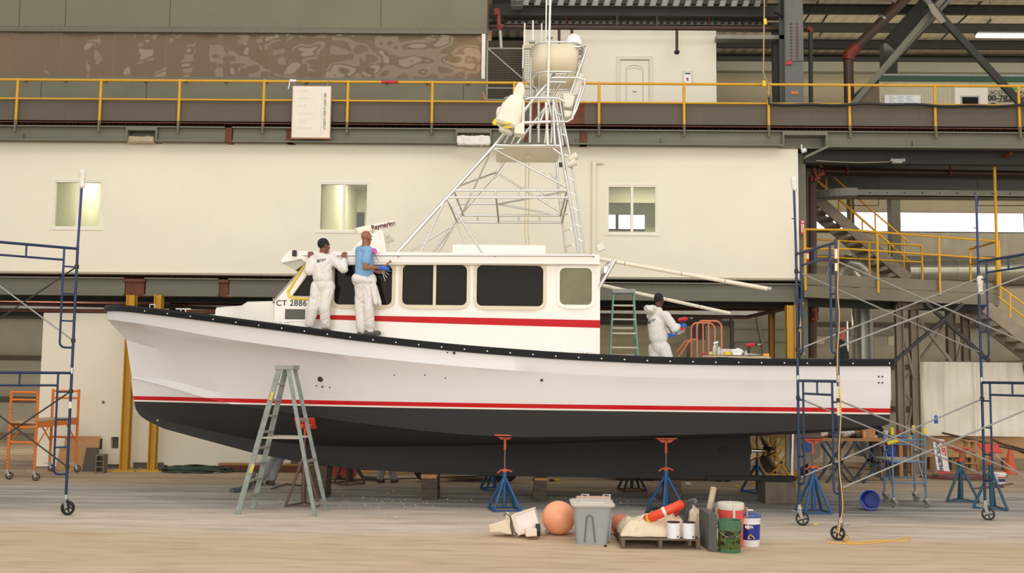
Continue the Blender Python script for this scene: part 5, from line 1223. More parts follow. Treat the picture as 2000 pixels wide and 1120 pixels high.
def jack(px,py,Y,pad_z,label,legcol,padcol,rz=0,padtilt=0,tube_z=.62,handle=True,n=4,pad=(.34,.26),group=None,legr=.024,redbase=None):
    b=V((P(px,py,Y).x,Y,0)); t=thing('jack_stand',label,'jack stand',b,group); r0=.31
    MB().tube([b+V((0,0,.06)),b+V((0,0,tube_z))],.034,12).build('centre_tube',legcol,t,smooth=50)
    ft=[]
    for k in range(n):
        a=rz+2*PI*k/n+PI/4; f=b+V((math.cos(a)*r0,math.sin(a)*r0,.022)); ft.append(f)
        MB().tube([b+V((math.cos(a)*.03,math.sin(a)*.03,tube_z*.82)),f],legr,8).build('leg',legcol,t,smooth=50)
    mb=MB()
    for k in range(n): mb.bar(ft[k],ft[(k+1)%n],.03,.022)
    mb.build('base_ring',redbase or legcol,t)
    MB().tube([b+V((0,0,tube_z-.05)),b+V((0,0,pad_z-.06))],.014,8).build('screw_rod',M('threaded_rod',(120,104,84),.5,metal=.5),t,smooth=50)
    MB().tube([b+V((0,0,pad_z-.26)),b+V((0,0,pad_z-.04))],.022,10).build('rod_sleeve',padcol,t,smooth=50)
    if handle:
        mb=MB(); mb.lathe(b+V((0,0,tube_z)),[(.04,0),(.045,.02),(.03,.05)],10); mb.tube([b+V((-.12,0,tube_z-.02)),b+V((-.05,0,tube_z+.03)),b+V((.05,0,tube_z+.03)),b+V((.12,0,tube_z-.0))],.014,8); mb.build('screw_handle',padcol,t,smooth=50)
    c=b+V((0,0,pad_z-.02)); R=Matrix.Rotation(padtilt,3,'X')@Matrix.Rotation(rz*.3,3,'Z')
    mb=MB(); mb.obox(c,pad[0],pad[1],.022,(padtilt,0,0)); p=MB(); 
    for s_ in (-1,1): mb.prism([c+V((s_*pad[0]*.45,-.03,-.01)),c+V((s_*pad[0]*.2,-.03,-.07)),c+V((s_*.02,-.03,-.07)),c+V((s_*.02,-.03,-.01))],(0,.06,0))
    mb.build('pad',padcol,t,bevel=.004); return t
m_padw=M('white_red_pad',(226,214,210),.6); m_orr=M('orange_red_pad',(196,84,56),.55,var=.1,vs=8)
jack(985,993,16.95,1.235,'blue jack stand with orange red pad under the hull, left of the grey tote',m_stand,m_orr,rz=.25,padtilt=-.05)
jack(1301,990,17.15,1.20,'blue jack stand with white underside pad under the hull, behind the orange life ring',m_stand,m_orr,rz=.5,padtilt=-.05,tube_z=.66)
m_brs=M('brown_rusty_stand',(96,74,62),.6,var=.25,vs=8)
jack(592,985,17.2,1.38,'brown rusty jack stand with red pad behind the grey green stepladder',m_brs,m_redp,rz=.9,padtilt=-.75,tube_z=.95,n=3,handle=False)
jack(1589,997,17.1,1.22,'blue jack stand with red pad between the posts of the right scaffold',m_stand,m_orr,rz=.1,n=4,tube_z=.72)
jack(1878,974,18.9,.98,'blue three legged jack stand with empty red pad in front of the pale tarp',M('teal_blue_stand',(38,84,104),.45,var=.15),m_orr,rz=.55,n=3,tube_z=.72)
jack(1937,985,17.9,1.05,'teal jack stand with tilted red pad behind the far right scaffold post',M('teal_blue_stand',(0,0,0)),m_redp,rz=.2,n=3,padtilt=.5,tube_z=.75)
jack(966,955,19.9,1.24,'blue jack stand on the far side of the keel, left of the red trailer wheel',m_stand,m_redp,rz=.3)
jack(1234,950,20.0,1.22,'dark green jack stand on the far side of the keel behind the pallet',M('dark_green_stand',(52,66,64),.5),m_redp,rz=.2,redbase=m_rust)
jack(1479,948,20.0,1.2,'blue jack stand behind the propeller gap on the far side of the keel',m_stand,m_redp,rz=.6)
jack(682,938,20.6,1.3,'brown jack stand frame in front of the red vacuum under the keel',m_brs,m_redp,rz=.75,tube_z=.8,handle=False)
# ---------------- keel blocks
m_blk=M('old_dark_timber',(84,72,60),.9,var=.3,vs=4,bump=.3,stretch=(1,1,6)); m_blkL=M('fresh_cut_timber',(176,128,84),.8,var=.15,vs=8); m_conc=M('stained_concrete',(118,106,92),.9,var=.25,vs=5,bump=.2)
def stack(px,w,hs,Y,what,names,D=.55):
    x=P(px,950,Y).x; z=0
    for i,(h,m) in enumerate(zip(hs,names)):
        j=.015*math.sin(i*7+px); mb=MB(); mb.box(x-w/2+j,x+w/2+j,Y+.02*i*0,Y+D,z+.001,z+h); pos=('lowest','second','third','topmost')[i if i<len(hs)-1 else 3] if len(hs)>1 else 'single'
        solo(mb,'keel_block',m,'%s %s block %s'%(pos,'pale timber' if m is m_blkL else ('concrete' if m is m_conc else 'dark timber'),what),'keel block',bevel=.008,group='blocks under the keel'); z+=h
kz=lambda px: interp(T_k,P(px,930,YC).x)
def hs(px,parts):
    tot=kz(px)-.004; s_=sum(parts); return [tot*p/s_ for p in parts]
stack(621,.29,hs(621,(1,1,1)),18.25,'under the forward keel behind the ladder leg',(m_blk,m_blk,m_blk))
stack(838,.28,hs(838,(1.1,1.0,.4)),18.2,'under the keel left of the left blue jack stand',(m_blk,m_blk,m_blkL))
stack(1055,.23,hs(1055,(1.2,1.2,.3)),18.2,'under the keel right of the left blue jack stand',(m_blk,m_blk,m_blkL))
stack(1315,.27,hs(1315,(1,1)),18.2,'under the keel behind the right blue jack stand',(m_blk,m_blk))
x=P(1525,950,18.2).x; solo(MB().box(x-.27,x+.27,18.2,18.8,.001,P(1500,939,YC-.1).z-.012),'keel_block',m_conc,'broad stained concrete block under the rudder shoe','keel block',bevel=.01,group='blocks under the keel')
# ---------------- step ladders
def stepladder(fl,fr,top,spread,label,mat,nsteps,rear_mat=None,name='step_ladder',topw=.36,rot=0,wb=.62,stepm=None,cap=None):
    """fl: front foot centre, direction spread along vec; width along w"""
    t=thing(name,label,'ladder',(fl+fr)/2); return t
def ladder2(F0,B0,Hh,wdir,wtop,wbot,mat,label,nst=7,stepm=None,capm=None,paint=None):
    """F0 centre between front feet, B0 centre between rear feet, apex height Hh"""
    F0=V(F0);B0=V(B0);wd=V(wdir).normalized(); ap=V(((F0.x+B0.x)/2,(F0.y+B0.y)/2,Hh)); sp=(B0-F0).normalized()
    t=thing('step_ladder',label,'step ladder',V((ap.x,ap.y,F0.z)))
    fa=ap-sp*.07; ba=ap+sp*.07
    for s_ in (-1,1):
        MB().bar(F0+wd*(s_*wbot/2),fa+wd*(s_*wtop/2),.03,.085,sp).build('front_rail',mat,t,bevel=.004)
        MB().bar(B0+wd*(s_*wbot/2*.95),ba+wd*(s_*wtop/2),.03,.06,sp).build('rear_rail',mat,t,bevel=.004)
        MB().bar(lerp(F0,fa,.52)+wd*(s_*lerp(wbot,wtop,.52)/2),lerp(B0,ba,.52)+wd*(s_*lerp(wbot,wtop,.52)/2*.97),.012,.03).build('spreader',stepm or mat,t)
    for k in range(nst):
        f=(k+1)/(nst+1.0); c=lerp(F0,fa,f); ww=lerp(wbot,wtop,f); MB().bar(c-wd*ww/2,c+wd*ww/2,.085,.028,(0,0,1)).build('step',stepm or mat,t,bevel=.003)
    for k in range(3):
        f=(.07,.36,.64)[k]; c=lerp(B0,ba,f); ww=lerp(wbot*.95,wtop,f); MB().bar(c-wd*ww/2,c+wd*ww/2,.03,.04).build('rear_bar',stepm or mat,t)
    MB().obox(ap+V((0,0,.01)),.30,.14 if False else wtop+.06,.075,(0,0,math.atan2(sp.y,sp.x))).build('top_cap',capm or mat,t,bevel=.01)
    return t
m_ladg=M('paint_spattered_ladder',(138,146,138),.6,var=.22,vs=7); m_step=M('worn_aluminium_step',(172,166,150),.45,metal=.4,var=.15)
f1=G(467,1003);f2=G(487,997);b1=G(624,1004);b2=G(634,997)
# photo: near side rails end at 467 and 624, far side rails a little behind
F0=V((P(478,1000,16.35).x,16.38,0)); B0=V((P(628,1000,16.35).x,16.3,0))
lt=ladder2(F0,B0,P(565,716,16.3).z-.03,(.12,1,0),.30,.62,m_ladg,'grey green step ladder spattered with paint standing in front of the bow',8,m_step,M('grey_cap',(150,150,142),.6,var=.2))
for f in (.78,.30): 
    c=lerp(F0,V(((F0.x+B0.x)/2-.07,16.34,2.35)),f)-V((.0,lerp(.62,.30,f)/2+.02,0)); MB().obox(c,.05,.01,.14,(0,.31,0)).build('tape_patch',M('yellow_paint_patch',(206,184,96),.7),lt)
m_teal=M('teal_fibreglass',(100,150,130),.45,var=.12,vs=6)
Fz=zcf
F0=V((P(1216,760,18.3).x,17.95,Fz)); B0=V((P(1216,760,19.0).x+.0,19.1,Fz))
ladder2(F0,B0,P(1219,570,18.4).z,(1,0,0),.36,.56,m_teal,'teal fibreglass step ladder standing in the cockpit behind the cabin',6,m_step,M('grey_cap',(0,0,0)))
# ---------------- small blue rolling scaffold and orange one
def minitower(feet,H_,levels,mat,label,r=.02,caster_r=.06,plat=None,platm=None,bars=(.25,.6,.9),holes=None):
    c=sum(feet,V((0,0,0)))/4; t=thing('rolling_scaffold',label,'scaffold',V((c.x,c.y,0)))
    for f in feet:
        MB().tube([f+V((0,0,caster_r*2+.03)),f+V((0,0,H_))],r,8).build('post',mat,t,smooth=50); caster(t,f.x,f.y,caster_r*2+.05,caster_r,.4,M('grey_caster_wheel',(140,136,128),.6) if caster_r<.065 else None)
    for i,j in ((0,1),(2,3)):
        for z in levels: MB().tube([feet[i]+V((0,0,z)),feet[j]+V((0,0,z))],r*.8,8).build('rung',mat,t,smooth=50)
    return t
fz=[G(1745,985),G(1809,986),G(1788,972),G(1726,974)]
fz=[V((P(1745,985,17.95).x,17.95,0)),V((P(1809,985,17.9).x,17.9,0)),V((P(1787,973,18.9).x,18.9,0)),V((P(1728,973,18.9).x,18.9,0))]
m_lb=M('light_blue_tube',(92,128,160),.4,var=.15,vs=8,metal=.2)
sb=minitower(fz,P(1770,850,18).z,(.42,.78,1.08,1.16),m_lb,'small light blue rolling scaffold beside the overturned blue bucket',.018,.06)
x0_,x1_=fz[0].x,fz[1].x
MB().box(x0_+.02,x1_-.02,17.95,18.9,.76,.79).build('platform_board',M('grey_plank',(168,162,146),.7,var=.1),sb,bevel=.004)
for (a,b) in ((0,3),(1,2)): MB().tube([fz[a]+V((0,0,.9)),fz[b]+V((0,0,.9))],.016,8).build('side_rail',m_lb,sb,smooth=50); MB().tube([fz[a]+V((0,0,.3)),fz[b]+V((0,0,1.05))],.012,8).build('side_brace',m_galv,sb)
for f,dz in ((fz[2],0),(fz[1],0),(fz[0],-.0)):
    MB().cap(f+V((0,0,P(1770,850,18).z+.02)),f+V((0,0,P(1770,850,18).z+.10)),.035,.03).build('yellow_foam_tip',M('yellow_foam',(226,200,60),.8,bump=.3),sb,smooth=60)
c_=fz[0]+V((0,-.02,1.12)); MB().tube([c_+V((-.10,-.02,-.03)),c_+V((.10,-.02,.03))],.035,12).build('yellow_tape_roll',M('yellow_foam',(0,0,0)),sb,smooth=50)
m_or=M('orange_scaffold_paint',(226,124,40),.45,var=.1,vs=8)
fo=[V((P(9,930,20.6).x,20.7,0)),V((P(71,930,20.6).x,20.5,0)),V((P(147,920,22.3).x,22.3,0)),V((P(90,920,22.3).x,22.45,0))]
zt_o=P(80,762,21.3).z
so=minitower(fo,zt_o,(.75,1.05,1.6,1.75),m_or,'orange rolling scaffold with a work platform in front of the white partition at left',.03,.075)
zp_=P(80,826,21.0).z
MB().prism([fo[0]+V((0,0,zp_)),fo[1]+V((0,0,zp_)),fo[2]+V((0,0,zp_)),fo[3]+V((0,0,zp_))],(0,0,.05)).build('platform_board',M('worn_platform',(176,150,120),.7,var=.12),so)
for a,b in ((0,3),(1,2)):
    MB().bar(fo[a]+V((0,0,zp_-.03)),fo[b]+V((0,0,zp_-.03)),.03,.10).build('side_beam',m_or,so); MB().tube([fo[a]+V((0,0,.65)),lerp(fo[a],fo[b],.3)+V((0,0,zp_-.05))],.014,6).build('gusset',m_or,so); MB().tube([fo[b]+V((0,0,.65)),lerp(fo[a],fo[b],.7)+V((0,0,zp_-.05))],.014,6).build('gusset',m_or,so)
mb=MB()
for f in fo:
    for k in range(22): mb.lathe(f+V((0,-.031,.25+k*.072)),[(.009,0),(.009,.003)],6,(PI/2,0,0))
mb.build('pin_holes',m_text,so)
# ================================================================ FOREGROUND PILE
def bucket(x,y,r0,r1,h,mat,label,cat='bucket',rim=None,lid=None,handle=True,z=0,hang=.9,name='bucket',grip=None):
    t=thing(name,label,cat,(x,y,z)); w_=.006
    mb=MB(); pr=[(r0,0),(r0+.003,.004),(lerp(r0,r1,.72),h*.72),(lerp(r0,r1,.72)+.010,h*.725),(lerp(r0,r1,.75)+.010,h*.75),(lerp(r0,r1,.76),h*.755),(lerp(r0,r1,.84),h*.84),(lerp(r0,r1,.84)+.010,h*.845),(lerp(r0,r1,.87)+.010,h*.87),(lerp(r0,r1,.88),h*.875),(r1,h*.97),(r1+.008,h*.975),(r1+.008,h),(r1-w_,h),(r0-w_,.01),(.001,.01)]
    mb.lathe((x,y,z),pr,32); mb.build('pail_body',mat,t,smooth=40)
    if lid: MB().lathe((x,y,z+h-.03),[(r1+.012,0),(r1+.012,.03),(r1,.042),(r1*.8,.036),(.01,.036)],32).build('lid',lid,t,smooth=40)
    if handle:
        mb=MB(); pts=[V((x+math.cos(a)*(r1+.012),y-.02-(math.sin(a)*hang*r1),z+h*.8+math.sin(a)*(r1*1.0 if hang<.3 else -r1*.8))) for a in [PI*k/14 for k in range(15)]]
        hd=mb.tube(pts,.0035,6).build('wire_handle',m_galv,t)
        m=pts[7]; MB().tube([m+V((-.04,0,0)),m+V((.04,0,0))],.011,8).build('grip',grip or m_white,hd)
    return t
# pallet
Yp=13.35; pl=P(1213,1060,Yp).x; pr_=P(1368,1060,Yp).x; pd=1.15
t=thing('pallet','weathered wooden pallet carrying cloth, life ring and two paint cans','pallet',((pl+pr_)/2,Yp+pd/2,0))
for i in range(3):
    x=lerp(pl+.03,pr_-.03,i/2); MB().box(x-.022,x+.022,Yp,Yp+pd,.018,.108).build('stringer',m_oldwood,t,bevel=.003)
for i in range(6): y=Yp+(pd-.1)*i/5; MB().box(pl,pr_,y,y+.1,.109,.127).build('top_board',m_oldwood,t,bevel=.003)
for i in range(3): y=Yp+(pd-.1)*i/2; MB().box(pl,pr_,y,y+.1,.001,.017).build('bottom_board',m_oldwood,t,bevel=.003)
zt_p=.128
m_can=M('white_can_label',(236,236,238),.35); m_canlid=M('dark_can_lid',(44,44,50),.35,metal=.4)
for px,lab in ((1315.5,'left of two white paint cans standing on the front of the pallet'),(1345.5,'right of two white paint cans standing on the front of the pallet')):
    x=P(px,1040,Yp+.12).x; t=thing('paint_can',lab,'paint can',(x,Yp+.12,zt_p),group='white paint cans on the pallet')
    MB().lathe((x,Yp+.12,zt_p),[(.083,0),(.083,.005),(.080,.008),(.080,.19),(.084,.194),(.084,.2),(.07,.2),(.068,.194),(.01,.194)],28).build('can_body',m_can,t,smooth=40)
    MB().lathe((x,Yp+.12,zt_p+.196),[(.085,0),(.085,.008),(.07,.009),(.066,.003),(.01,.003)],28).build('can_lid',m_canlid,t,smooth=40)
    MB().box(x+.035,x+.052,Yp+.03,Yp+.12-.068,zt_p+.02,zt_p+.035).build('label_mark',m_text,t)
# cloth pile
def blob(caps,name,mat,label,cat,vox=.014,disp=.02,ds=6,sm=2,flat=None):
    mb=MB()
    for c in caps: mb.cap(*c)
    o=remesh(mb,name,mat,None,vox,sm,disp,ds)
    if flat is not None:
        for v in o.data.vertices:
            if v.co.z<flat: v.co.z=flat
    tag(o,label,cat); xs=[v.co for v in o.data.vertices]; c=V((sum(v.x for v in xs)/len(xs),sum(v.y for v in xs)/len(xs),min(v.z for v in xs))); return offset_origin(o,c)
def q3(px,py,Y): return P(px,py,Y)
m_cloth=M('cream_canvas_cloth',(226,208,178),.9,bump=.3,bs=12)
def heap(x0,x1,y0,y1,hf,name,mat,label,cat,z0=0,seed=0,fold=.03,n=64,m=36,skew=0):
    """loose cloth heaped over what lies below: a closed sheet with folds"""
    pts=[]
    for j in range(m+1):
        row=[]
        for i in range(n+1):
            u=i/n;v=j/m; x=lerp(x0,x1,u)+skew*v; y=lerp(y0,y1,v)
            wob=1+.12*noise.noise(V((u*4+seed,v*4,1))); e=min(1,8*u*(1-u)*1.0)*min(1,6*v*(1-v)); e=max(0,e)**.55
            q_=V((x*7+seed,y*4,0)); f=(1-abs(noise.noise(q_))*2.2)*fold+(1-abs(noise.noise(V((x*16-y*9,y*6+seed,2))))*2)*fold*.45
            z=z0+e*max(.012,hf(u,v)*wob+f); row.append(V((x+.04*noise.noise(V((v*5,seed,u*2))),y+.05*noise.noise(V((u*6,seed,3))),z)))
        pts.append(row)
    mb=MB(); mb.grid(pts,-.010,(0,0,1)); o=solo(mb,name,mat,label,cat,smooth=75)
    o.location.z+=.011; return o
xa_=P(1212,1036,13.6).x; xb_=P(1338,1010,14).x
heap(xa_,xb_,13.52,14.35,lambda u,v: .05+.15*u**1.4*(.5+.5*v)+.06*math.sin(PI*v),'canvas_cover',m_cloth,'crumpled cream canvas cover heaped on the pallet under the life ring','cloth',z0=zt_p,seed=2,fold=.05)
heap(P(1338,1030,14).x,P(1398,1010,14).x,13.75,14.45,lambda u,v: .22+.16*v+.05*math.sin(u*5),'canvas_sack',M('tan_canvas',(214,196,168),.9,bump=.3,bs=12),'cream canvas sack slumped between the grey grate and the dark slab','sack',z0=.0,seed=9,fold=.05,n=40)
mb=MB(); 
for k in range(3): mb.tube([q3(1356,1028+k*3,13.95),q3(1376,1030+k*3,13.9)],.014,8)
solo(mb,'steel_tube_bundle',m_alu,'short shiny tubes poking out between the right paint can and dark slab','tube')
# life ring tube: curved thick orange ring seen edge on
t=thing('life_ring','orange life ring with black strap leaning on the cloth heap','life ring',q3(1297,1020,13.8))
A=q3(1261,1016,13.75);B=q3(1336,984,13.75); c=lerp(A,B,.5); ax=(B-A).normalized(); R_=(B-A).length/2-.03; v=(P(1297,1000,20)-V((0,0,CAMZ))).normalized()
v=(v-ax*v.dot(ax)).normalized(); c2=c+v*(R_*.75)
ringp=[c+ax*(R_*math.cos(a))+v*(R_*.8*math.sin(a)+R_*.2) for a in [2*PI*k/40 for k in range(40)]]
MB().tube(ringp,.062,14,closed=True).build('ring',M('orange_red_foam',(232,74,40),.4,var=.04),t,smooth=60)
def band(i,mat,w=1): MB().tube([lerp(ringp[i],ringp[(i+w)%40],0),ringp[(i+w)%40]],.066,14).build('strap_band',mat,t,smooth=60)
band(37,m_text); band(35,m_text) if False else None; band(23,M('yellow_band',(232,206,50),.5)); band(29,M('reflective_white',(230,226,218),.4)); band(36,M('orange_dark',(200,70,40),.5))
# black hose ring and ringed lamp
t_=MB(); cc=q3(1283,1006,14.28); t_.tube([cc+V((.14*math.cos(a),.02*math.sin(a),.10*math.sin(a))) for a in [2*PI*k/24 for k in range(24)]],.03,8,closed=True); solo(t_,'rubber_ring',m_text,'black rubber ring half hidden behind the orange life ring','ring')
mb=MB(); cc=q3(1322,1003,13.72); mb.tube([cc+V((-.035,0,-.02)),cc+V((.04,0,.025))],[.035,.03],12); solo(mb,'red_lamp',M('dark_red_plastic',(160,24,34),.3),'small dark red strobe lamp beside the life ring tip','lamp',smooth=50)
# grey perforated mat: standing fin with real square holes
def mat_grid():
    mb=MB(); O=q3(1318,1024,14.05); U=(q3(1345,1016,14.05)-O); W=(q3(1328,985,14.15)-O)
    nu,nv=9,12
    for i in range(nu+1): mb.bar(O+U*(i/nu),O+U*(i/nu)+W,.010,.010,(0,1,0))
    for j in range(nv+1): mb.bar(O+W*(j/nv),O+W*(j/nv)+U,.010,.010,(0,1,0))
    return mb
solo(mat_grid(),'drain_grate',m_steelr,'grey square holed grate propped behind the paint cans','grate')
mb=MB(); a=q3(1328,1004,14.25); b=q3(1361,976,14.3); d=(b-a).normalized(); n=V((-d.z,0,d.x)); L_=(b-a).length
out=[a+d*(L_*t)+n*(.075*math.sin(PI*min(1,max(0,.12+t*.86)))**.6) for t in [k/12 for k in range(13)]]+[a+d*(L_*t)-n*(.075*math.sin(PI*min(1,max(0,.12+t*.86)))**.6) for t in [k/12 for k in range(12,-1,-1)]]
mb.prism(out,(0,.02,0)); 
t=thing('swim_fin','grey ribbed swim fin pointing up behind the life ring','swim fin',a); mb.build('blade',M('grey_rubber_fin',(104,110,108),.55),t,bevel=.004)
for s_ in (-.045,-.02,0.005,.03,.05): MB().bar(a+n*s_+d*.04-V((0,.004,0)),b+n*s_*.6-d*.06-V((0,.004,0)),.010,.008,(0,1,0)).build('rib',m_steelr,t)
# dark stone-like slab box and wooden post
x0_=P(1385,1060,13.2).x; x1_=P(1400,1060,13.2).x
solo(MB().prism([(x0_-.0,13.22,.0),(x1_,13.17,.0),(x1_,13.17,.47),(x0_-.0,13.22,.47)],(-.02,.62,0)),'foam_slab',M('speckled_dark_slab',(88,86,82),.8,var=.25,vs=60),'dark speckled slab standing on edge between pallet and camouflage bucket','slab',bevel=.006)
pb_=q3(1386,993,13.9); pt_=q3(1394,953,14.0)
mb=MB(); mb.tube([V((pb_.x-.02,13.9,.1)),pb_,pt_],[.035,.04,.042],12); mb.tube([pt_,pt_+(pt_-pb_).normalized()*.002],[.025,.02],10); solo(mb,'wooden_post',M('pale_driftwood',(190,166,136),.8,var=.2,vs=10,bump=.2),'pale round wooden post sticking up behind the dark slab','post')
mb=MB(); cc=q3(1408,992,14.0); mb.lathe((cc.x,14.05,cc.z-.06),[(.16,0),(.165,.03),(.15,.07),(.10,.11),(.02,.13)],24); solo(mb,'plastic_dome_cover',M('clear_grey_plastic',(150,156,160),.2,trans=.3),'clear grey plastic dome behind the red drink cooler','cover',smooth=50)
# red drink cooler
x=P(1428,1060,13.65).x; t=thing('drink_cooler','round red drink cooler with white lid behind the camouflage bucket','cooler',(x,13.65,0)); zt_=P(1428,995,13.65).z
MB().lathe((x,13.65,0),[(.145,0),(.15,.01),(.165,zt_-.01),(.165,zt_)],32).build('cooler_body',M('faded_red_plastic',(224,84,72),.45,var=.06),t,smooth=40)
MB().lathe((x,13.65,zt_+.001),[(.17,0),(.172,.07),(.165,.085),(.12,.09),(.01,.09)],32).build('cooler_lid',M('cream_plastic_lid',(214,206,190),.5,var=.05),t,smooth=40)
for s_ in (-1,1): MB().tube([V((x+s_*.165,13.62,zt_+.03)),V((x+s_*.20,13.60,zt_+.02)),V((x+s_*.20,13.60,zt_-.09)),V((x+s_*.165,13.62,zt_-.10))],.011,6).build('side_handle',M('tan_plastic',(196,150,116),.5),t,smooth=50)
MB().box(x-.01,x+.02,13.65-.18,13.65-.172,zt_-.13,zt_+.09).build('lid_strap',M('cream_plastic_lid',(0,0,0)),t)
# camouflage bucket
mc=bpy.data.materials.new('camouflage_print'); mc.use_nodes=True; nt=mc.node_tree; b=nt.nodes['Principled BSDF']; tc=nt.nodes.new('ShaderNodeTexCoord')
n1=nt.nodes.new('ShaderNodeTexNoise'); n1.inputs['Scale'].default_value=11; n1.inputs['Detail'].default_value=1; nt.links.new(tc.outputs['Object'],n1.inputs['Vector'])
r=nt.nodes.new('ShaderNodeValToRGB'); r.color_ramp.interpolation='CONSTANT'; r.color_ramp.elements[0].color=lin((26,30,22))+(1,); r.color_ramp.elements[1].position=.43; r.color_ramp.elements[1].color=lin((104,100,40))+(1,)
e=r.color_ramp.elements.new(.5); e.color=lin((50,92,52))+(1,); e=r.color_ramp.elements.new(.58); e.color=lin((84,96,40))+(1,); e=r.color_ramp.elements.new(.66); e.color=lin((30,36,26))+(1,)
nt.links.new(n1.outputs['Fac'],r.inputs[0]); 
sp=nt.nodes.new('ShaderNodeSeparateXYZ'); nt.links.new(tc.outputs['Object'],sp.inputs[0]); r2=nt.nodes.new('ShaderNodeValToRGB'); r2.color_ramp.interpolation='CONSTANT'; r2.color_ramp.elements[0].color=(0,0,0,1)
for p_,v_ in ((.05,1),(.275,0)): e=r2.color_ramp.elements.new(p_); e.color=(v_,v_,v_,1)
r2.color_ramp.elements[-1].color=(0,0,0,1)
nt.links.new(sp.outputs[2],r2.inputs[0]); mx=nt.nodes.new('ShaderNodeMix'); mx.data_type='RGBA'; nt.links.new(r2.outputs[0],mx.inputs[0]); mx.inputs[6].default_value=lin((72,118,86))+(1,); nt.links.new(r.outputs[0],mx.inputs[7]); nt.links.new(mx.outputs[2],b.inputs['Base Color']); b.inputs['Roughness'].default_value=.35
bucket(P(1425,1070,13.22).x,13.22,.132,.150,.40,mc,'green bucket printed with camouflage in front of the red drink cooler',hang=.9,grip=M('dark_grip',(56,64,60),.5))
# white and blue pail
xn=P(1464,1058,13.75).x
t=bucket(xn,13.75,.125,.14,.40,M('white_pail_plastic',(236,234,230),.35),'white pail with blue label and yellow digger right of the red cooler',lid=M('blue_rim',(70,96,150),.4),hang=.1)
MB().lathe((xn,13.75,.085),[(.1325,0),(.1385,.20)],32,caps=False).build('blue_label',M('navy_label',(26,48,140),.35),t,smooth=40)
text('NAPA',M('white_letter',(240,236,228),.5),t,.05,(xn-.035,13.61,.255),(1,-.1,0),(0,0,1),'lettering',bold=.002,sx=.8)
mb=MB(); hx=[V((xn-.035+.045*math.cos(a),13.617,.255+.035*math.sin(a))) for a in [PI/3*k for k in range(6)]]; mb.prism(hx,(0,.004,0)); mb.build('label_badge',M('yellow_plastic',(0,0,0)),t)
mb=MB()
for a,b in (((-.05,.12),(-.02,.16)),((-.02,.16),(.02,.13)),((.02,.13),(.035,.10)),((-.055,.11),(-.02,.11))): mb.bar(V((xn+a[0],13.612,a[1])),V((xn+b[0],13.612,b[1])),.012,.012,(0,1,0))
mb.build('digger_picture',M('digger_yellow',(228,178,40),.5),t)
# grey tote
t=thing('storage_tote','grey plastic storage tote with pale lid beside the big orange buoy','tote',(P(1159,1050,13.85).x,13.85,0))
xa,xb=P(1124,1055,13.6).x,P(1190,1055,13.6).x; za=P(1160,992,13.55).z
def rr_(x0,x1,y0,y1,z,r=.06,n=5):
    out=[]
    for cx,cy,a in ((x1-r,y1-r,0),(x0+r,y1-r,90),(x0+r,y0+r,180),(x1-r,y0+r,270)):
        for k in range(n+1): tt_=math.radians(a+90*k/n); out.append(V((cx+r*math.cos(tt_),cy+r*math.sin(tt_),z)))
    return out
mb=MB(); mb.loft([rr_(xa+.02,xb-.02,13.64,14.14,0),rr_(xa-.02,xb+.03,13.6,14.19,za)]); mb.build('tote_body',M('grey_tote_plastic',(156,160,160),.45,var=.05),t,smooth=40)
mb=MB(); mb.loft([rr_(xa-.05,xb+.07,13.57,14.24,za),rr_(xa-.06,xb+.08,13.56,14.25,za+.025),rr_(xa-.03,xb+.05,13.6,14.2,za+.04)]); mb.loft([rr_(xa+.06,xb-.04,13.68,14.1,za+.04),rr_(xa+.07,xb-.05,13.69,14.09,za+.052)]); mb.build('lid',M('dusty_lid',(204,196,184),.6,var=.08),t,smooth=30)
xm=(xa+xb)/2-.03; mb=MB(); mb.tube([(xm-.07,13.625,.03),(xm-.045,13.595,.36),(xm-.01,13.59,.385),(xm+.03,13.595,.36),(xm+.07,13.625,.03)],.008,6); mb.build('moulded_rib',M('dark_tote_line',(104,108,110),.5),t)
mb=MB(); mb.tube([(xb+.012,13.8,.03),(xb+.03,13.8,.4)],.025,8); mb.tube([(xb+.012,14.0,.03),(xb+.03,14.0,.4)],.025,8); mb.build('side_rib',M('grey_tote_plastic',(0,0,0)),t,smooth=50)
# red cooler behind the tote
t=thing('ice_chest','low red ice chest with white handles mostly hidden behind the grey tote','cooler',(P(1160,1000,14.7).x,14.7,0)); x0_=P(1127,990,14.6).x;x1_=P(1194,990,14.6).x; z_=P(1160,976,14.5).z
MB().box(x0_+.03,x1_-.03,14.5,14.9,.0,z_-.05).build('chest_body',M('chest_red',(196,60,52),.5),t,bevel=.02); MB().box(x0_,x1_,14.47,14.93,z_-.05,z_).build('chest_lid',M('pinkish_lid',(222,178,160),.5),t,bevel=.02)
for x in (x0_+.10,x1_-.08): MB().tube([(x-.04,14.5,z_-.02),(x-.04,14.46,z_+.07),(x+.05,14.46,z_+.07),(x+.05,14.5,z_-.02)],.012,6).build('carry_handle',m_white,t,smooth=50)
# buoys
m_buoy=M('orange_pink_buoy',(252,172,128),.35,var=.07,vs=2)
r=.232; c=V((P(1091,1005,14.45).x,14.45,r)); t=thing('buoy','large smooth orange mooring buoy between white machine and grey tote','buoy',(c.x,c.y,0))
MB().ell(c,r,r,r,(0,0,0),32,20).build('ball',m_buoy,t,smooth=80); MB().tube([c+V((.14,.1,-.12)),c+V((.17,.12,-.16))],.04,10).build('eye_boss',m_redp,t)
r=.142; c=V((P(1211,1014,14.5).x,14.5,r)); solo(MB().ell(c,r,r,r,(0,0,0),28,18),'buoy',M('faded_pink_buoy',(206,120,94),.6,var=.18,vs=6),'small faded pink buoy between the grey tote and the pallet','buoy',smooth=80)
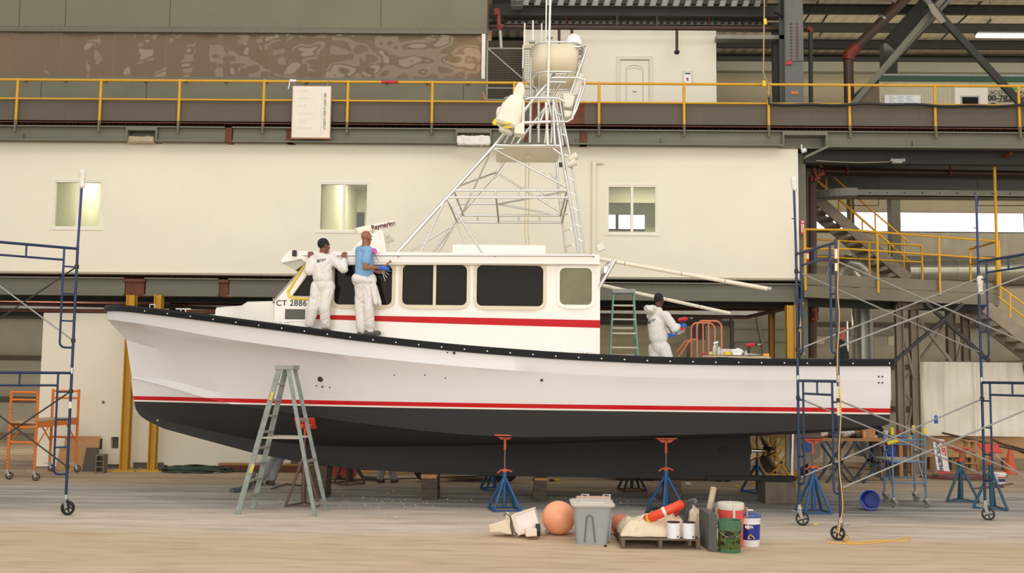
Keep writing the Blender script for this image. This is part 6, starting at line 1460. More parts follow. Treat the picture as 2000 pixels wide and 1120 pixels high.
# white machine (intake hood) lying on the floor
m_ivory=M('ivory_fibreglass',(232,216,192),.4,var=.03); m_ivi=M('pinkish_white_panel',(238,224,216),.4)
t=thing('ventilator_hood','ivory plastic hood with grey cable and pump lying on its side on the floor','machine part',G(1010,1045))
Yh=14.2
mb=MB(); f=lambda px,py,dy=0: P(px,py,Yh+dy)
mb.loft([[f(954,1026),f(957,1041),f(963,1041,.12),f(960,1024,.12)],[f(975,1020,-.05),f(975,1040,-.05),f(978,1040,.18),f(978,1018,.18)],[f(996,1012,-.08),f(999,1045,-.1),f(1003,1044,.22),f(1000,1008,.22)]]); mb.build('tapered_duct',m_ivory,t,bevel=.008)
mb=MB(); mb.loft([[f(1001,1009,-.1),f(1012,1047,-.12),f(1015,1046,.22),f(1004,1003,.22)],[f(1020,1003,-.1),f(1030,1042,-.12),f(1032,1040,.22),f(1022,998,.22)],[f(1043,993,-.08),f(1055,1032,-.1),f(1056,1030,.2),f(1046,990,.2)]]); mb.build('flared_hood',m_ivi,t,bevel=.01)
mb=MB(); mb.bar(f(1000,1008,-.13),f(1013,1047,-.14),.03,.03,(1,0,0)); mb.bar(f(1000,1008,-.12),f(1043,993,-.1),.02,.02); mb.build('flange',m_ivory,t,bevel=.004)
MB().obox(f(1037,1040,-.2),.15,.13,.10,(0,-.05,.1)).build('pump_box',m_ivory,t,bevel=.01)
MB().lathe(f(1050,1036,-.14),[(.04,-.03),(.085,-.025),(.085,.03),(.03,.04)],18,(0,PI/2,0)).build('pump_rotor',m_text,t,smooth=50)
MB().tube([f(984,1008,-.1),f(988,1003,-.14),f(996,1010,-.16),f(1000,1025,-.17),f(1004,1040,-.17),f(1012,1046,-.16)],.007,5).build('grey_cable',m_dark,t)
MB().tube([f(996,1010,.0),f(997,1030,-.14),f(1002,1044,-.12)],.006,5).build('grey_cable',m_dark,t)
cc_=[G(1052,1044,.012),G(1062,1046,.012),G(1072,1042,.012),G(1073,1037,.012),G(1064,1036,.012),G(1068,1040,.012)]; MB().tube(cc_,.010,6).build('floor_cable',M('pale_cable',(186,170,150),.6),t)
MB().obox(f(991,1007,-.1),.04,.04,.08).build('terminal_block',m_ivory,t,bevel=.005)
# overturned blue bucket
m_bb=M('blue_bucket_plastic',(22,58,170),.35,var=.06)
bc=V((P(1702,971,17.6).x,17.6,.165)); R3=Euler((PI/2-.1,0,.5)).to_matrix() 
t=thing('bucket','blue bucket lying on its side facing out near the light blue scaffold','bucket',(bc.x,bc.y,0))
ax=V((-.42,-.9,.08)).normalized(); e=ax.to_track_quat('Z','Y').to_euler()
MB().lathe(bc-ax*.16,[(.13,0),(.155,.33),(.168,.335),(.168,.35),(.15,.35),(.125,.01),(.001,.01)],28,e).build('pail_body',m_bb,t,smooth=40)
MB().tube([bc+ax*.17+V((-.15,0,-.02)),bc+ax*.2+V((-.08,-.04,-.13)),bc+ax*.2+V((.06,-.03,-.14)),bc+ax*.17+V((.15,.0,-.05))],.004,5).build('wire_handle',m_galv,t)
# debris
random.seed(3)
for i,(px,py,s_,m_,lab) in enumerate(((1593,1027,.045,M('yellow_lump',(206,186,120),.8),'small yellowish lump of foam on the floor before the scaffold wheel'),(1343,948,.07,m_white,'crumpled white scrap on the floor under the keel'),(1088,941,.07,M('yellow_scrap',(214,190,60),.7),'yellow scrap on the floor behind the keel blocks'),(1077,941,.06,M('maroon_scrap',(120,40,50),.8),'maroon rag scrap beside the yellow scrap behind the keel'),(1045,939,.06,M('grey_scrap',(120,116,116),.8),'grey crumpled scrap on the floor left of the second keel blocks'),(1182,1069,.03,m_text,'tiny black scrap on the floor in front of the tote'),(1440,953,.06,M('yellow_scrap',(0,0,0)),'yellow scrap on the floor left of the far blue stand'))):
    p=G(px,py); blob([(p+V((-s_*.4,0,s_*.35)),p+V((s_*.5,.02,s_*.3)),s_*.4,s_*.45)],'floor_scrap',m_,lab,'scrap',vox=.008,disp=.012,ds=30,sm=0,flat=.001)
# fine white chips scattered under the hull
mb=MB()
for i in range(170):
    px=random.choice((random.gauss(700,60),random.gauss(830,40),random.uniform(480,1450),random.gauss(1240,50))); py=random.choice((random.gauss(978,4),random.gauss(982,8),random.uniform(955,1030)))
    p=G(px,py,.004); s_=random.uniform(.004,.016); mb.obox(p,s_*1.6,s_,s_*.5,(random.uniform(-.3,.3),random.uniform(-.3,.3),random.uniform(0,3)))
o=solo(mb,'paint_chips',m_white,'scattered white paint chips on the floor along the keel','paint chips'); o['kind']='stuff'
# ================================================================ BEHIND / UNDER THE BOAT
# hose coil
m_hose=M('dark_green_hose',(54,72,56),.6,var=.15); mb=MB(); c=G(383,923)
mb.tube([c+V(((.60+.10*math.sin(k*.13))*math.cos(k*.2)*(1+.03*(k%7)),(.30+.05*math.sin(k*.11))*math.sin(k*.2),.02+.10*(k/220)+.02*math.sin(k*.9))) for k in range(220)]+[c+V((.7,.1,.02)),c+V((2.6,.2,.02)),c+V((5.6,.4,.02)),c+V((7.0,.4,.02))],.018,6)
solo(mb,'hose_coil',m_hose,'dark green hose coiled on the floor in front of the white partition','hose',smooth=60)
# lumber against the partition
for i,(a,b,Y,z,h,m_,lab) in enumerate(((428,820,22.9,.0,.13,m_rust,'long dark brown beam lying along the foot of the white partition'),(428,880,22.95,.135,.05,m_wood,'reddish plank lying on top of the dark brown beam by the partition'),(640,900,22.7,.0,.07,M('pale_board',(196,160,110),.7,var=.1),'pale board on the floor behind the crouching legs and vacuum'))):
    x0_=P(a,915,Y).x;x1_=P(b,915,Y).x; solo(MB().box(x0_,x1_,Y-.1,Y+.1,z+.001,z+h),'lumber_plank',m_,lab,'plank',bevel=.004)
x=P(575,905,22.9).x; solo(MB().box(x-.07,x+.07,22.85,23.0,.187,.33),'wood_offcut',m_oldwood,'small wooden offcut standing on the planks by the partition','offcut')
for px in (459,570): MB()
# plywood sheets, cinder block
ply=M('plywood_sheet',(190,146,98),.7,var=.12,vs=2,stretch=(1,1,3)); dp=M('dark_sheet',(84,76,66),.7)
def lean(px0,px1,py0,Y,th,mat,label,name='plywood_sheet',sk=0):
    x0_=P(px0,915,Y).x;x1_=P(px1,915,Y).x;z=P(px0,py0,Y).z; solo(MB().prism([(x0_,Y,.002),(x1_,Y,.002),(x1_+sk,Y+.18,z),(x0_+sk*.0,Y+.18,z)],(0,th,0)),name,mat,label,'sheet')
lean(118,187,853,22.95,.02,ply,'tall plywood sheet leaning against the partition behind the orange scaffold')
lean(108,170,876,22.7,.02,ply,'shorter plywood sheet in front of the tall one behind the orange scaffold',sk=.05)
lean(160,186,876,22.5,.015,dp,'narrow dark grey board leaning beside the plywood sheets',name='grey_board')
xb_=P(196,915,22.2).x; t=thing('cinder_block','grey cinder block standing on end by the partition holes','concrete block',(xb_,22.2,0)); mb=MB(); w_=.19;h_=.40; 
for x0_,x1_,z0_,z1_ in ((-.5,-.36,0,1),(.36,.5,0,1),(-.36,.36,0,.09),(-.36,.36,.3,.37),(-.36,.36,.6,.67),(-.36,.36,.91,1)): mb.box(xb_+x0_*w_,xb_+x1_*w_,22.15,22.34,z0_*h_+.001,z1_*h_)
mb.build('block_web',m_conc,t); MB().box(xb_-w_/2+.02,xb_+w_/2-.02,22.3,22.335,.02,h_-.02).build('block_back',m_conc,t)
# red vacuum
vx=P(672,930,21.6).x; t=thing('dust_extractor','dusty red wheeled dust extractor with grey hose behind the keel','vacuum',(vx,21.6,0)); m_vr=M('dusty_red_plastic',(184,74,60),.6,var=.15)
mb=MB(); mb.loft([rr_(vx-.28,vx+.24,21.4,21.85,.05),rr_(vx-.26,vx+.22,21.4,21.85,.35),rr_(vx-.2,vx+.2,21.45,21.8,.5)]); mb.build('tank',m_vr,t,smooth=40)
MB().box(vx+.0,vx+.18,21.38,21.40,.26,.33).build('logo_plate',M('dark_plate',(60,64,72),.4),t); text('HILTI',M('white_letter',(0,0,0)),t,.055,(vx+.09,21.377,.295),(1,0,0),(0,0,1),'lettering')
MB().lathe((vx-.08,21.4,.06),[(.06,-.02),(.06,.02)],14,(PI/2,0,0)).build('front_wheel',m_text,t); MB().lathe((vx+.15,21.4,.06),[(.05,-.02),(.05,.02)],14,(PI/2,0,0)).build('front_wheel',m_text,t)
MB().tube([V((vx+.2,21.45,.46)),V((vx+.3,21.35,.42)),V((vx+.34,21.3,.2)),V((vx+.45,21.3,.06)),V((vx+.8,21.25,.05))],.045,10).build('suction_hose',M('grey_corrugated_hose',(94,94,94),.6),t,smooth=60)
# grey bent pads near ladder foot (hose ends)
mb=MB(); mb.tube([G(452,960,.03),G(470,958,.03),G(488,946,.08),G(497,925,.16)],[.06,.06,.05,.04],8); solo(mb,'hose_nozzle',M('grey_corrugated_hose',(0,0,0)),'grey flat nozzle and hose on the floor behind the front ladder leg','hose')
mb=MB(); mb.tube([G(530,955,.02),G(560,946,.02),G(590,950,.02),G(640,944,.02),G(700,938,.02),G(840,934,.02),G(1000,928,.02),G(1300,926,.02)],.012,5); solo(mb,'power_cable',m_text,'thin black cable snaking over the floor behind the keel','cable')
# red trailer with two wheels
tx0,tx1=P(868,930,21.3).x,P(1000,930,21.3).x; t=thing('cart_trailer','dark red low trailer with two tyres behind the keel','trailer',((tx0+tx1)/2,21.3,0))
MB().box(tx0,tx1-.3,21.3,22.3,.18,.55).build('trailer_bed',M('dark_red_paint',(130,28,34),.4,var=.1),t,bevel=.01)
for x in (P(835,930,21.2).x,P(985,930,21.2).x):
    MB().lathe((x,21.25,.3),[(.16,-.08),(.27,-.08),(.3,-.05),(.3,.05),(.27,.08),(.16,.08)],26,(PI/2,0,0)).build('tyre',m_text,t,smooth=40); MB().lathe((x,21.2,.3),[(.02,-.05),(.12,-.03),(.165,.04)],16,(PI/2,0,0)).build('hub',m_galv,t,smooth=40)
MB().bar((tx0-.45,21.4,.32),(tx0,21.4,.32),.06,.06).build('draw_bar',m_dark,t)
lx=P(904,921,21.29).x; MB().lathe((lx,21.295,.42),[(.09,0),(.09,.006)],18,(PI/2,0,0)).build('round_badge',m_text,t); mb=MB(); mb.ell((lx,21.285,.42),.05,.004,.02); mb.build('badge_mark',m_white,t)
# rusty dolly with casters
x0_,x1_=P(1188,940,21.9).x,P(1440,940,21.9).x; t=thing('flat_dolly','rusty red flat dolly with casters behind the keel at right','dolly',((x0_+x1_)/2,21.9,0)); m_rr=M('rusty_red_dolly',(128,58,46),.7,var=.2)
MB().box(x0_,x0_+1.1,21.9,22.7,.20,.42).build('dolly_frame',m_rr,t,bevel=.01); MB().box(x0_+1.1,x1_,21.95,22.7,.30,.36).build('dolly_frame',m_rr,t)
for x in (x0_+.25,x0_+.9,P(1404,940,21.9).x,P(1421,945,21.9).x): MB().lathe((x,21.95,.12),[(.04,-.03),(.1,-.03),(.12,-.015),(.12,.015),(.1,.03),(.04,.03)],18,(PI/2,0,0)).build('caster_wheel',m_dark,t,smooth=40); MB().box(x-.02,x+.02,21.98,22.02,.12,.30).build('caster_post',m_dark,t)
# ================================================================ COCKPIT THINGS
zt=P(1440,696,18.5).z; x0_,x1_=P(1368,696,18.4).x,P(1512,696,18.4).x
t=thing('trestle_table','thin plywood board on black trestles in the cockpit covered with tools','table',((x0_+x1_)/2,18.4,zcf))
MB().prism([(x0_,18.1,zt-.02),(x1_-.12,18.1,zt-.05),(x1_,18.8,zt+.0),(x0_+.25,18.9,zt)],(0,0,.012)).build('table_top',M('pale_plywood',(206,186,150),.7),t)
for x in (x0_+.42,x1_-.4):
    MB().bar((x,18.15,zt-.06),(x,18.8,zt-.02),.3 if x>7 else .12,.04).build('trestle_head',m_text,t)
    for s_ in (-1,1): MB().bar((x+s_*.03,18.2,zt-.08),(x+s_*.2,18.2,zcf),.04,.04).build('trestle_leg',m_text,t); MB().bar((x+s_*.03,18.75,zt-.06),(x+s_*.2,18.75,zcf),.04,.04).build('trestle_leg',m_text,t)
zt+=.013
def onT(px,Y=18.45): return V((P(px,690,Y).x,Y,zt))
b_=onT(1396); t=thing('spray_bottle','cloudy plastic spray bottle on the cockpit table','bottle',b_); MB().lathe(b_,[(.04,0),(.043,.01),(.043,.11),(.03,.16),(.014,.18),(.014,.2)],16).build('bottle_body',M('cloudy_plastic',(206,196,176),.35),t,smooth=50); MB().obox(b_+V((.02,0,.225)),.09,.025,.03,(0,-.3,0)).build('trigger_head',m_white,t,bevel=.004); MB().bar(b_+V((.035,0,.215)),b_+V((.05,0,.16)),.015,.01).build('trigger',m_white,t)
b_=onT(1404,18.35); solo(MB().lathe(b_,[(.038,0),(.04,.01),(.04,.10),(.025,.13),(.025,.15)],16),'solvent_bottle',M('clear_blueish',(188,190,186),.2),'clear bottle with dark base label right of the spray bottle','bottle',smooth=50)
b_=onT(1420,18.3); mb=MB(); mb.lathe(b_,[(.06,0),(.065,.055),(.05,.055),(.045,.0)],20); solo(mb,'tape_roll',M('bright_yellow',(236,206,40),.45),'yellow masking tape tub on the cockpit table','tape',smooth=50)
b_=onT(1414,18.7); solo(MB().box(b_.x-.06,b_.x+.16,b_.y,b_.y+.12,zt+.001,zt+.12),'plastic_packet',M('clear_pack',(210,200,196),.3),'clear plastic packet behind the yellow tub on the cockpit table','packet',bevel=.02)
b_=onT(1440,18.3); solo(MB().box(b_.x-.075,b_.x+.075,b_.y,b_.y+.08,zt+.001,zt+.05),'small_box',m_white,'small white carton right of the yellow tub on the cockpit table','box',bevel=.003)
b_=onT(1440,18.6); blob([(b_+V((-.07,0,.07)),b_+V((.06,0,.06)),.05,.05),(b_+V((0,0,.09)),b_+V((.03,0,.1)),.04,.03)],'crumpled_rag',M('white_rag',(230,228,222),.9),'crumpled white rag behind the small white carton','rag',disp=.02,ds=16,flat=zt)
b_=onT(1388,18.3); solo(MB().lathe(b_+V((0,0,.03)),[(.012,-.02),(.03,-.02),(.03,.02),(.012,.02)],18,(PI/2,0,0)),'tape_reel',M('lime_tape',(196,206,50),.5),'lime green tape reel standing left of the spray bottle','tape',smooth=50)
b_=onT(1374,18.3); solo(MB().tube([b_+V((-.04,0,.02)),b_+V((.05,0,.025))],.018,8),'red_handle_tool',M('tool_red',(0,0,0)),'small red handled tool at the left end of the cockpit table','tool')
b_=onT(1457,18.5); solo(MB().lathe(b_,[(.03,0),(.03,.05),(.012,.08),(.012,.09)],14),'small_bottle',M('clear_blueish',(0,0,0)),'small clear bottle left of the red drill on the table','bottle',smooth=50)
b_=onT(1470,18.3); mb=MB()
for k in range(5): mb.bar(b_+V((-.14+.02*k,.03*k,.012+.006*k)),b_+V((.12-.03*k,.04*k,.01+.006*k)),.02,.006)
solo(mb,'scraper_pile',m_galv,'little heap of scrapers and blades at the right of the cockpit table','tool')
drill(onT(1466,18.55)+V((-.0,0,.19)),.1,-.1,'red cordless drill standing on its battery on the cockpit table')
b_=onT(1497,18.35); solo(MB().box(b_.x-.05,b_.x+.05,b_.y,b_.y+.06,zt-.012+.001,zt+.035),'sanding_block',M('orange_sponge',(238,166,40),.8),'orange sanding block at the right end of the cockpit table','block',bevel=.004)
# orange tubular trolley
t=thing('hand_trolley','orange tubular trolley frame standing in the cockpit left of the tool table','trolley',V((P(1370,690,19.2).x,19.2,zcf))); m_to=M('worn_orange_tube',(206,118,82),.5,var=.12,vs=9)
def arch(x0,x1,ytop,Y,r=.018,rc=.12):
    a=P(x0,ytop,Y);b=P(x1,ytop,Y); z=a.z; pts=[V((a.x,Y,zcf+.0))]+arc((a.x+rc,Y,z-rc),rc,PI,PI/2,6,(1,0,0),(0,0,1))+arc((b.x-rc,Y,z-rc),rc,PI/2,0,6,(1,0,0),(0,0,1))+[V((b.x,Y,zcf))]
    return MB().tube(pts,r,8)
arch(1361,1409,627,19.0).build('front_hoop',m_to,t,smooth=50); arch(1350,1396,631,19.5).build('rear_hoop',m_to,t,smooth=50)
for px,Y in ((1384,19.0),(1373,19.5)): x=P(px,640,Y).x; MB().tube([(x,Y,zcf),(x,Y,P(px,628,Y).z)],.016,8).build('upright',m_to,t,smooth=50)
MB().tube([P(1361,663,19.0),P(1352,664,18.9),P(1345,668,18.9),P(1325,698,18.9)],.014,6).build('push_bar',m_to,t,smooth=50); MB().tube([P(1350,665,19.5),P(1342,666,19.4),P(1336,670,19.4),P(1320,690,19.4)],.014,6).build('push_bar',m_to,t,smooth=50)
MB().bar((P(1350,690,19.5).x,19.0,zcf+.12),(P(1400,690,19.5).x,19.0,zcf+.12),.05,.02); 
# net bag and white pole near the transom
x=P(1646,690,18.4).x
mb=MB(); mb.tube([(P(1655,640,18.5).x,18.5,zcf),(P(1655,628,18.5).x,18.5,P(1655,628,18.5).z)],.014,8); solo(mb,'white_pole',m_white,'thin white pole standing upright inside the transom','pole',smooth=50)
blob([(P(1643,668,18.4),P(1645,690,18.4),.05,.10),(P(1645,690,18.4),P(1643,720,18.4),.10,.16)],'net_bag',M('black_net',(30,28,26),.9,bump=.6,bs=60),'black net bag heaped near the transom','bag',disp=.03,ds=14)
mb=MB(); mb.tube([P(1648,640,18.38),P(1649,646,18.38),P(1644,668,18.38)],.02,6); solo(mb,'red_strap',M('red_tape',(0,0,0)),'short red strap above the black net bag','strap')
# ================================================================ RIGHT BAY
def solop(px0,px1,py0,py1,Y,D,name,mat,label,cat,**k):
    a=P(px0,py1,Y);b=P(px1,py0,Y); return solo(MB().box(a.x,b.x,Y,Y+D,a.z,b.z),name,mat,label,cat,**k)
# tall back column pieces
def colm(px0,px1,py0,py1,Y,D,label,mat=m_dark): return solop(px0,px1,py0,py1,Y,D,'steel_column',mat,label,'column')
colm(1744,1758,385,545,33,.4,'dark steel column dividing the daylight windows',m_green)
colm(1660,1668,388,445,33,.3,'slim dark post left part of the daylight windows')
colm(1563,1573,300,705,23.3,.4,'narrow grey column right behind the corner of the white wall',m_green)
for x in (1583,1590): pass
pipe([P(1576,330,23.8),P(1576,700,23.8)],.04,m_brpipe,'thin brown riser pipe just right of the wall corner')
pipe([P(1587,345,24.2),P(1587,700,24.2)],.10,m_brpipe,'thick dark brown riser pipe right of the wall corner')
pipe([P(1562,344,24),P(1592,344,24)],.05,m_brpipe,'short horizontal stub pipe joining the red valve cluster')
t=thing('pipe_valve','red oxide valve cluster on the riser below the mezzanine corner','valve',P(1598,350,24))
for a,b,r in (((1590,328),(1593,342),.06),((1593,342),(1600,348),.07),((1600,335),(1602,345),.04),((1606,332),(1608,342),.05),((1590,352),(1600,347),.08),((1586,346),(1584,354),.05),((1598,340),(1610,340),.06)): MB().tube([P(*a,23.9),P(*b,23.9)],r*.7,8).build('fitting',m_redpipe,t,smooth=50)
t=thing('pipe_valve','red oxide valve on the riser below the platform','valve',P(1592,612,23.9))
for a,b,r in (((1586,605),(1598,604),.08),((1592,600),(1594,625),.08),((1585,622),(1592,626),.06)): MB().tube([P(*a,23.9),P(*b,23.9)],r*.8,8).build('fitting',m_redpipe,t,smooth=50)
pipe([P(1600,334,25.2),P(2100,342,25.2)],.085,m_brpipe,'long dark brown sprinkler main under the right mezzanine',n=12)
pipe([P(1610,344,25.0),P(2100,351,25.0)],.035,m_dark,'thin dark pipe just below the sprinkler main')
for px in (1655,1856): pipe([V((P(px,322,25.1).x,25.1,zd+.06)),P(px,345,25.1)],.03,m_redpipe,'red pipe hanger on the sprinkler main, %s'%('left of the emergency light' if px==1655 else 'right of the emergency light'),'pipe_hanger','hanger')
# under deck beams
for (py0,py1,Y,lab) in ((291,320,23.2,'deep dark green beam just under the right mezzanine edge'),(322,331,26,'dark beam above the sprinkler main'),(347,370,28,'wide dark beam behind the sprinkler main')):
    a=P(1572,py0,Y);b=P(2150,py1,Y); solo(MB().box(a.x,b.x,Y,Y+.25,P(1800,py1,Y).z,P(1800,py0,Y).z),'under_beam',m_dark,lab,'steel beam')
# bracket gusset under the girder corner
mb=MB(); a=P(1616,287,YD+.05); b=P(1572,308,YD+.05); mb.bar(a,b,.2,.05); solo(mb,'corner_bracket',m_green,'sloping steel bracket under the pocket at the wall corner','bracket')
# emergency light and cable
e_=P(1752,315,23.1); t=thing('emergency_light','small grey twin head emergency light under the mezzanine edge','light',e_); MB().obox(e_,.22,.10,.10).build('light_box',M('grey_plastic',(176,174,164),.5),t,bevel=.01)
for s_ in (-1,1): MB().lathe(e_+V((s_*.13,-.02,.02)),[(.03,-.03),(.05,.03)],10,(0,s_*1.2,0)).build('light_head',M('grey_plastic',(0,0,0)),t,smooth=50)
pipe([P(1594,314,23.1),P(1625,316,23.1),P(1680,318,23.1),P(1738,316,23.1)],.010,M('pale_cable',(186,170,150),.6),'thin pale cable sagging to the emergency light','cable','cable')
# cable tray
m_tray=M('dusty_steel_tray',(132,128,116),.5,metal=.4,var=.12)
t=thing('cable_tray','long grey perforated cable tray crossing in front of the daylight windows','cable tray',P(1800,380,24.6))
zA_=P(1800,384,24.6).z; zB_=P(1800,371,24.6).z
x0_=P(1675,380,24.6).x; MB().box(x0_,13.5,24.6,25.1,zA_+.0,zA_+.02).build('tray_base',m_tray,t); MB().box(x0_,13.5,24.6,24.63,zA_,zB_).build('tray_side',m_tray,t); MB().box(x0_,13.5,25.07,25.1,zA_,zB_).build('tray_side',m_tray,t)
mb=MB(); 
c=V((P(1630,372,24.6).x,25.5,0)); pts=[]
for k in range(13):
    a=-PI/2*k/12; pts.append((x0_-.0-1.0*math.sin(-a),24.6+ .9*(1-math.cos(a))))
for i in range(12):
    (ax_,ay_),(bx_,by_)=pts[i],pts[i+1]; mb.prism([(ax_,ay_,zA_),(bx_,by_,zA_),(bx_,by_,zB_+.04),(ax_,ay_,zB_+.04)],(0,.03,0)); mb.prism([(ax_,ay_,zA_),(bx_,by_,zA_),(bx_,by_+.5,zA_),(ax_,ay_+.5,zA_)],(0,0,.02))
mb.build('tray_bend',m_tray,t,smooth=40)
mb=MB()
for k in range(12): mb.lathe((x0_+.3+k*.42,24.595,(zA_+zB_)/2),[(.018,0),(.018,.005)],8,(PI/2,0,0))
mb.build('tray_holes',m_text,t)
for px in (1716,1910): pipe([P(px,345,24.9),P(px,402,24.9),P(px-60 if px<1800 else px+90,402,24.9)],.012,m_brpipe,'thin rod hanger looping under the cable tray, %s'%('left one' if px==1716 else 'right one'),'hanger_rod','hanger')
# platform
PL=lambda px,py: P(px,py,22.5+2.0*(px-1567)/383.0)
m_plat=M('platform_steel',(116,108,88),.6,var=.14,vs=1.5)
t=thing('steel_platform','grey steel platform edge below the yellow railing in the right bay','platform',(PL(1750,560).x,24,PL(1570,588).z))
za,zb,zc=PL(1570,534).z,PL(1570,557).z,PL(1570,581).z
A=PL(1570,560);B=PL(1950,560)
for (z0_,z1_,nm,off) in ((zb+.01,za,'kick_plate',0),(zc,zb-.01,'edge_channel',-.03)): MB().prism([(A.x,A.y+off,z0_),(B.x,B.y+off,z0_),(B.x,B.y+off,z1_),(A.x,A.y+off,z1_)],(0,.05,0)).build(nm,m_plat,t)
MB().prism([(A.x,A.y+.05,zb-.05),(B.x,B.y+.05,zb-.05),(B.x+.3,B.y+2.5,zb-.05),(A.x,A.y+3.2,zb-.05)],(0,0,.04)).build('deck_plate',m_dark,t)
MB().prism([(A.x,A.y+.05,zc),(B.x,B.y+.05,zc),(B.x,B.y+.05,zc+.03),(A.x,A.y+.05,zc+.03)],(0,.3,0)).build('bottom_flange',m_dark,t)
MB().prism([(A.x+.3,A.y+1.2,zc-.12),(B.x,B.y+.6,zc-.12),(B.x,B.y+.6,zc+.15),(A.x+.3,A.y+1.2,zc+.15)],(0,.1,0)).build('cross_beam',m_dark,t)
for px,lab in ((1557,''),): pass
m_rp=M('steel_grey_brown',(138,124,104),.6,var=.15,vs=2)
# railings
def rail(name,label,pts,posts,dz,mids,mat=m_yel,r=.026,low=None):
    t=thing(name,label,'guard rail',V((pts[0].x,pts[0].y,pts[0].z-dz))); MB().tube(pts,r,8).build('top_rail',mat,t,smooth=50)
    for m in mids: MB().tube([p-V((0,0,m)) for p in pts],r*.9,8).build('mid_rail',mat,t,smooth=50)
    for p in posts: MB().tube([p,p-V((0,0,dz))],r*1.1,8).build('post',mat,t,smooth=50)
    return t
rail('guard_rail','near yellow railing on the right bay platform edge with long posts',[PL(1568,449)+V((0,-.05,0)),PL(1655,450)+V((0,-.05,0)),PL(1948,472)+V((0,-.05,0))],[PL(x,449+(x-1568)*.06)+V((0,-.07,0)) for x in (1570,1711,1831)]+[PL(1948,472)+V((0,-.07,0))],1.35,[.43])
far=lambda px,py: P(px,py,24.6+1.6*(px-1567)/383.0)
rail('guard_rail','far yellow railing with three posts on the platform, left of the stair foot',[far(1582,467),far(1800,480)],[far(1582,467),far(1697,474),far(1800,480)],1.22,[.42])
rail('guard_rail','short yellow railing returning at the right end of the platform',[PL(1948,472)+V((0,.1,0)),far(1884,490)+V((0,-.3,0))],[far(1884,490)+V((0,-.3,0))],.95,[.38])
pipe([P(1942,317,23.6),P(1949,560,24.4)],.035,m_yel,'tall yellow pole rising from the platform corner to the mezzanine','pole','pole')
pipe([P(1940,316,23.6),P(1975,300,22.9)],.04,m_redpipe,'rust brown arm at the top of the tall yellow pole','steel_bracket','bracket')
# stair up to the left
def stair(label,a,b,Yn,Yf,w,n,mat,rails=None,name='steel_stair',str_h=.3):
    t=thing(name,label,'stair',V((b.x,b.y,min(a.z,b.z))))
    for dy,nm in ((0,'stringer'),(w,'stringer')): MB().bar(a+V((0,dy,0)),b+V((0,dy,0)),.06,str_h).build(nm,mat,t)
    for k in range(n): c=lerp(a,b,(k+.5)/n); MB().box(c.x-.14,c.x+.14,c.y+.03,c.y+w-.03,c.z-.02,c.z+.02).build('tread',mat,t)
    if rails:
        for dy in (0,w):
            top=[a+V((0,dy,rails)),b+V((0,dy,rails))]; MB().tube(top,.024,8).build('handrail',m_yel,t,smooth=50); MB().tube([a+V((0,dy,rails*.5)),b+V((0,dy,rails*.5))],.02,8).build('handrail',m_yel,t,smooth=50)
            for k in (.1,.37,.64,.95): c=lerp(a,b,k)+V((0,dy,0)); MB().tube([c,c+V((0,0,rails))],.02,8).build('handrail_post',m_yel,t,smooth=50)
    return t
stair('grey steel stair with yellow handrails descending to the platform from upper left',P(1597,390,26.0),P(1775,545,26.0),26,27,1.0,12,m_rp,.95,str_h=.26)
stair('grey steel stair going down to the right edge from the platform end',P(1925,600,24.2),P(2120,750,24.2),24,25,1.0,10,m_rp,None,str_h=.3)
pipe([P(1950,558,24.2),P(2100,668,24.2)],.024,m_yel,'upper yellow handrail of the stair descending at the right edge','handrail','handrail'); pipe([P(1950,580,24.2),P(2100,700,24.2)],.022,m_yel,'lower yellow handrail of the stair descending at the right edge','handrail','handrail'); pipe([P(1973,575,24.2),P(1973,630,24.2)],.022,m_yel,'yellow handrail post on the stair at the right edge','handrail_post','post')
# truss under the platform
t=thing('platform_trestle','dusty steel trestle of posts and crossed braces carrying the platform','trestle',V((P(1800,800,25).x,25,0)))
for px,Y,w_ in ((1757,24.2,.12),(1786,24.4,.14),(1858,25.5,.14),(1887,25.6,.13)):
    x=P(px,700,Y).x; MB().ibeam((x,Y,0),(x,Y,zc-.02),w_+.05,w_+.05,.02,(1,0,0)).build('post',m_rp,t)
for a,b,Y,m_,w_ in (((1740,712),(1880,594),23.6,m_dark,.09),((1808,592),(1932,706),23.7,m_dark,.09),((1790,620),(1857,706),24.6,m_rp,.08),((1852,625),(1795,706),25.0,m_rp,.07),((1753,610),(1785,740),24.3,m_rp,.06),((1760,750),(1790,715),24.4,m_rp,.06),((1758,755),(1785,790),24.4,m_rp,.06),((1785,770),(1774,830),24.4,m_rp,.06),((1880,660),(1868,706),25.4,m_rp,.05)): MB().bar(P(*a,Y),P(*b,Y),w_,w_*.8).build('brace',m_,t)
MB().bar(P(1752,600,24.2),P(1800,595,24.4),.12,.2).build('cap_beam',m_rp,t); MB().bar(P(1850,605,25.5),P(1895,604,25.6),.12,.2).build('cap_beam',m_rp,t)
# ducts
m_duct=M('galvanised_duct',(150,146,130),.3,metal=.6,var=.12,vs=3)
def duct(pts,r,label,seams):
    t=thing('air_duct',label,'duct',pts[0]); MB().tube(pts,r,22).build('duct_shell',m_duct,t,smooth=50)
    for k in range(seams):
        f=(k+.5)/seams*(len(pts)-1); i=int(f); p=lerp(pts[i],pts[i+1],f-i); d=(pts[i+1]-pts[i]).normalized(); MB().tube([p-d*.008,p+d*.008],r+.008,22).build('duct_seam',m_duct,t,smooth=50)
x=P(1685,650,27).x; duct([V((x,27,0.2)),V((x,27,P(1685,545,27).z))],.27,'vertical galvanised spiral duct behind the stern rail',10)
duct([P(1618,600,28),P(1640,530,28),P(1655,518,28),P(1672,522,28),P(1690,540,28)],.3,'galvanised duct elbow on the platform behind the yellow railings',5)
duct([P(1770,532,28.5),P(2100,530,28.5)],.34,'large horizontal galvanised duct behind the platform at right',9)
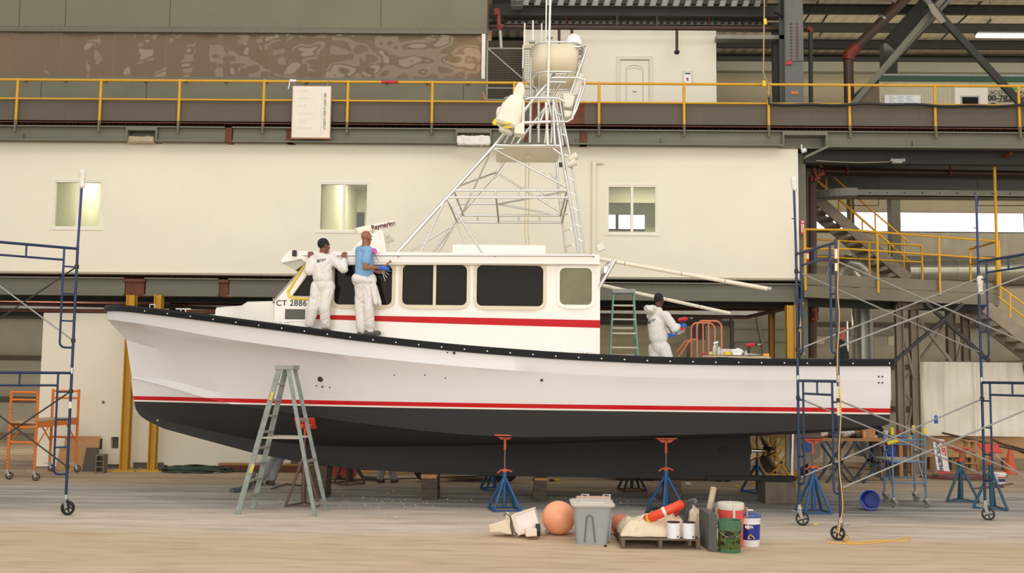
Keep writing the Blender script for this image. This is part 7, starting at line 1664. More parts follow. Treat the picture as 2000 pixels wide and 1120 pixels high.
# plastic sheet insulation under windows
def sheetY(px0,px1,py0,py1,Y,mat,label,name,cat,amp=.04,nx=40,nz=16,thick=.006):
    a=P(px0,py1,Y);b=P(px1,py0,Y); pts=[]
    for j in range(nz+1):
        row=[]
        for i in range(nx+1):
            x=lerp(a.x,b.x,i/nx); z=lerp(a.z,b.z,j/nz); q_=V((x*1.3,z*1.6,Y)); d=amp*(noise.noise(q_*.7)*1.1-.55*max(0,1-abs(noise.noise(V((q_.x*.9+q_.z*.7,q_.z*1.3-q_.x*.3,1))))*6)-.35*max(0,1-abs(noise.noise(V((q_.x*1.6-q_.z,q_.z*1.1,5))))*7)); row.append(V((x,Y+d,z)))
        pts.append(row)
    mb=MB(); mb.grid(pts,thick,(0,1,0)); return solo(mb,name,mat,label,cat,smooth=70)
sheetY(1745,2100,457,502,34.5,M('dusty_film',(176,164,136),.3,var=.1),'wrinkled translucent insulation film below the daylight windows','plastic_film','plastic film',.06,60,8)
sheetY(1590,1740,457,520,34.5,M('dusty_film',(0,0,0)),'wrinkled insulation film behind the platform stair','plastic_film','plastic film',.06,40,8)
solop(1590,2150,503,509,33.5,.2,'wall_girt',m_green,'grey green girt below the insulation film','girt')
solop(1950,2150,565,640,31,.2,'wall_panel',M('cream_panel',(190,176,144),.6),'cream metal panel behind the descending stair','panel')
solop(1575,1745,645,655,34,.2,'wall_girt',m_green,'grey green girt behind the vertical duct','girt')
solop(1570,1610,652,672,34.5,.1,'wall_panel',M('cream_panel',(0,0,0)),'small cream panel left of the vertical duct','panel')
solop(1735,1760,655,675,34.5,.1,'wall_panel',M('cream_panel',(0,0,0)),'small cream panel right of the vertical duct','panel')
# fire sign and extinguisher
m_fr=M('fire_red',(196,34,40),.4)
s_=P(1567,446,23.25); a=P(1563,459,23.2);b=P(1571,430,23.2); t=thing('fire_sign','red and white fire extinguisher sign on the column by the wall corner','sign',(s_.x,23.2,a.z)); MB().box(a.x-.01,b.x,23.18,23.2,a.z,b.z).build('sign_board',m_fr,t); MB().box(a.x+.02,b.x-.02,23.174,23.18,a.z+.05,b.z-.1).build('sign_field',m_white,t); text('FIRE',m_white,t,.05,((a.x+b.x)/2,23.172,b.z-.05),(1,0,0),(0,0,1),bold=.002,sx=.7); text('EXTINGUISHER',m_fr,t,.035,((a.x+b.x)/2,23.17,(a.z+b.z)/2-.03),(0,0,1),(-1,0,0),sx=.75)
b_=P(1575,515,23.3); t=thing('fire_extinguisher','red fire extinguisher with white label hanging behind the left yellow post','fire extinguisher',b_); MB().lathe(b_,[(.05,0),(.062,.02),(.062,.30),(.03,.36),(.02,.40)],16).build('cylinder',m_fr,t,smooth=50); MB().lathe(b_+V((0,0,.1)),[(.063,0),(.063,.12)],16,caps=False).build('label',m_white,t,smooth=50); MB().obox(b_+V((.02,0,.42)),.08,.02,.03).build('valve_handle',m_text,t)
# ================================================================ BEYOND THE STERN, ON THE FLOOR
sheetY(1781,1995,709,851,25.2,M('pale_tarp',(236,228,208),.35,var=.03,bump=.5,bs=5),'large wrinkled off white tarp hung as a screen at right','tarp_screen','tarp',.12,110,80)
solo(MB().tube([P(1779,708,25.25),P(1998,706,25.25)],.02,6),'screen_pole',m_rp,'thin pole holding the top of the off white tarp','pole')
mb=MB(); a=P(1782,893,25.4);b=P(2000,848,25.4); mb.box(a.x,b.x,25.4,25.44,a.z,b.z); 
t=thing('wooden_barrier','long plywood barrier on short legs behind the jack stands, under the tarp','barrier',((a.x+b.x)/2,25.4,0)); mb.build('plywood_panel',M('honey_plywood',(196,156,104),.7,var=.1,vs=2),t)
for px in (1800,1825,1905,1970): x=P(px,900,25.4).x; MB().box(x-.1,x+.1,25.42,25.6,0,a.z).build('support_leg',m_wood,t)
# plastic sheeting box
a=P(1826,857,24.0);b=P(1854,924,24.0); w_=.27; d=(P(1841,924,24.0)-P(1830,858,24.0)); t=thing('sheeting_box','long white box lettered PLASTIC SHEETING leaning on the plywood barrier','box',V((P(1845,924,24).x,24,0)))
o1=V((P(1844,924,24).x,24.0,0.0)); up=(P(1833,858,24.6)-o1); L_=up.length; u=up.normalized(); sx_=V((1,0,0)); sx_=(sx_-u*sx_.dot(u)).normalized(); n=sx_.cross(u)
mb=MB(); mb.prism([o1-sx_*.14,o1+sx_*.14,o1+sx_*.14+up,o1-sx_*.14+up],n*-.14); mb.build('carton',M('white_carton',(226,218,206),.6),t)
fn=-n if n.y>0 else n
fc=o1+(fn*.0 if n.y>0 else fn*.0)
mb=MB()
front=lambda s,v_,e=.006: o1+sx_*s+u*v_+(V((0,0,0)) )
ny = n if n.y<0 else -n
base=o1 if n.y>0 else o1+(-n*0)
F_=lambda s,v_,e=.004: o1+sx_*s+u*v_+ny*e+( (-n*.14) if (-n).y<0 else V((0,0,0)))
mb.prism([F_(-.14,.02),F_(.14,.02),F_(.14,.12),F_(-.14,.12)],ny*.002); mb.prism([F_(-.14,L_-.1),F_(.14,L_-.1),F_(.14,L_-.04),F_(-.14,L_-.04)],ny*.002); mb.build('red_band',m_fr,t)
text('HUSKY',m_fr,t,.13,F_(.07,L_*.72,.008),-u,sx_,bold=.004,sx=.9); text('PLASTIC SHEETING',M('navy_letter',(40,50,90),.5),t,.12,F_(-.05,L_*.5,.008),-u,sx_,bold=.003,sx=.8)
# cone, pail
b_=G(1974,926); t=thing('traffic_cone','orange traffic cone at the right edge beside the plywood barrier','cone',b_); MB().lathe(b_,[(.15,.03),(.03,.62),(.025,.62)],20).build('cone_body',M('faded_orange_cone',(204,92,56),.5,var=.08),t,smooth=50); MB().box(b_.x-.19,b_.x+.19,b_.y-.19,b_.y+.19,.0,.03).build('cone_base',M('faded_orange_cone',(0,0,0)),t,bevel=.008)
t=bucket(G(1952,947).x,G(1952,947).y,.115,.13,.24,M('white_pail_plastic',(0,0,0)),'small white pail with red and blue label behind the far right jack stand',name='pail',handle=False,lid=m_white)
p=G(1952,947); MB().box(p.x-.07,p.x+.07,p.y-.128,p.y-.118,.07,.13).build('label',M('navy_letter',(0,0,0)),t); MB().box(p.x-.08,p.x+.08,p.y-.131,p.y-.12,.145,.17).build('red_label',m_fr,t)
# wooden trestle ladder
t=thing('wooden_trestle','small raw wood trestle ladder between the two right jack stands','trestle',G(1900,930)); bx=G(1900,930); zt_=P(1898,864,bx.y).z
for s_ in (-1,1): MB().bar(bx+V((s_*.16-.18,0,0)),V((bx.x+s_*.08,bx.y+.1,zt_)),.04,.07).build('leg',m_wood,t); MB().bar(bx+V((s_*.16+.2,.5,0)),V((bx.x+s_*.08,bx.y+.2,zt_)),.04,.07).build('leg',m_wood,t)
for k in (.35,.7): MB().box(bx.x-.2,bx.x+.14,bx.y-.02,bx.y+.1,zt_*k,zt_*k+.03).build('tread',m_wood,t)
MB().box(bx.x-.15,bx.x+.15,bx.y,bx.y+.3,zt_,zt_+.03).build('top_board',m_wood,t)
for a,b,lab,m_ in (((1840,846),(2010,885),'long brown rod leaning over the plywood barrier',m_brpipe),((1948,865),(2010,882),'dark square tube leaning at the right edge above the cone',m_dark),((1935,858),(2030,898),'rusty thin rod leaning at the right edge',m_rust)): pipe([P(*a,24.9),P(*b,24.5)],.025,m_,lab,'steel_rod','rod')
m_rh=M('dull_red_hose',(116,72,64),.6)
mb=MB(); c=G(1860,936); mb.tube([c+V(((.75+.1*math.sin(k*.4))*math.cos(k*.25)+.004*k,.35*math.sin(k*.25)+.1*math.sin(k*.07),.015+.0005*k)) for k in range(120)]+[G(1960,952,.015),G(1900,955,.015),G(1960,960,.015) if 0 else G(1978,945,.015)],.016,6); solo(mb,'air_hose',m_rh,'dull red air hose looped on the floor under the plywood barrier','hose',smooth=60)
pipe([G(1560,915,.012),G(1600,918,.012),G(1660,914,.012),G(1740,921,.012),G(1790,923,.012),G(1830,932,.012)],.012,m_rh,'dull red hose running along the floor behind the blue bucket','air_hose','hose')
pipe([G(1480,906,.012),G(1560,912,.012),G(1640,908,.012),G(1700,917,.012),G(1745,928,.012)],.010,m_cord,'thin yellow cord on the floor behind the rudder','extension_cord','cord')
pipe([P(2000,935,19),P(1945,890,20),P(1950,890,21),P(1930,880,22)],.012,M('pale_cable',(0,0,0)),'pale thin rod slanting at the right edge near the cone','thin_rod','rod')
mb=MB(); mb.tube([G(1655,940,.01),G(1670,944,.01),G(1680,936,.01),G(1688,944,.01),G(1675,930,.01),G(1684,926,.01)],.010,5); solo(mb,'cable_tangle',m_text,'small tangle of dark cable on the floor left of the blue bucket','cable')
# workbenches
def bench(px0,px1,py,Y,D,label,mat,legmat,xleg=True,name='workbench'):
    a=P(px0,py,Y);b=P(px1,py,Y); z=P((px0+px1)/2,py,Y).z; t=thing(name,label,'workbench',((a.x+b.x)/2,Y+D/2,0)); MB().box(a.x,b.x,Y,Y+D,z-.05,z).build('bench_top',mat,t,bevel=.004)
    for x in ((a.x+.15,a.x+.95) if xleg==2 else (lerp(a.x,b.x,.3),lerp(a.x,b.x,.8))):
        for yy_ in (Y+.08,Y+D-.08):
            MB().bar((x-.32,yy_,0),(x+.32,yy_,z-.06),.04,.04).build('leg',legmat,t); MB().bar((x+.32,yy_,0),(x-.32,yy_,z-.06),.04,.04).build('leg',legmat,t)
    return z
zb1=bench(1602,1745,858,21.9,.8,'long cluttered workbench on crossed steel legs behind the scaffold',m_wood,M('dark_blue_leg',(46,62,80),.5))
zb2=bench(1486,1537,851,21.0,.7,'small bench with yellow trestles seen through the propeller gap',m_wood,m_yel)
random.seed(11)
m_card=M('cardboard',(176,132,88),.8); 
items=[(1610,.12,.10,M('rag_cream',(206,196,180),.9),'cream rag bundle at the left end of the long workbench'),(1625,.08,.07,M('dark_tool',(50,48,46),.5),'dark power tool beside the cream rag on the long workbench'),(1640,.10,.09,M('rag_grey',(140,130,122),.9),'grey rag heap near the middle of the long workbench'),(1655,.15,.13,M('clear_bag',(196,190,186),.3),'bulging clear plastic bag in the middle of the long workbench'),(1668,.07,.06,m_text,'black hand tool right of the clear plastic bag'),(1680,.09,.06,M('dark_tool',(0,0,0)),'dark grinder on the long workbench under the hull edge')]
for px,rx,rz_,m_,lab in items:
    p=V((P(px,850,22.2).x,22.2,zb1)); blob([(p+V((-rx*.5,0,rz_)),p+V((rx*.5,.05,rz_*.9)),rz_*.8,rz_*.7)],'bench_clutter',m_,lab,'clutter',vox=.014,disp=.03,ds=14,sm=1,flat=zb1+.002)
p=V((P(1697,846,22.3).x,22.3,zb1)); solo(MB().box(p.x-.14,p.x+.14,22.3,22.6,zb1+.001,zb1+.19),'cardboard_box',m_card,'open cardboard box at the right part of the long workbench','box',bevel=.004)
p=V((P(1686,846,22.2).x,22.15,zb1)); solo(MB().lathe(p,[(.035,0),(.035,.12),(.015,.16),(.015,.18)],14),'squeeze_bottle',M('orange_liquid',(214,130,70),.4),'small orange bottle left of the cardboard box on the workbench','bottle',smooth=50)
p=V((P(1510,846,21.3).x,21.3,zb2)); blob([(p+V((-.2,0,.04)),p+V((.15,0,.04)),.05,.05)],'striped_rag',M('red_white_rag',(206,150,140),.9,var=.4,vs=20),'crumpled red and white rag on the small bench','rag',disp=.03,ds=14,flat=zb2+.002)
for k,(px,w_,h_,c_,lab) in enumerate(((1618,.16,.06,(150,60,56),'flat dark red case near the left end of the long workbench'),(1633,.07,.16,(196,190,180),'tall pale jar behind the dark power tool on the long workbench'),(1662,.10,.10,(70,74,80),'dark grey tool case behind the clear plastic bag'),(1674,.06,.14,(176,150,70),'mustard coloured tin standing behind the dark grinder'),(1706,.16,.05,(224,218,206),'white papers lying right of the cardboard box'),(1722,.12,.12,(60,64,70),'dark box at the right end of the long workbench'))):
    p=V((P(px,846,22.45).x,22.45,zb1)); solo(MB().obox(p+V((0,0,h_/2+.002)),w_,.12,h_,(0,0,.2*k)),'bench_item',M('bench_item_%d'%k,c_,.6),lab,'box',bevel=.006)
# shelf cabinet with cans
a=P(1738,905,23.2);b=P(1782,815,23.2); t=thing('wooden_shelf','open wooden shelf crowded with paint tins right of the transom','shelf',((a.x+b.x)/2,23.2,0)); zt_=P(1760,862,23.2).z
MB().box(a.x-.2,b.x+.05,23.2,23.7,zt_-.04,zt_).build('shelf_board',m_wood,t)
for x in (a.x-.15,(a.x+b.x)/2,b.x): MB().box(x-.04,x+.04,23.22,23.3,0,zt_-.04).build('leg',m_wood,t)
MB().box(a.x-.2,b.x+.05,23.2,23.7,.35,.38).build('shelf_board',m_wood,t); MB().box(a.x-.2,b.x+.05,23.68,23.72,0,.8).build('back_board',m_oldwood,t)
cols=((190,60,50),(214,200,190),(60,60,64),(176,140,90),(160,60,70),(120,120,124),(210,190,60)); names=('red','white','dark','tan','crimson','grey','yellow')
for k in range(7):
    x=lerp(a.x-.12,b.x,k/6); h=.12+.05*((k*5)%3); solo(MB().lathe((x,23.4,zt_+.001),[(.055,0),(.057,.004),(.057,h-.004),(.05,h),(.01,h)],14),'paint_tin',M('tin_%d'%k,cols[k],.4),'%s tin on the wooden shelf, %s from the left'%(names[k],('first','second','third','fourth','fifth','sixth','last')[k]),'tin',smooth=50,group='tins on the wooden shelf')
bucket(P(1735,890,22.6).x,22.6,.13,.15,.36,m_bb,'upright dark blue bucket under the shelf behind the light blue scaffold',handle=False,z=P(1735,905,22.6).z if P(1735,905,22.6).z>.02 else 0)
solop(1745,1765,818,832,23.5,.2,'cardboard_box',m_card,'cardboard box standing on the tins of the wooden shelf','box') if False else None
# post with light column behind bench
pipe([V((P(1613,900,24).x,24,0)),P(1613,862,24)],.06,M('pale_green_post',(150,156,140),.6),'pale green post under the far bench left of the crossed legs','post','post')
# ================================================================ UPPER RIGHT
# foreground beams of the crane way
def hb(px0,px1,py0,py1,Y,D,label,mat=m_dark,name='roof_beam'):
    a=P(px0,(py0+py1)/2,Y);b=P(px1,(py0+py1)/2,Y); m_=(px0+px1)/2; return solo(MB().box(a.x,b.x,Y,Y+D,P(m_,py1,Y).z,P(m_,py0,Y).z),name,mat,label,'steel beam')
hb(955,1528,9,31,26.2,.3,'dark roof beam above the white loft box, between the two ribbed strips',m_dark)
hb(955,1528,44,54,27,.3,'lower dark beam just above the top of the white loft box',m_dark)
m_rib=M('galvanised_deck',(160,156,146),.4,metal=.3)
def ribstrip(px0,px1,py0,py1,Y,label,pitch=.3):
    a=P(px0,(py0+py1)/2,Y).x;b=P(px1,(py0+py1)/2,Y).x; z0_=P(1250,py1,Y).z; z1_=P(1250,py0,Y).z; t=thing('ribbed_deck',label,'metal deck',((a+b)/2,Y,z0_)); MB().box(a,b,Y+.15,Y+.2,z0_,z1_).build('deck_sheet',m_rib,t)
    x=a
    while x<b: MB().prism([(x,Y,z0_),(x+pitch*.45,Y,z0_),(x+pitch*.6,Y,z1_),(x+pitch*.15,Y,z1_)],(0,.14,0)).build('deck_rib',m_dark,t); x+=pitch
ribstrip(1010,1500,-4,7,25.8,'upper ribbed metal deck strip at the top edge above the tower'); ribstrip(985,1500,35,43,26.5,'lower ribbed metal deck strip above the white loft box',.18)
m_ladtray=M('dusty_steel_tray',(0,0,0))
for i in range(5): hb(998,1022,1+i*4,2.6+i*4,25.6,.3,'dusty louvre bar at the top edge left of the antennas, number %s from the top'%('one','two','three','four','five')[i],m_tray,'louvre_bar') if i<3 else None
pipe([P(955,52,24.9),P(1578,56,24.9)],.05,m_brpipe,'long brown sprinkler pipe above the white loft box')
pipe([P(1583,62,24.7),P(1584,203,24.7)],.055,m_dark,'dark vertical pipe dropping right of the bolted column'); pipe([P(1576,56,24.8),P(1583,58,24.8),P(1584,66,24.8)],.07,m_redpipe,'red elbow joining the brown sprinkler pipe to the vertical drop','pipe_elbow','pipe elbow')
for px,py in ((1092,86),(1117,190),(1322,102)):
    t=thing('drain_pipe','maroon drop pipe on the white loft box, %s'%({1092:'left of the satellite dome',1117:'behind the satellite dome',1322:'with a round end above the door'}[px]),'pipe',P(px,py,25.1)); MB().tube([P(px,52,24.93),P(px,py,24.93)],.035,8).build('pipe_run',M('maroon_pipe',(70,30,28),.5),t,smooth=50)
    if px==1322: MB().ell(P(px,py,24.93),.07,.07,.06).build('round_end',m_text,t,smooth=50)
for px in (1105,1205,1283,1385): pipe([P(px,30,25.9),P(px,56,25.2)],.012,m_redpipe if px in (1105,1385) else m_galv,'short hanger rod above the white loft box, %s'%({1105:'left of the dome',1205:'above the door',1283:'left of the round ended pipe',1385:'above the right corner'}[px]),'hanger_rod','hanger')
# tray and boxes near column
hb(1400,1541,68,76,24.8,.3,'grey cable tray running into the bolted column',m_tray,'cable_tray')
# bolted column
a=P(1534,205,24.3);b=P(1567,-10,24.3); t=thing('bolted_column','broad grey steel column with rows of red bolts rising to the roof','column',((a.x+b.x)/2,24.3,zd+.12)); m_gc=M('blue_grey_column',(104,104,98),.6,var=.1)
MB().box(a.x,b.x,24.3,24.34,zd+.12,13.2).build('column_face',m_gc,t); MB().box((a.x+b.x)/2-.02,(a.x+b.x)/2+.02,24.34,24.8,zd+.12,13.2).build('column_web',m_gc,t); MB().box(a.x,b.x,24.8,24.84,zd+.12,13.2).build('column_face',m_gc,t)
MB().box(a.x+.02,b.x+.0,24.27,24.3,P(1550,120,24.3).z,13.2).build('splice_plate',m_gc,t)
for px in (1545,1557):
    for k in range(12): p=P(px+(k%2)*.2,47+k*6.2,24.26); MB().lathe(p,[(.022,0),(.022,.012),(.012,.018)],8,(PI/2,0,0)).build('bolt',M('red_brown_bolt',(110,46,32),.5),t,smooth=40)
a=P(1535,126,24.25);b=P(1547,120,24.25); MB().box(a.x,b.x,24.245,24.265,a.z,b.z).build('red_tape',M('red_tape',(0,0,0)),t); a=P(1545,184,24.28);b=P(1559,178,24.28); MB().box(a.x,b.x,24.28,24.298,a.z,b.z).build('orange_sticker',M('orange_sticker',(206,120,60),.6),t)
solop(1513,1522,58,293,25.0,.2,'vertical_tray',m_dark,'dark vertical tray left of the bolted column','tray'); solop(1521,1532,58,292,25.2,.15,'vertical_tray',m_tray,'dusty grey vertical tray touching the bolted column','tray')
# slanting knee braces
def diag(a,b,Y1,Y2,w_,label,mat=m_green,name='diagonal_brace'): return solo(MB().bar(P(*a,Y1),P(*b,Y2),w_,w_*.6,(0,1,0)),name,mat,label,'brace')
diag((1520,28),(1548,-20),24.6,24.6,.25,'short slanting brace at the top left of the bolted column',m_dark)
diag((1664,205),(1850,-12),25,25,.13,'long steel brace rising to the right from the rail to the roof')
diag((1665,206),(1862,-8),25.4,25.4,.08,'parallel companion of the long rising steel brace',m_green)
diag((1815,8),(2002,212),24.7,24.7,.16,'dark steel brace falling to the right across the trailer',m_dark)
diag((1800,-10),(1835,28),24.9,24.9,.13,'short steel brace above the crossing plate at the top right',m_green)
diag((1800,30),(1855,-16),25.3,25.3,.10,'thin dark brace crossing behind the gusset plate',m_dark)
mb=MB(); mb.prism([P(1812,8,24.6),P(1822,6,24.6),P(1840,30,24.6),P(1848,42,24.6),P(1838,46,24.6),P(1820,26,24.6)],(0,.03,0)); solo(mb,'gusset_plate',M('cream_gusset',(140,132,112),.6),'pale gusset plate where the big diagonal braces cross','gusset plate')
diag((1748,90),(1832,-5),29,29,.7,'wide dark diagonal rafter behind the crossing braces',m_dark)
t=thing('drain_pipe','thick brown drain pipe slanting down left of the crossing braces','pipe',P(1658,110,27)); MB().tube([P(1775,-8,27),P(1664,100,27)],.13,14).build('pipe_run',m_brpipe,t,smooth=50); MB().tube([P(1672,92,27),P(1658,106,27),P(1656,118,27)],.16,14).build('pipe_elbow',m_redpipe,t,smooth=50); MB().tube([P(1657,118,27),V((P(1657,118,27).x,27,zd+.13))],.13,14).build('pipe_run',m_brpipe,t,smooth=50)
MB().tube([P(1725,36,27),P(1722,39,27)],.14,14).build('pipe_joint',m_galv,t)
for (a,b) in (((1770,0),(1560,205)),): pass
for i,(a,b,Y) in enumerate((((1600,0),(1565,50),29.5),((1745,5),(1690,65),29.5),((1920,0),(1835,80),29.5),((1660,0),(1640,20),30),((1618,25),(1605,45),30.5),((1990,5),(1968,25),30),((1945,30),(1925,48),31),((1618,48),(1600,70),31.5))): solo(MB().bar(P(*a,Y),P(*b,Y),.05,.05),'sag_rod',m_dark,'thin dark sag rod between roof purlins, %s'%('nearest the bolted column top','right of the slanting drain pipe','right of the crossing braces','at top edge above the drain pipe','short one by the column','at the right top edge','above the tube light','low one near the column')[i],'rod')
hb(1568,2150,122,141,32,.3,'horizontal grey green girder in front of the far upper wall at right',m_green)
hb(1400,1515,120,138,32,.3,'horizontal grey green girder seen between loft box and column',m_green)
hb(1568,1735,87,92,33,.3,'dark beam under the lowest purlin left of the braces',m_dark); 
colm(1728,1752,85,155,30,.4,'dark far column behind the crossing braces')
solo(MB().box(P(1400,100,34).x,P(2150,100,34).x,34.0,34.4,P(1700,112,34).z,P(1700,120,34).z),'far_girt',m_dark,'dark girt halfway up the far upper wall','girt')
# hanging conduit
t=thing('hanging_conduit','tan conduit hanging from the roof to the yellow rail, taped yellow','conduit',P(1500,200,YD-.1)); MB().tube([P(1493,-10,YD-.2),P(1491,140,YD-.2),P(1492,148,YD-.2),P(1500,162,YD-.15),P(1501,190,YD-.1),P(1504,200,YD-.08)],.016,8).build('conduit_tube',M('tan_conduit',(170,146,106),.5),t,smooth=50)
for x,y in ((1494,42),(1492,163)): MB().tube([P(x,y-5,YD-.2),P(x+1,y+6,YD-.2)],.04,8).build('yellow_tape',M('bright_yellow',(0,0,0)),t)
mb=MB(); pts=[]
for k in range(41):
    px=1503+k*15; pts.append(P(px,203+1.0*math.sin(k*.9)+ (px-1500)*.008+1.5*math.sin(k*.31),YD-.09))
solo(mb.tube([P(1501,185,YD-.09)]+pts,.03,6),'black_cable',m_text,'thick black cable strung along the middle rail at right','cable',smooth=60)
# trailer office
Yt=26; a=P(1718,205,Yt);b=P(2120,155,Yt); ztop_=P(1760,159,Yt).z; t=thing('trailer_office','cream ribbed site office trailer with green roof edge on the mezzanine','trailer',((a.x+b.x)/2,Yt,zd+.12))
m_tr=siding('cream_trailer_siding',(196,182,152),.12,.02,False); MB().box(a.x,b.x,Yt,Yt+3,zd+.45,ztop_).build('trailer_shell',m_tr,t); MB().box(a.x-.06,b.x,Yt-.05,Yt+3.05,ztop_,ztop_+.13).build('roof_edge',M('dark_green_trim',(38,74,50),.5),t); MB().box(a.x-.06,b.x,Yt-.06,Yt+3.06,ztop_+.13,ztop_+.18).build('roof_cap',M('grey_cap',(0,0,0)),t)
MB().box(a.x+.2,a.x+.5,Yt,Yt+3,zd+.12,zd+.45).build('support_block',m_dark,t); MB().box(b.x-.6,b.x-.3,Yt,Yt+3,zd+.12,zd+.45).build('support_block',m_dark,t)
wx0,wx1=P(1864,190,Yt).x,P(1928,190,Yt).x; dz_=P(1895,172,Yt).z; d_o=MB().box(wx0,wx1,Yt-.04,Yt,zd+.45,dz_).build('door',m_wall,t); a2=P(1880,215,Yt-.05);b2=P(1910,190,Yt-.05); MB().box(a2.x,b2.x,Yt-.055,Yt-.04,a2.z,b2.z).build('door_window',m_dglass,d_o); MB().box(a2.x-.04,b2.x+.04,Yt-.05,Yt-.041,a2.z-.04,b2.z+.04).build('window_trim',M('grey_plastic',(0,0,0)),d_o)
a2=P(1728,215,Yt-.05);b2=P(1798,186,Yt-.05); wbd=MB().box(a2.x,b2.x,Yt-.05,Yt-.02,a2.z,b2.z).build('notice_sheet',m_white,t)
mb=MB()
for c_ in range(3):
    for k in range(8): x=a2.x+.12+c_*.22; z=b2.z-.04-k*.035; mb.box(x,x+.10+.04*((k*7+c_)%3),Yt-.053,Yt-.05,z,z+.008)
mb.build('sheet_writing',M('teal_ink',(90,160,170),.6),wbd)
text('800-782-1500',m_text,t,.20,P(1968,192,Yt-.02),(1,0,0),(0,0,1),bold=.004,sx=1.1); text('SCOTSMAN',M('dark_green_trim',(0,0,0)),t,.13,P(1968,181,Yt-.02),(1,0,0),(0,0,1),sx=1.3); text('www.willscot.com',m_text,t,.07,P(1968,198,Yt-.02),(1,0,0),(0,0,1))
MB().box(P(1955,176,Yt).x,P(1985,172,Yt).x,Yt-.02,Yt-.0,P(1968,176,Yt).z,P(1968,172,Yt).z).build('green_logo',M('logo_green',(60,150,70),.5),t); MB().obox(P(1940,204,Yt-.03),.1,.04,.07).build('outlet_box',m_text,t); MB().ell(P(1730,165,Yt-.03),.06,.03,.025).build('marker_lamp',m_redp,t,smooth=50)
hv=P(1690,196,Yt+1.2); 
mb=MB(); mb.box(a.x-.0,a.x+.01,Yt+.1,Yt+.9,zd+1.2,zd+1.6)
solo(MB().box(P(1745,150,Yt+.5).x,P(1930,150,Yt+.5).x,Yt+.4,Yt+.6,ztop_+.181,ztop_+.24),'timber_plank',M('reddish_timber',(160,100,66),.7),'long reddish plank lying on the trailer roof','plank')
# tube light
c=P(1960,71,27); t=thing('tube_light','bright fluorescent tube fixture hanging under the roof at right','light',P(1960,65,27)); x0_,x1_=P(1906,71,27).x,P(2060,71,27).x
m_tube=M('lit_tube',(255,252,244),.5,emit=2.6)
for s_ in (0,1): xa,xb=lerp(x0_,x1_,s_*.42+.005),lerp(x0_,x1_,s_*.58+.41); MB().tube([(xa,27,c.z),(xb,27,c.z)],.045,10).build('lit_tube',m_tube,t,smooth=50)
MB().box(x0_,x1_,26.9,27.1,c.z+.05,c.z+.09).build('fixture_body',m_galv,t); 
for x in (x0_+.4,x1_-.4): MB().tube([(x,27,c.z+.08),(x,27,13.2)],.008,5).build('hanger_wire',m_dark,t)
# mesh gate at left of the loft box
a=P(951,195,23.6);b=P(1046,95,23.6); t=thing('mesh_gate','grey wire mesh panel with diagonal bar beside the end of the grey wall','mesh panel',((a.x+b.x)/2,23.6,zd+.12)); m_mg=M('mesh_frame',(150,148,132),.5,metal=.3)
mb=MB()
for (p,q_) in (((a.x,a.z),(b.x,a.z)),((a.x,b.z),(b.x,b.z)),((a.x,zd+.12),(a.x,b.z)),((b.x,zd+.12),(b.x,b.z)),((a.x,b.z),(b.x,a.z+.25)),((a.x,a.z+.28),(b.x,a.z+.28)),((P(1022,100,23.6).x,a.z),(P(1022,100,23.6).x,b.z))): mb.tube([(p[0],23.6,p[1]),(q_[0],23.6,q_[1])],.02,6)
mb.build('gate_frame',m_mg,t)
mb=MB(); x=a.x
while x<b.x: mb.box(x,x+.005,23.61,23.615,a.z,b.z); x+=.055
z=a.z
while z<b.z: mb.box(a.x,b.x,23.61,23.615,z,z+.005); z+=.055
mb.build('wire_mesh',M('wire_mesh_grey',(104,98,82),.6),t)
solop(952,1046,80,230,26.5,.1,'plywood_backing',M('dark_brown_board',(92,78,60),.8),'dark brown board behind the wire mesh panel','board')
t=thing('pipe_valve','red sprinkler valve and pipe above the wire mesh panel','valve',P(973,60,24)); MB().tube([P(969,22,24),P(974,26,24),P(975,60,24)],.05,8).build('riser',m_redpipe,t,smooth=50); MB().tube([P(970,18,24),P(972,30,24)],.08,8).build('fitting',m_redpipe,t); MB().tube([P(974,50,24),P(982,53,24)],.07,8).build('fitting',m_redpipe,t); MB().tube([P(977,60,24),P(979,96,24)],.04,8).build('drop_pipe',m_galv,t,smooth=50)
solop(957,1022,0,50,27.8,.3,'roof_duct',m_dark,'dark box duct above the wire mesh panel at the top edge','duct')
# poster
a=P(1334,165,YO-.02);b=P(1352,139,YO-.02); t=thing('poster','small poster with a figure taped to the white loft box','poster',(a.x,YO-.02,a.z)); MB().box(a.x,b.x,YO-.02,YO-.002,a.z,b.z).build('poster_sleeve',M('grey_sleeve',(190,186,184),.4),t); MB().box(a.x+.02,b.x-.02,YO-.024,YO-.02,a.z+.02,b.z-.02).build('poster_sheet',m_white,t)
mb=MB(); cx_=(a.x+b.x)/2; cz_=(a.z+b.z)/2; mb.box(cx_-.03,cx_+.02,YO-.026,YO-.024,cz_-.08,cz_+.0); mb.build('poster_figure',M('poster_red',(180,70,60),.6),t); MB().box(cx_-.07,cx_+.07,YO-.026,YO-.024,b.z-.08,b.z-.045).build('poster_heading',m_text,t)
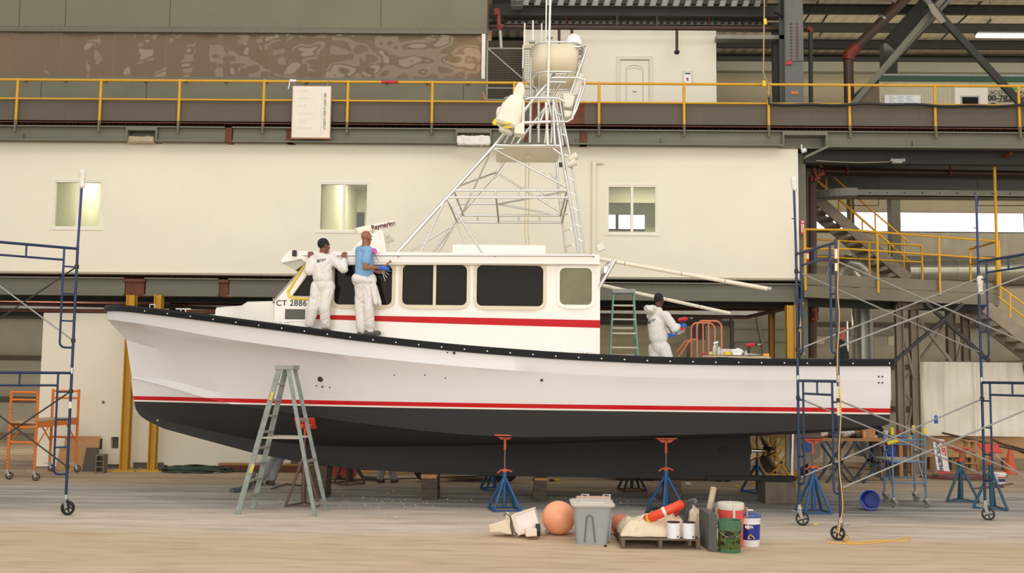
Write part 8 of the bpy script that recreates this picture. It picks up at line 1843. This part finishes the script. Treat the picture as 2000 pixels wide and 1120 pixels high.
# ================================================================ ON THE LONG RAIL AND WHITE WALL
Yb=YD-.1; a=P(568,271,Yb);b=P(648,168,Yb); t=thing('notice_board','tall whiteboard headed FIRE SAFETY & AREA CLOSEOUT hung sideways on the yellow rail','whiteboard',((a.x+b.x)/2,Yb,a.z))
MB().box(a.x,b.x,Yb,Yb+.025,a.z,b.z).build('board_frame',M('tan_board_edge',(176,130,90),.6),t,bevel=.004); MB().box(a.x+.02,b.x-.02,Yb-.004,Yb,a.z+.03,b.z-.01).build('board_face',M('off_white_board',(232,222,204),.5),t)
x=P(634,220,Yb).x; text('FIRE SAFETY & AREA CLOSEOUT',M('grey_ink',(80,78,90),.6),t,.075,(x,Yb-.006,P(634,218,Yb).z),(0,0,-1),(1,0,0),sx=.78)
mb=MB(); random.seed(5)
for k in range(6):
    z=b.z-.14-k*.17; 
    for j in range(3+k%2*2):
        xx=a.x+.14+j*.07; mb.bar((xx,Yb-.005,z),(xx+.05,Yb-.005,z+random.uniform(-.03,.03)),.004,.003,(0,1,0)); mb.bar((xx,Yb-.005,z+.03),(xx+.04,Yb-.005,z+.03),.004,.003,(0,1,0))
mb.build('faint_writing',M('faint_ink',(176,166,150),.7),t); MB().box(x-.075,x-.071,Yb-.0055,Yb-.004,a.z+.1,b.z-.15).build('ruled_line',M('faint_ink',(0,0,0)),t)
for px in (575,640): MB().tube([P(px,169,Yb),P(px,162,Yb-.0),V((P(px,162,Yb).x,YD,zr+.03))],.008,5).build('hook_wire',m_galv,t)
solo(MB().tube([P(566,157,Yb),P(565,166,Yb),P(563,174,Yb)],.014,6),'white_tie',m_white,'white cable tie end hanging from the yellow rail left of the whiteboard','tie')
mb=MB(); mb.cap(P(568,158,Yb),P(577,158,Yb),.035,.03); o=remesh(mb,'tape_knot',m_white,None,.01,1,.008,30); tag(o,'pale tape knotted on the yellow rail above the whiteboard','tape'); offset_origin(o,P(572,158,Yb))
# wrapped bundle
a=P(893,282,YD-.16);b=P(957,265,YD-.16); mb=MB(); mb.box(a.x,b.x,YD-.16,YD-.04,a.z,b.z); o=remesh(mb,'wrapped_bundle',M('crumpled_white_plastic',(0,0,0)),None,.02,2,.03,14); tag(o,'crumpled white plastic bundle fixed at the top edge of the white wall','bundle'); offset_origin(o,V(((a.x+b.x)/2,YD-.1,a.z)))
a=P(250,279,YD+.1);b=P(302,268,YD+.1); mb=MB(); mb.box(a.x,b.x,YD+.03,YD+.2,a.z,b.z); o=remesh(mb,'wrapped_bundle',M('brown_plastic_wrap',(176,156,126),.35,bump=.4,bs=20),None,.02,2,.025,14); tag(o,'brownish clear plastic stuffed in the left pocket above the white wall','bundle'); offset_origin(o,V(((a.x+b.x)/2,YD+.1,a.z)))
solo(MB().bar(P(943,180,YD-.05),P(948,196,YD-.05),.03,.02),'orange_stick',M('orange_wood',(206,130,80),.7),'small orange stick wedged behind the yellow rail left of the tower','stick')
# wall conduit and camera
x=P(1160,400,YW-.06).x; t=thing('wall_conduit','white painted vertical pipe on the white wall right of the tower','conduit',P(1160,495,YW-.06)); MB().tube([(x,YW-.06,P(1160,500,YW).z),(x,YW-.06,P(1160,316,YW).z)],.055,12).build('pipe_run',m_wall,t,smooth=50); MB().tube([(x,YW-.06,P(1160,319,YW).z),(x+.22,YW-.04,P(1160,319,YW).z-.0)],.03,8).build('side_arm',m_wall,t,smooth=50)
p=P(1566,293,YW-.1); t=thing('security_camera','small white camera at the top right corner of the white wall','camera',p); MB().tube([p+V((-.0,.02,.12)),p],.02,6).build('bracket',m_white,t); MB().lathe(p+V((.03,0,-.02)),[(.03,-.04),(.055,-.02),(.055,.06),(.03,.08)],14,(0,1.2,0)).build('camera_head',m_white,t,smooth=50)
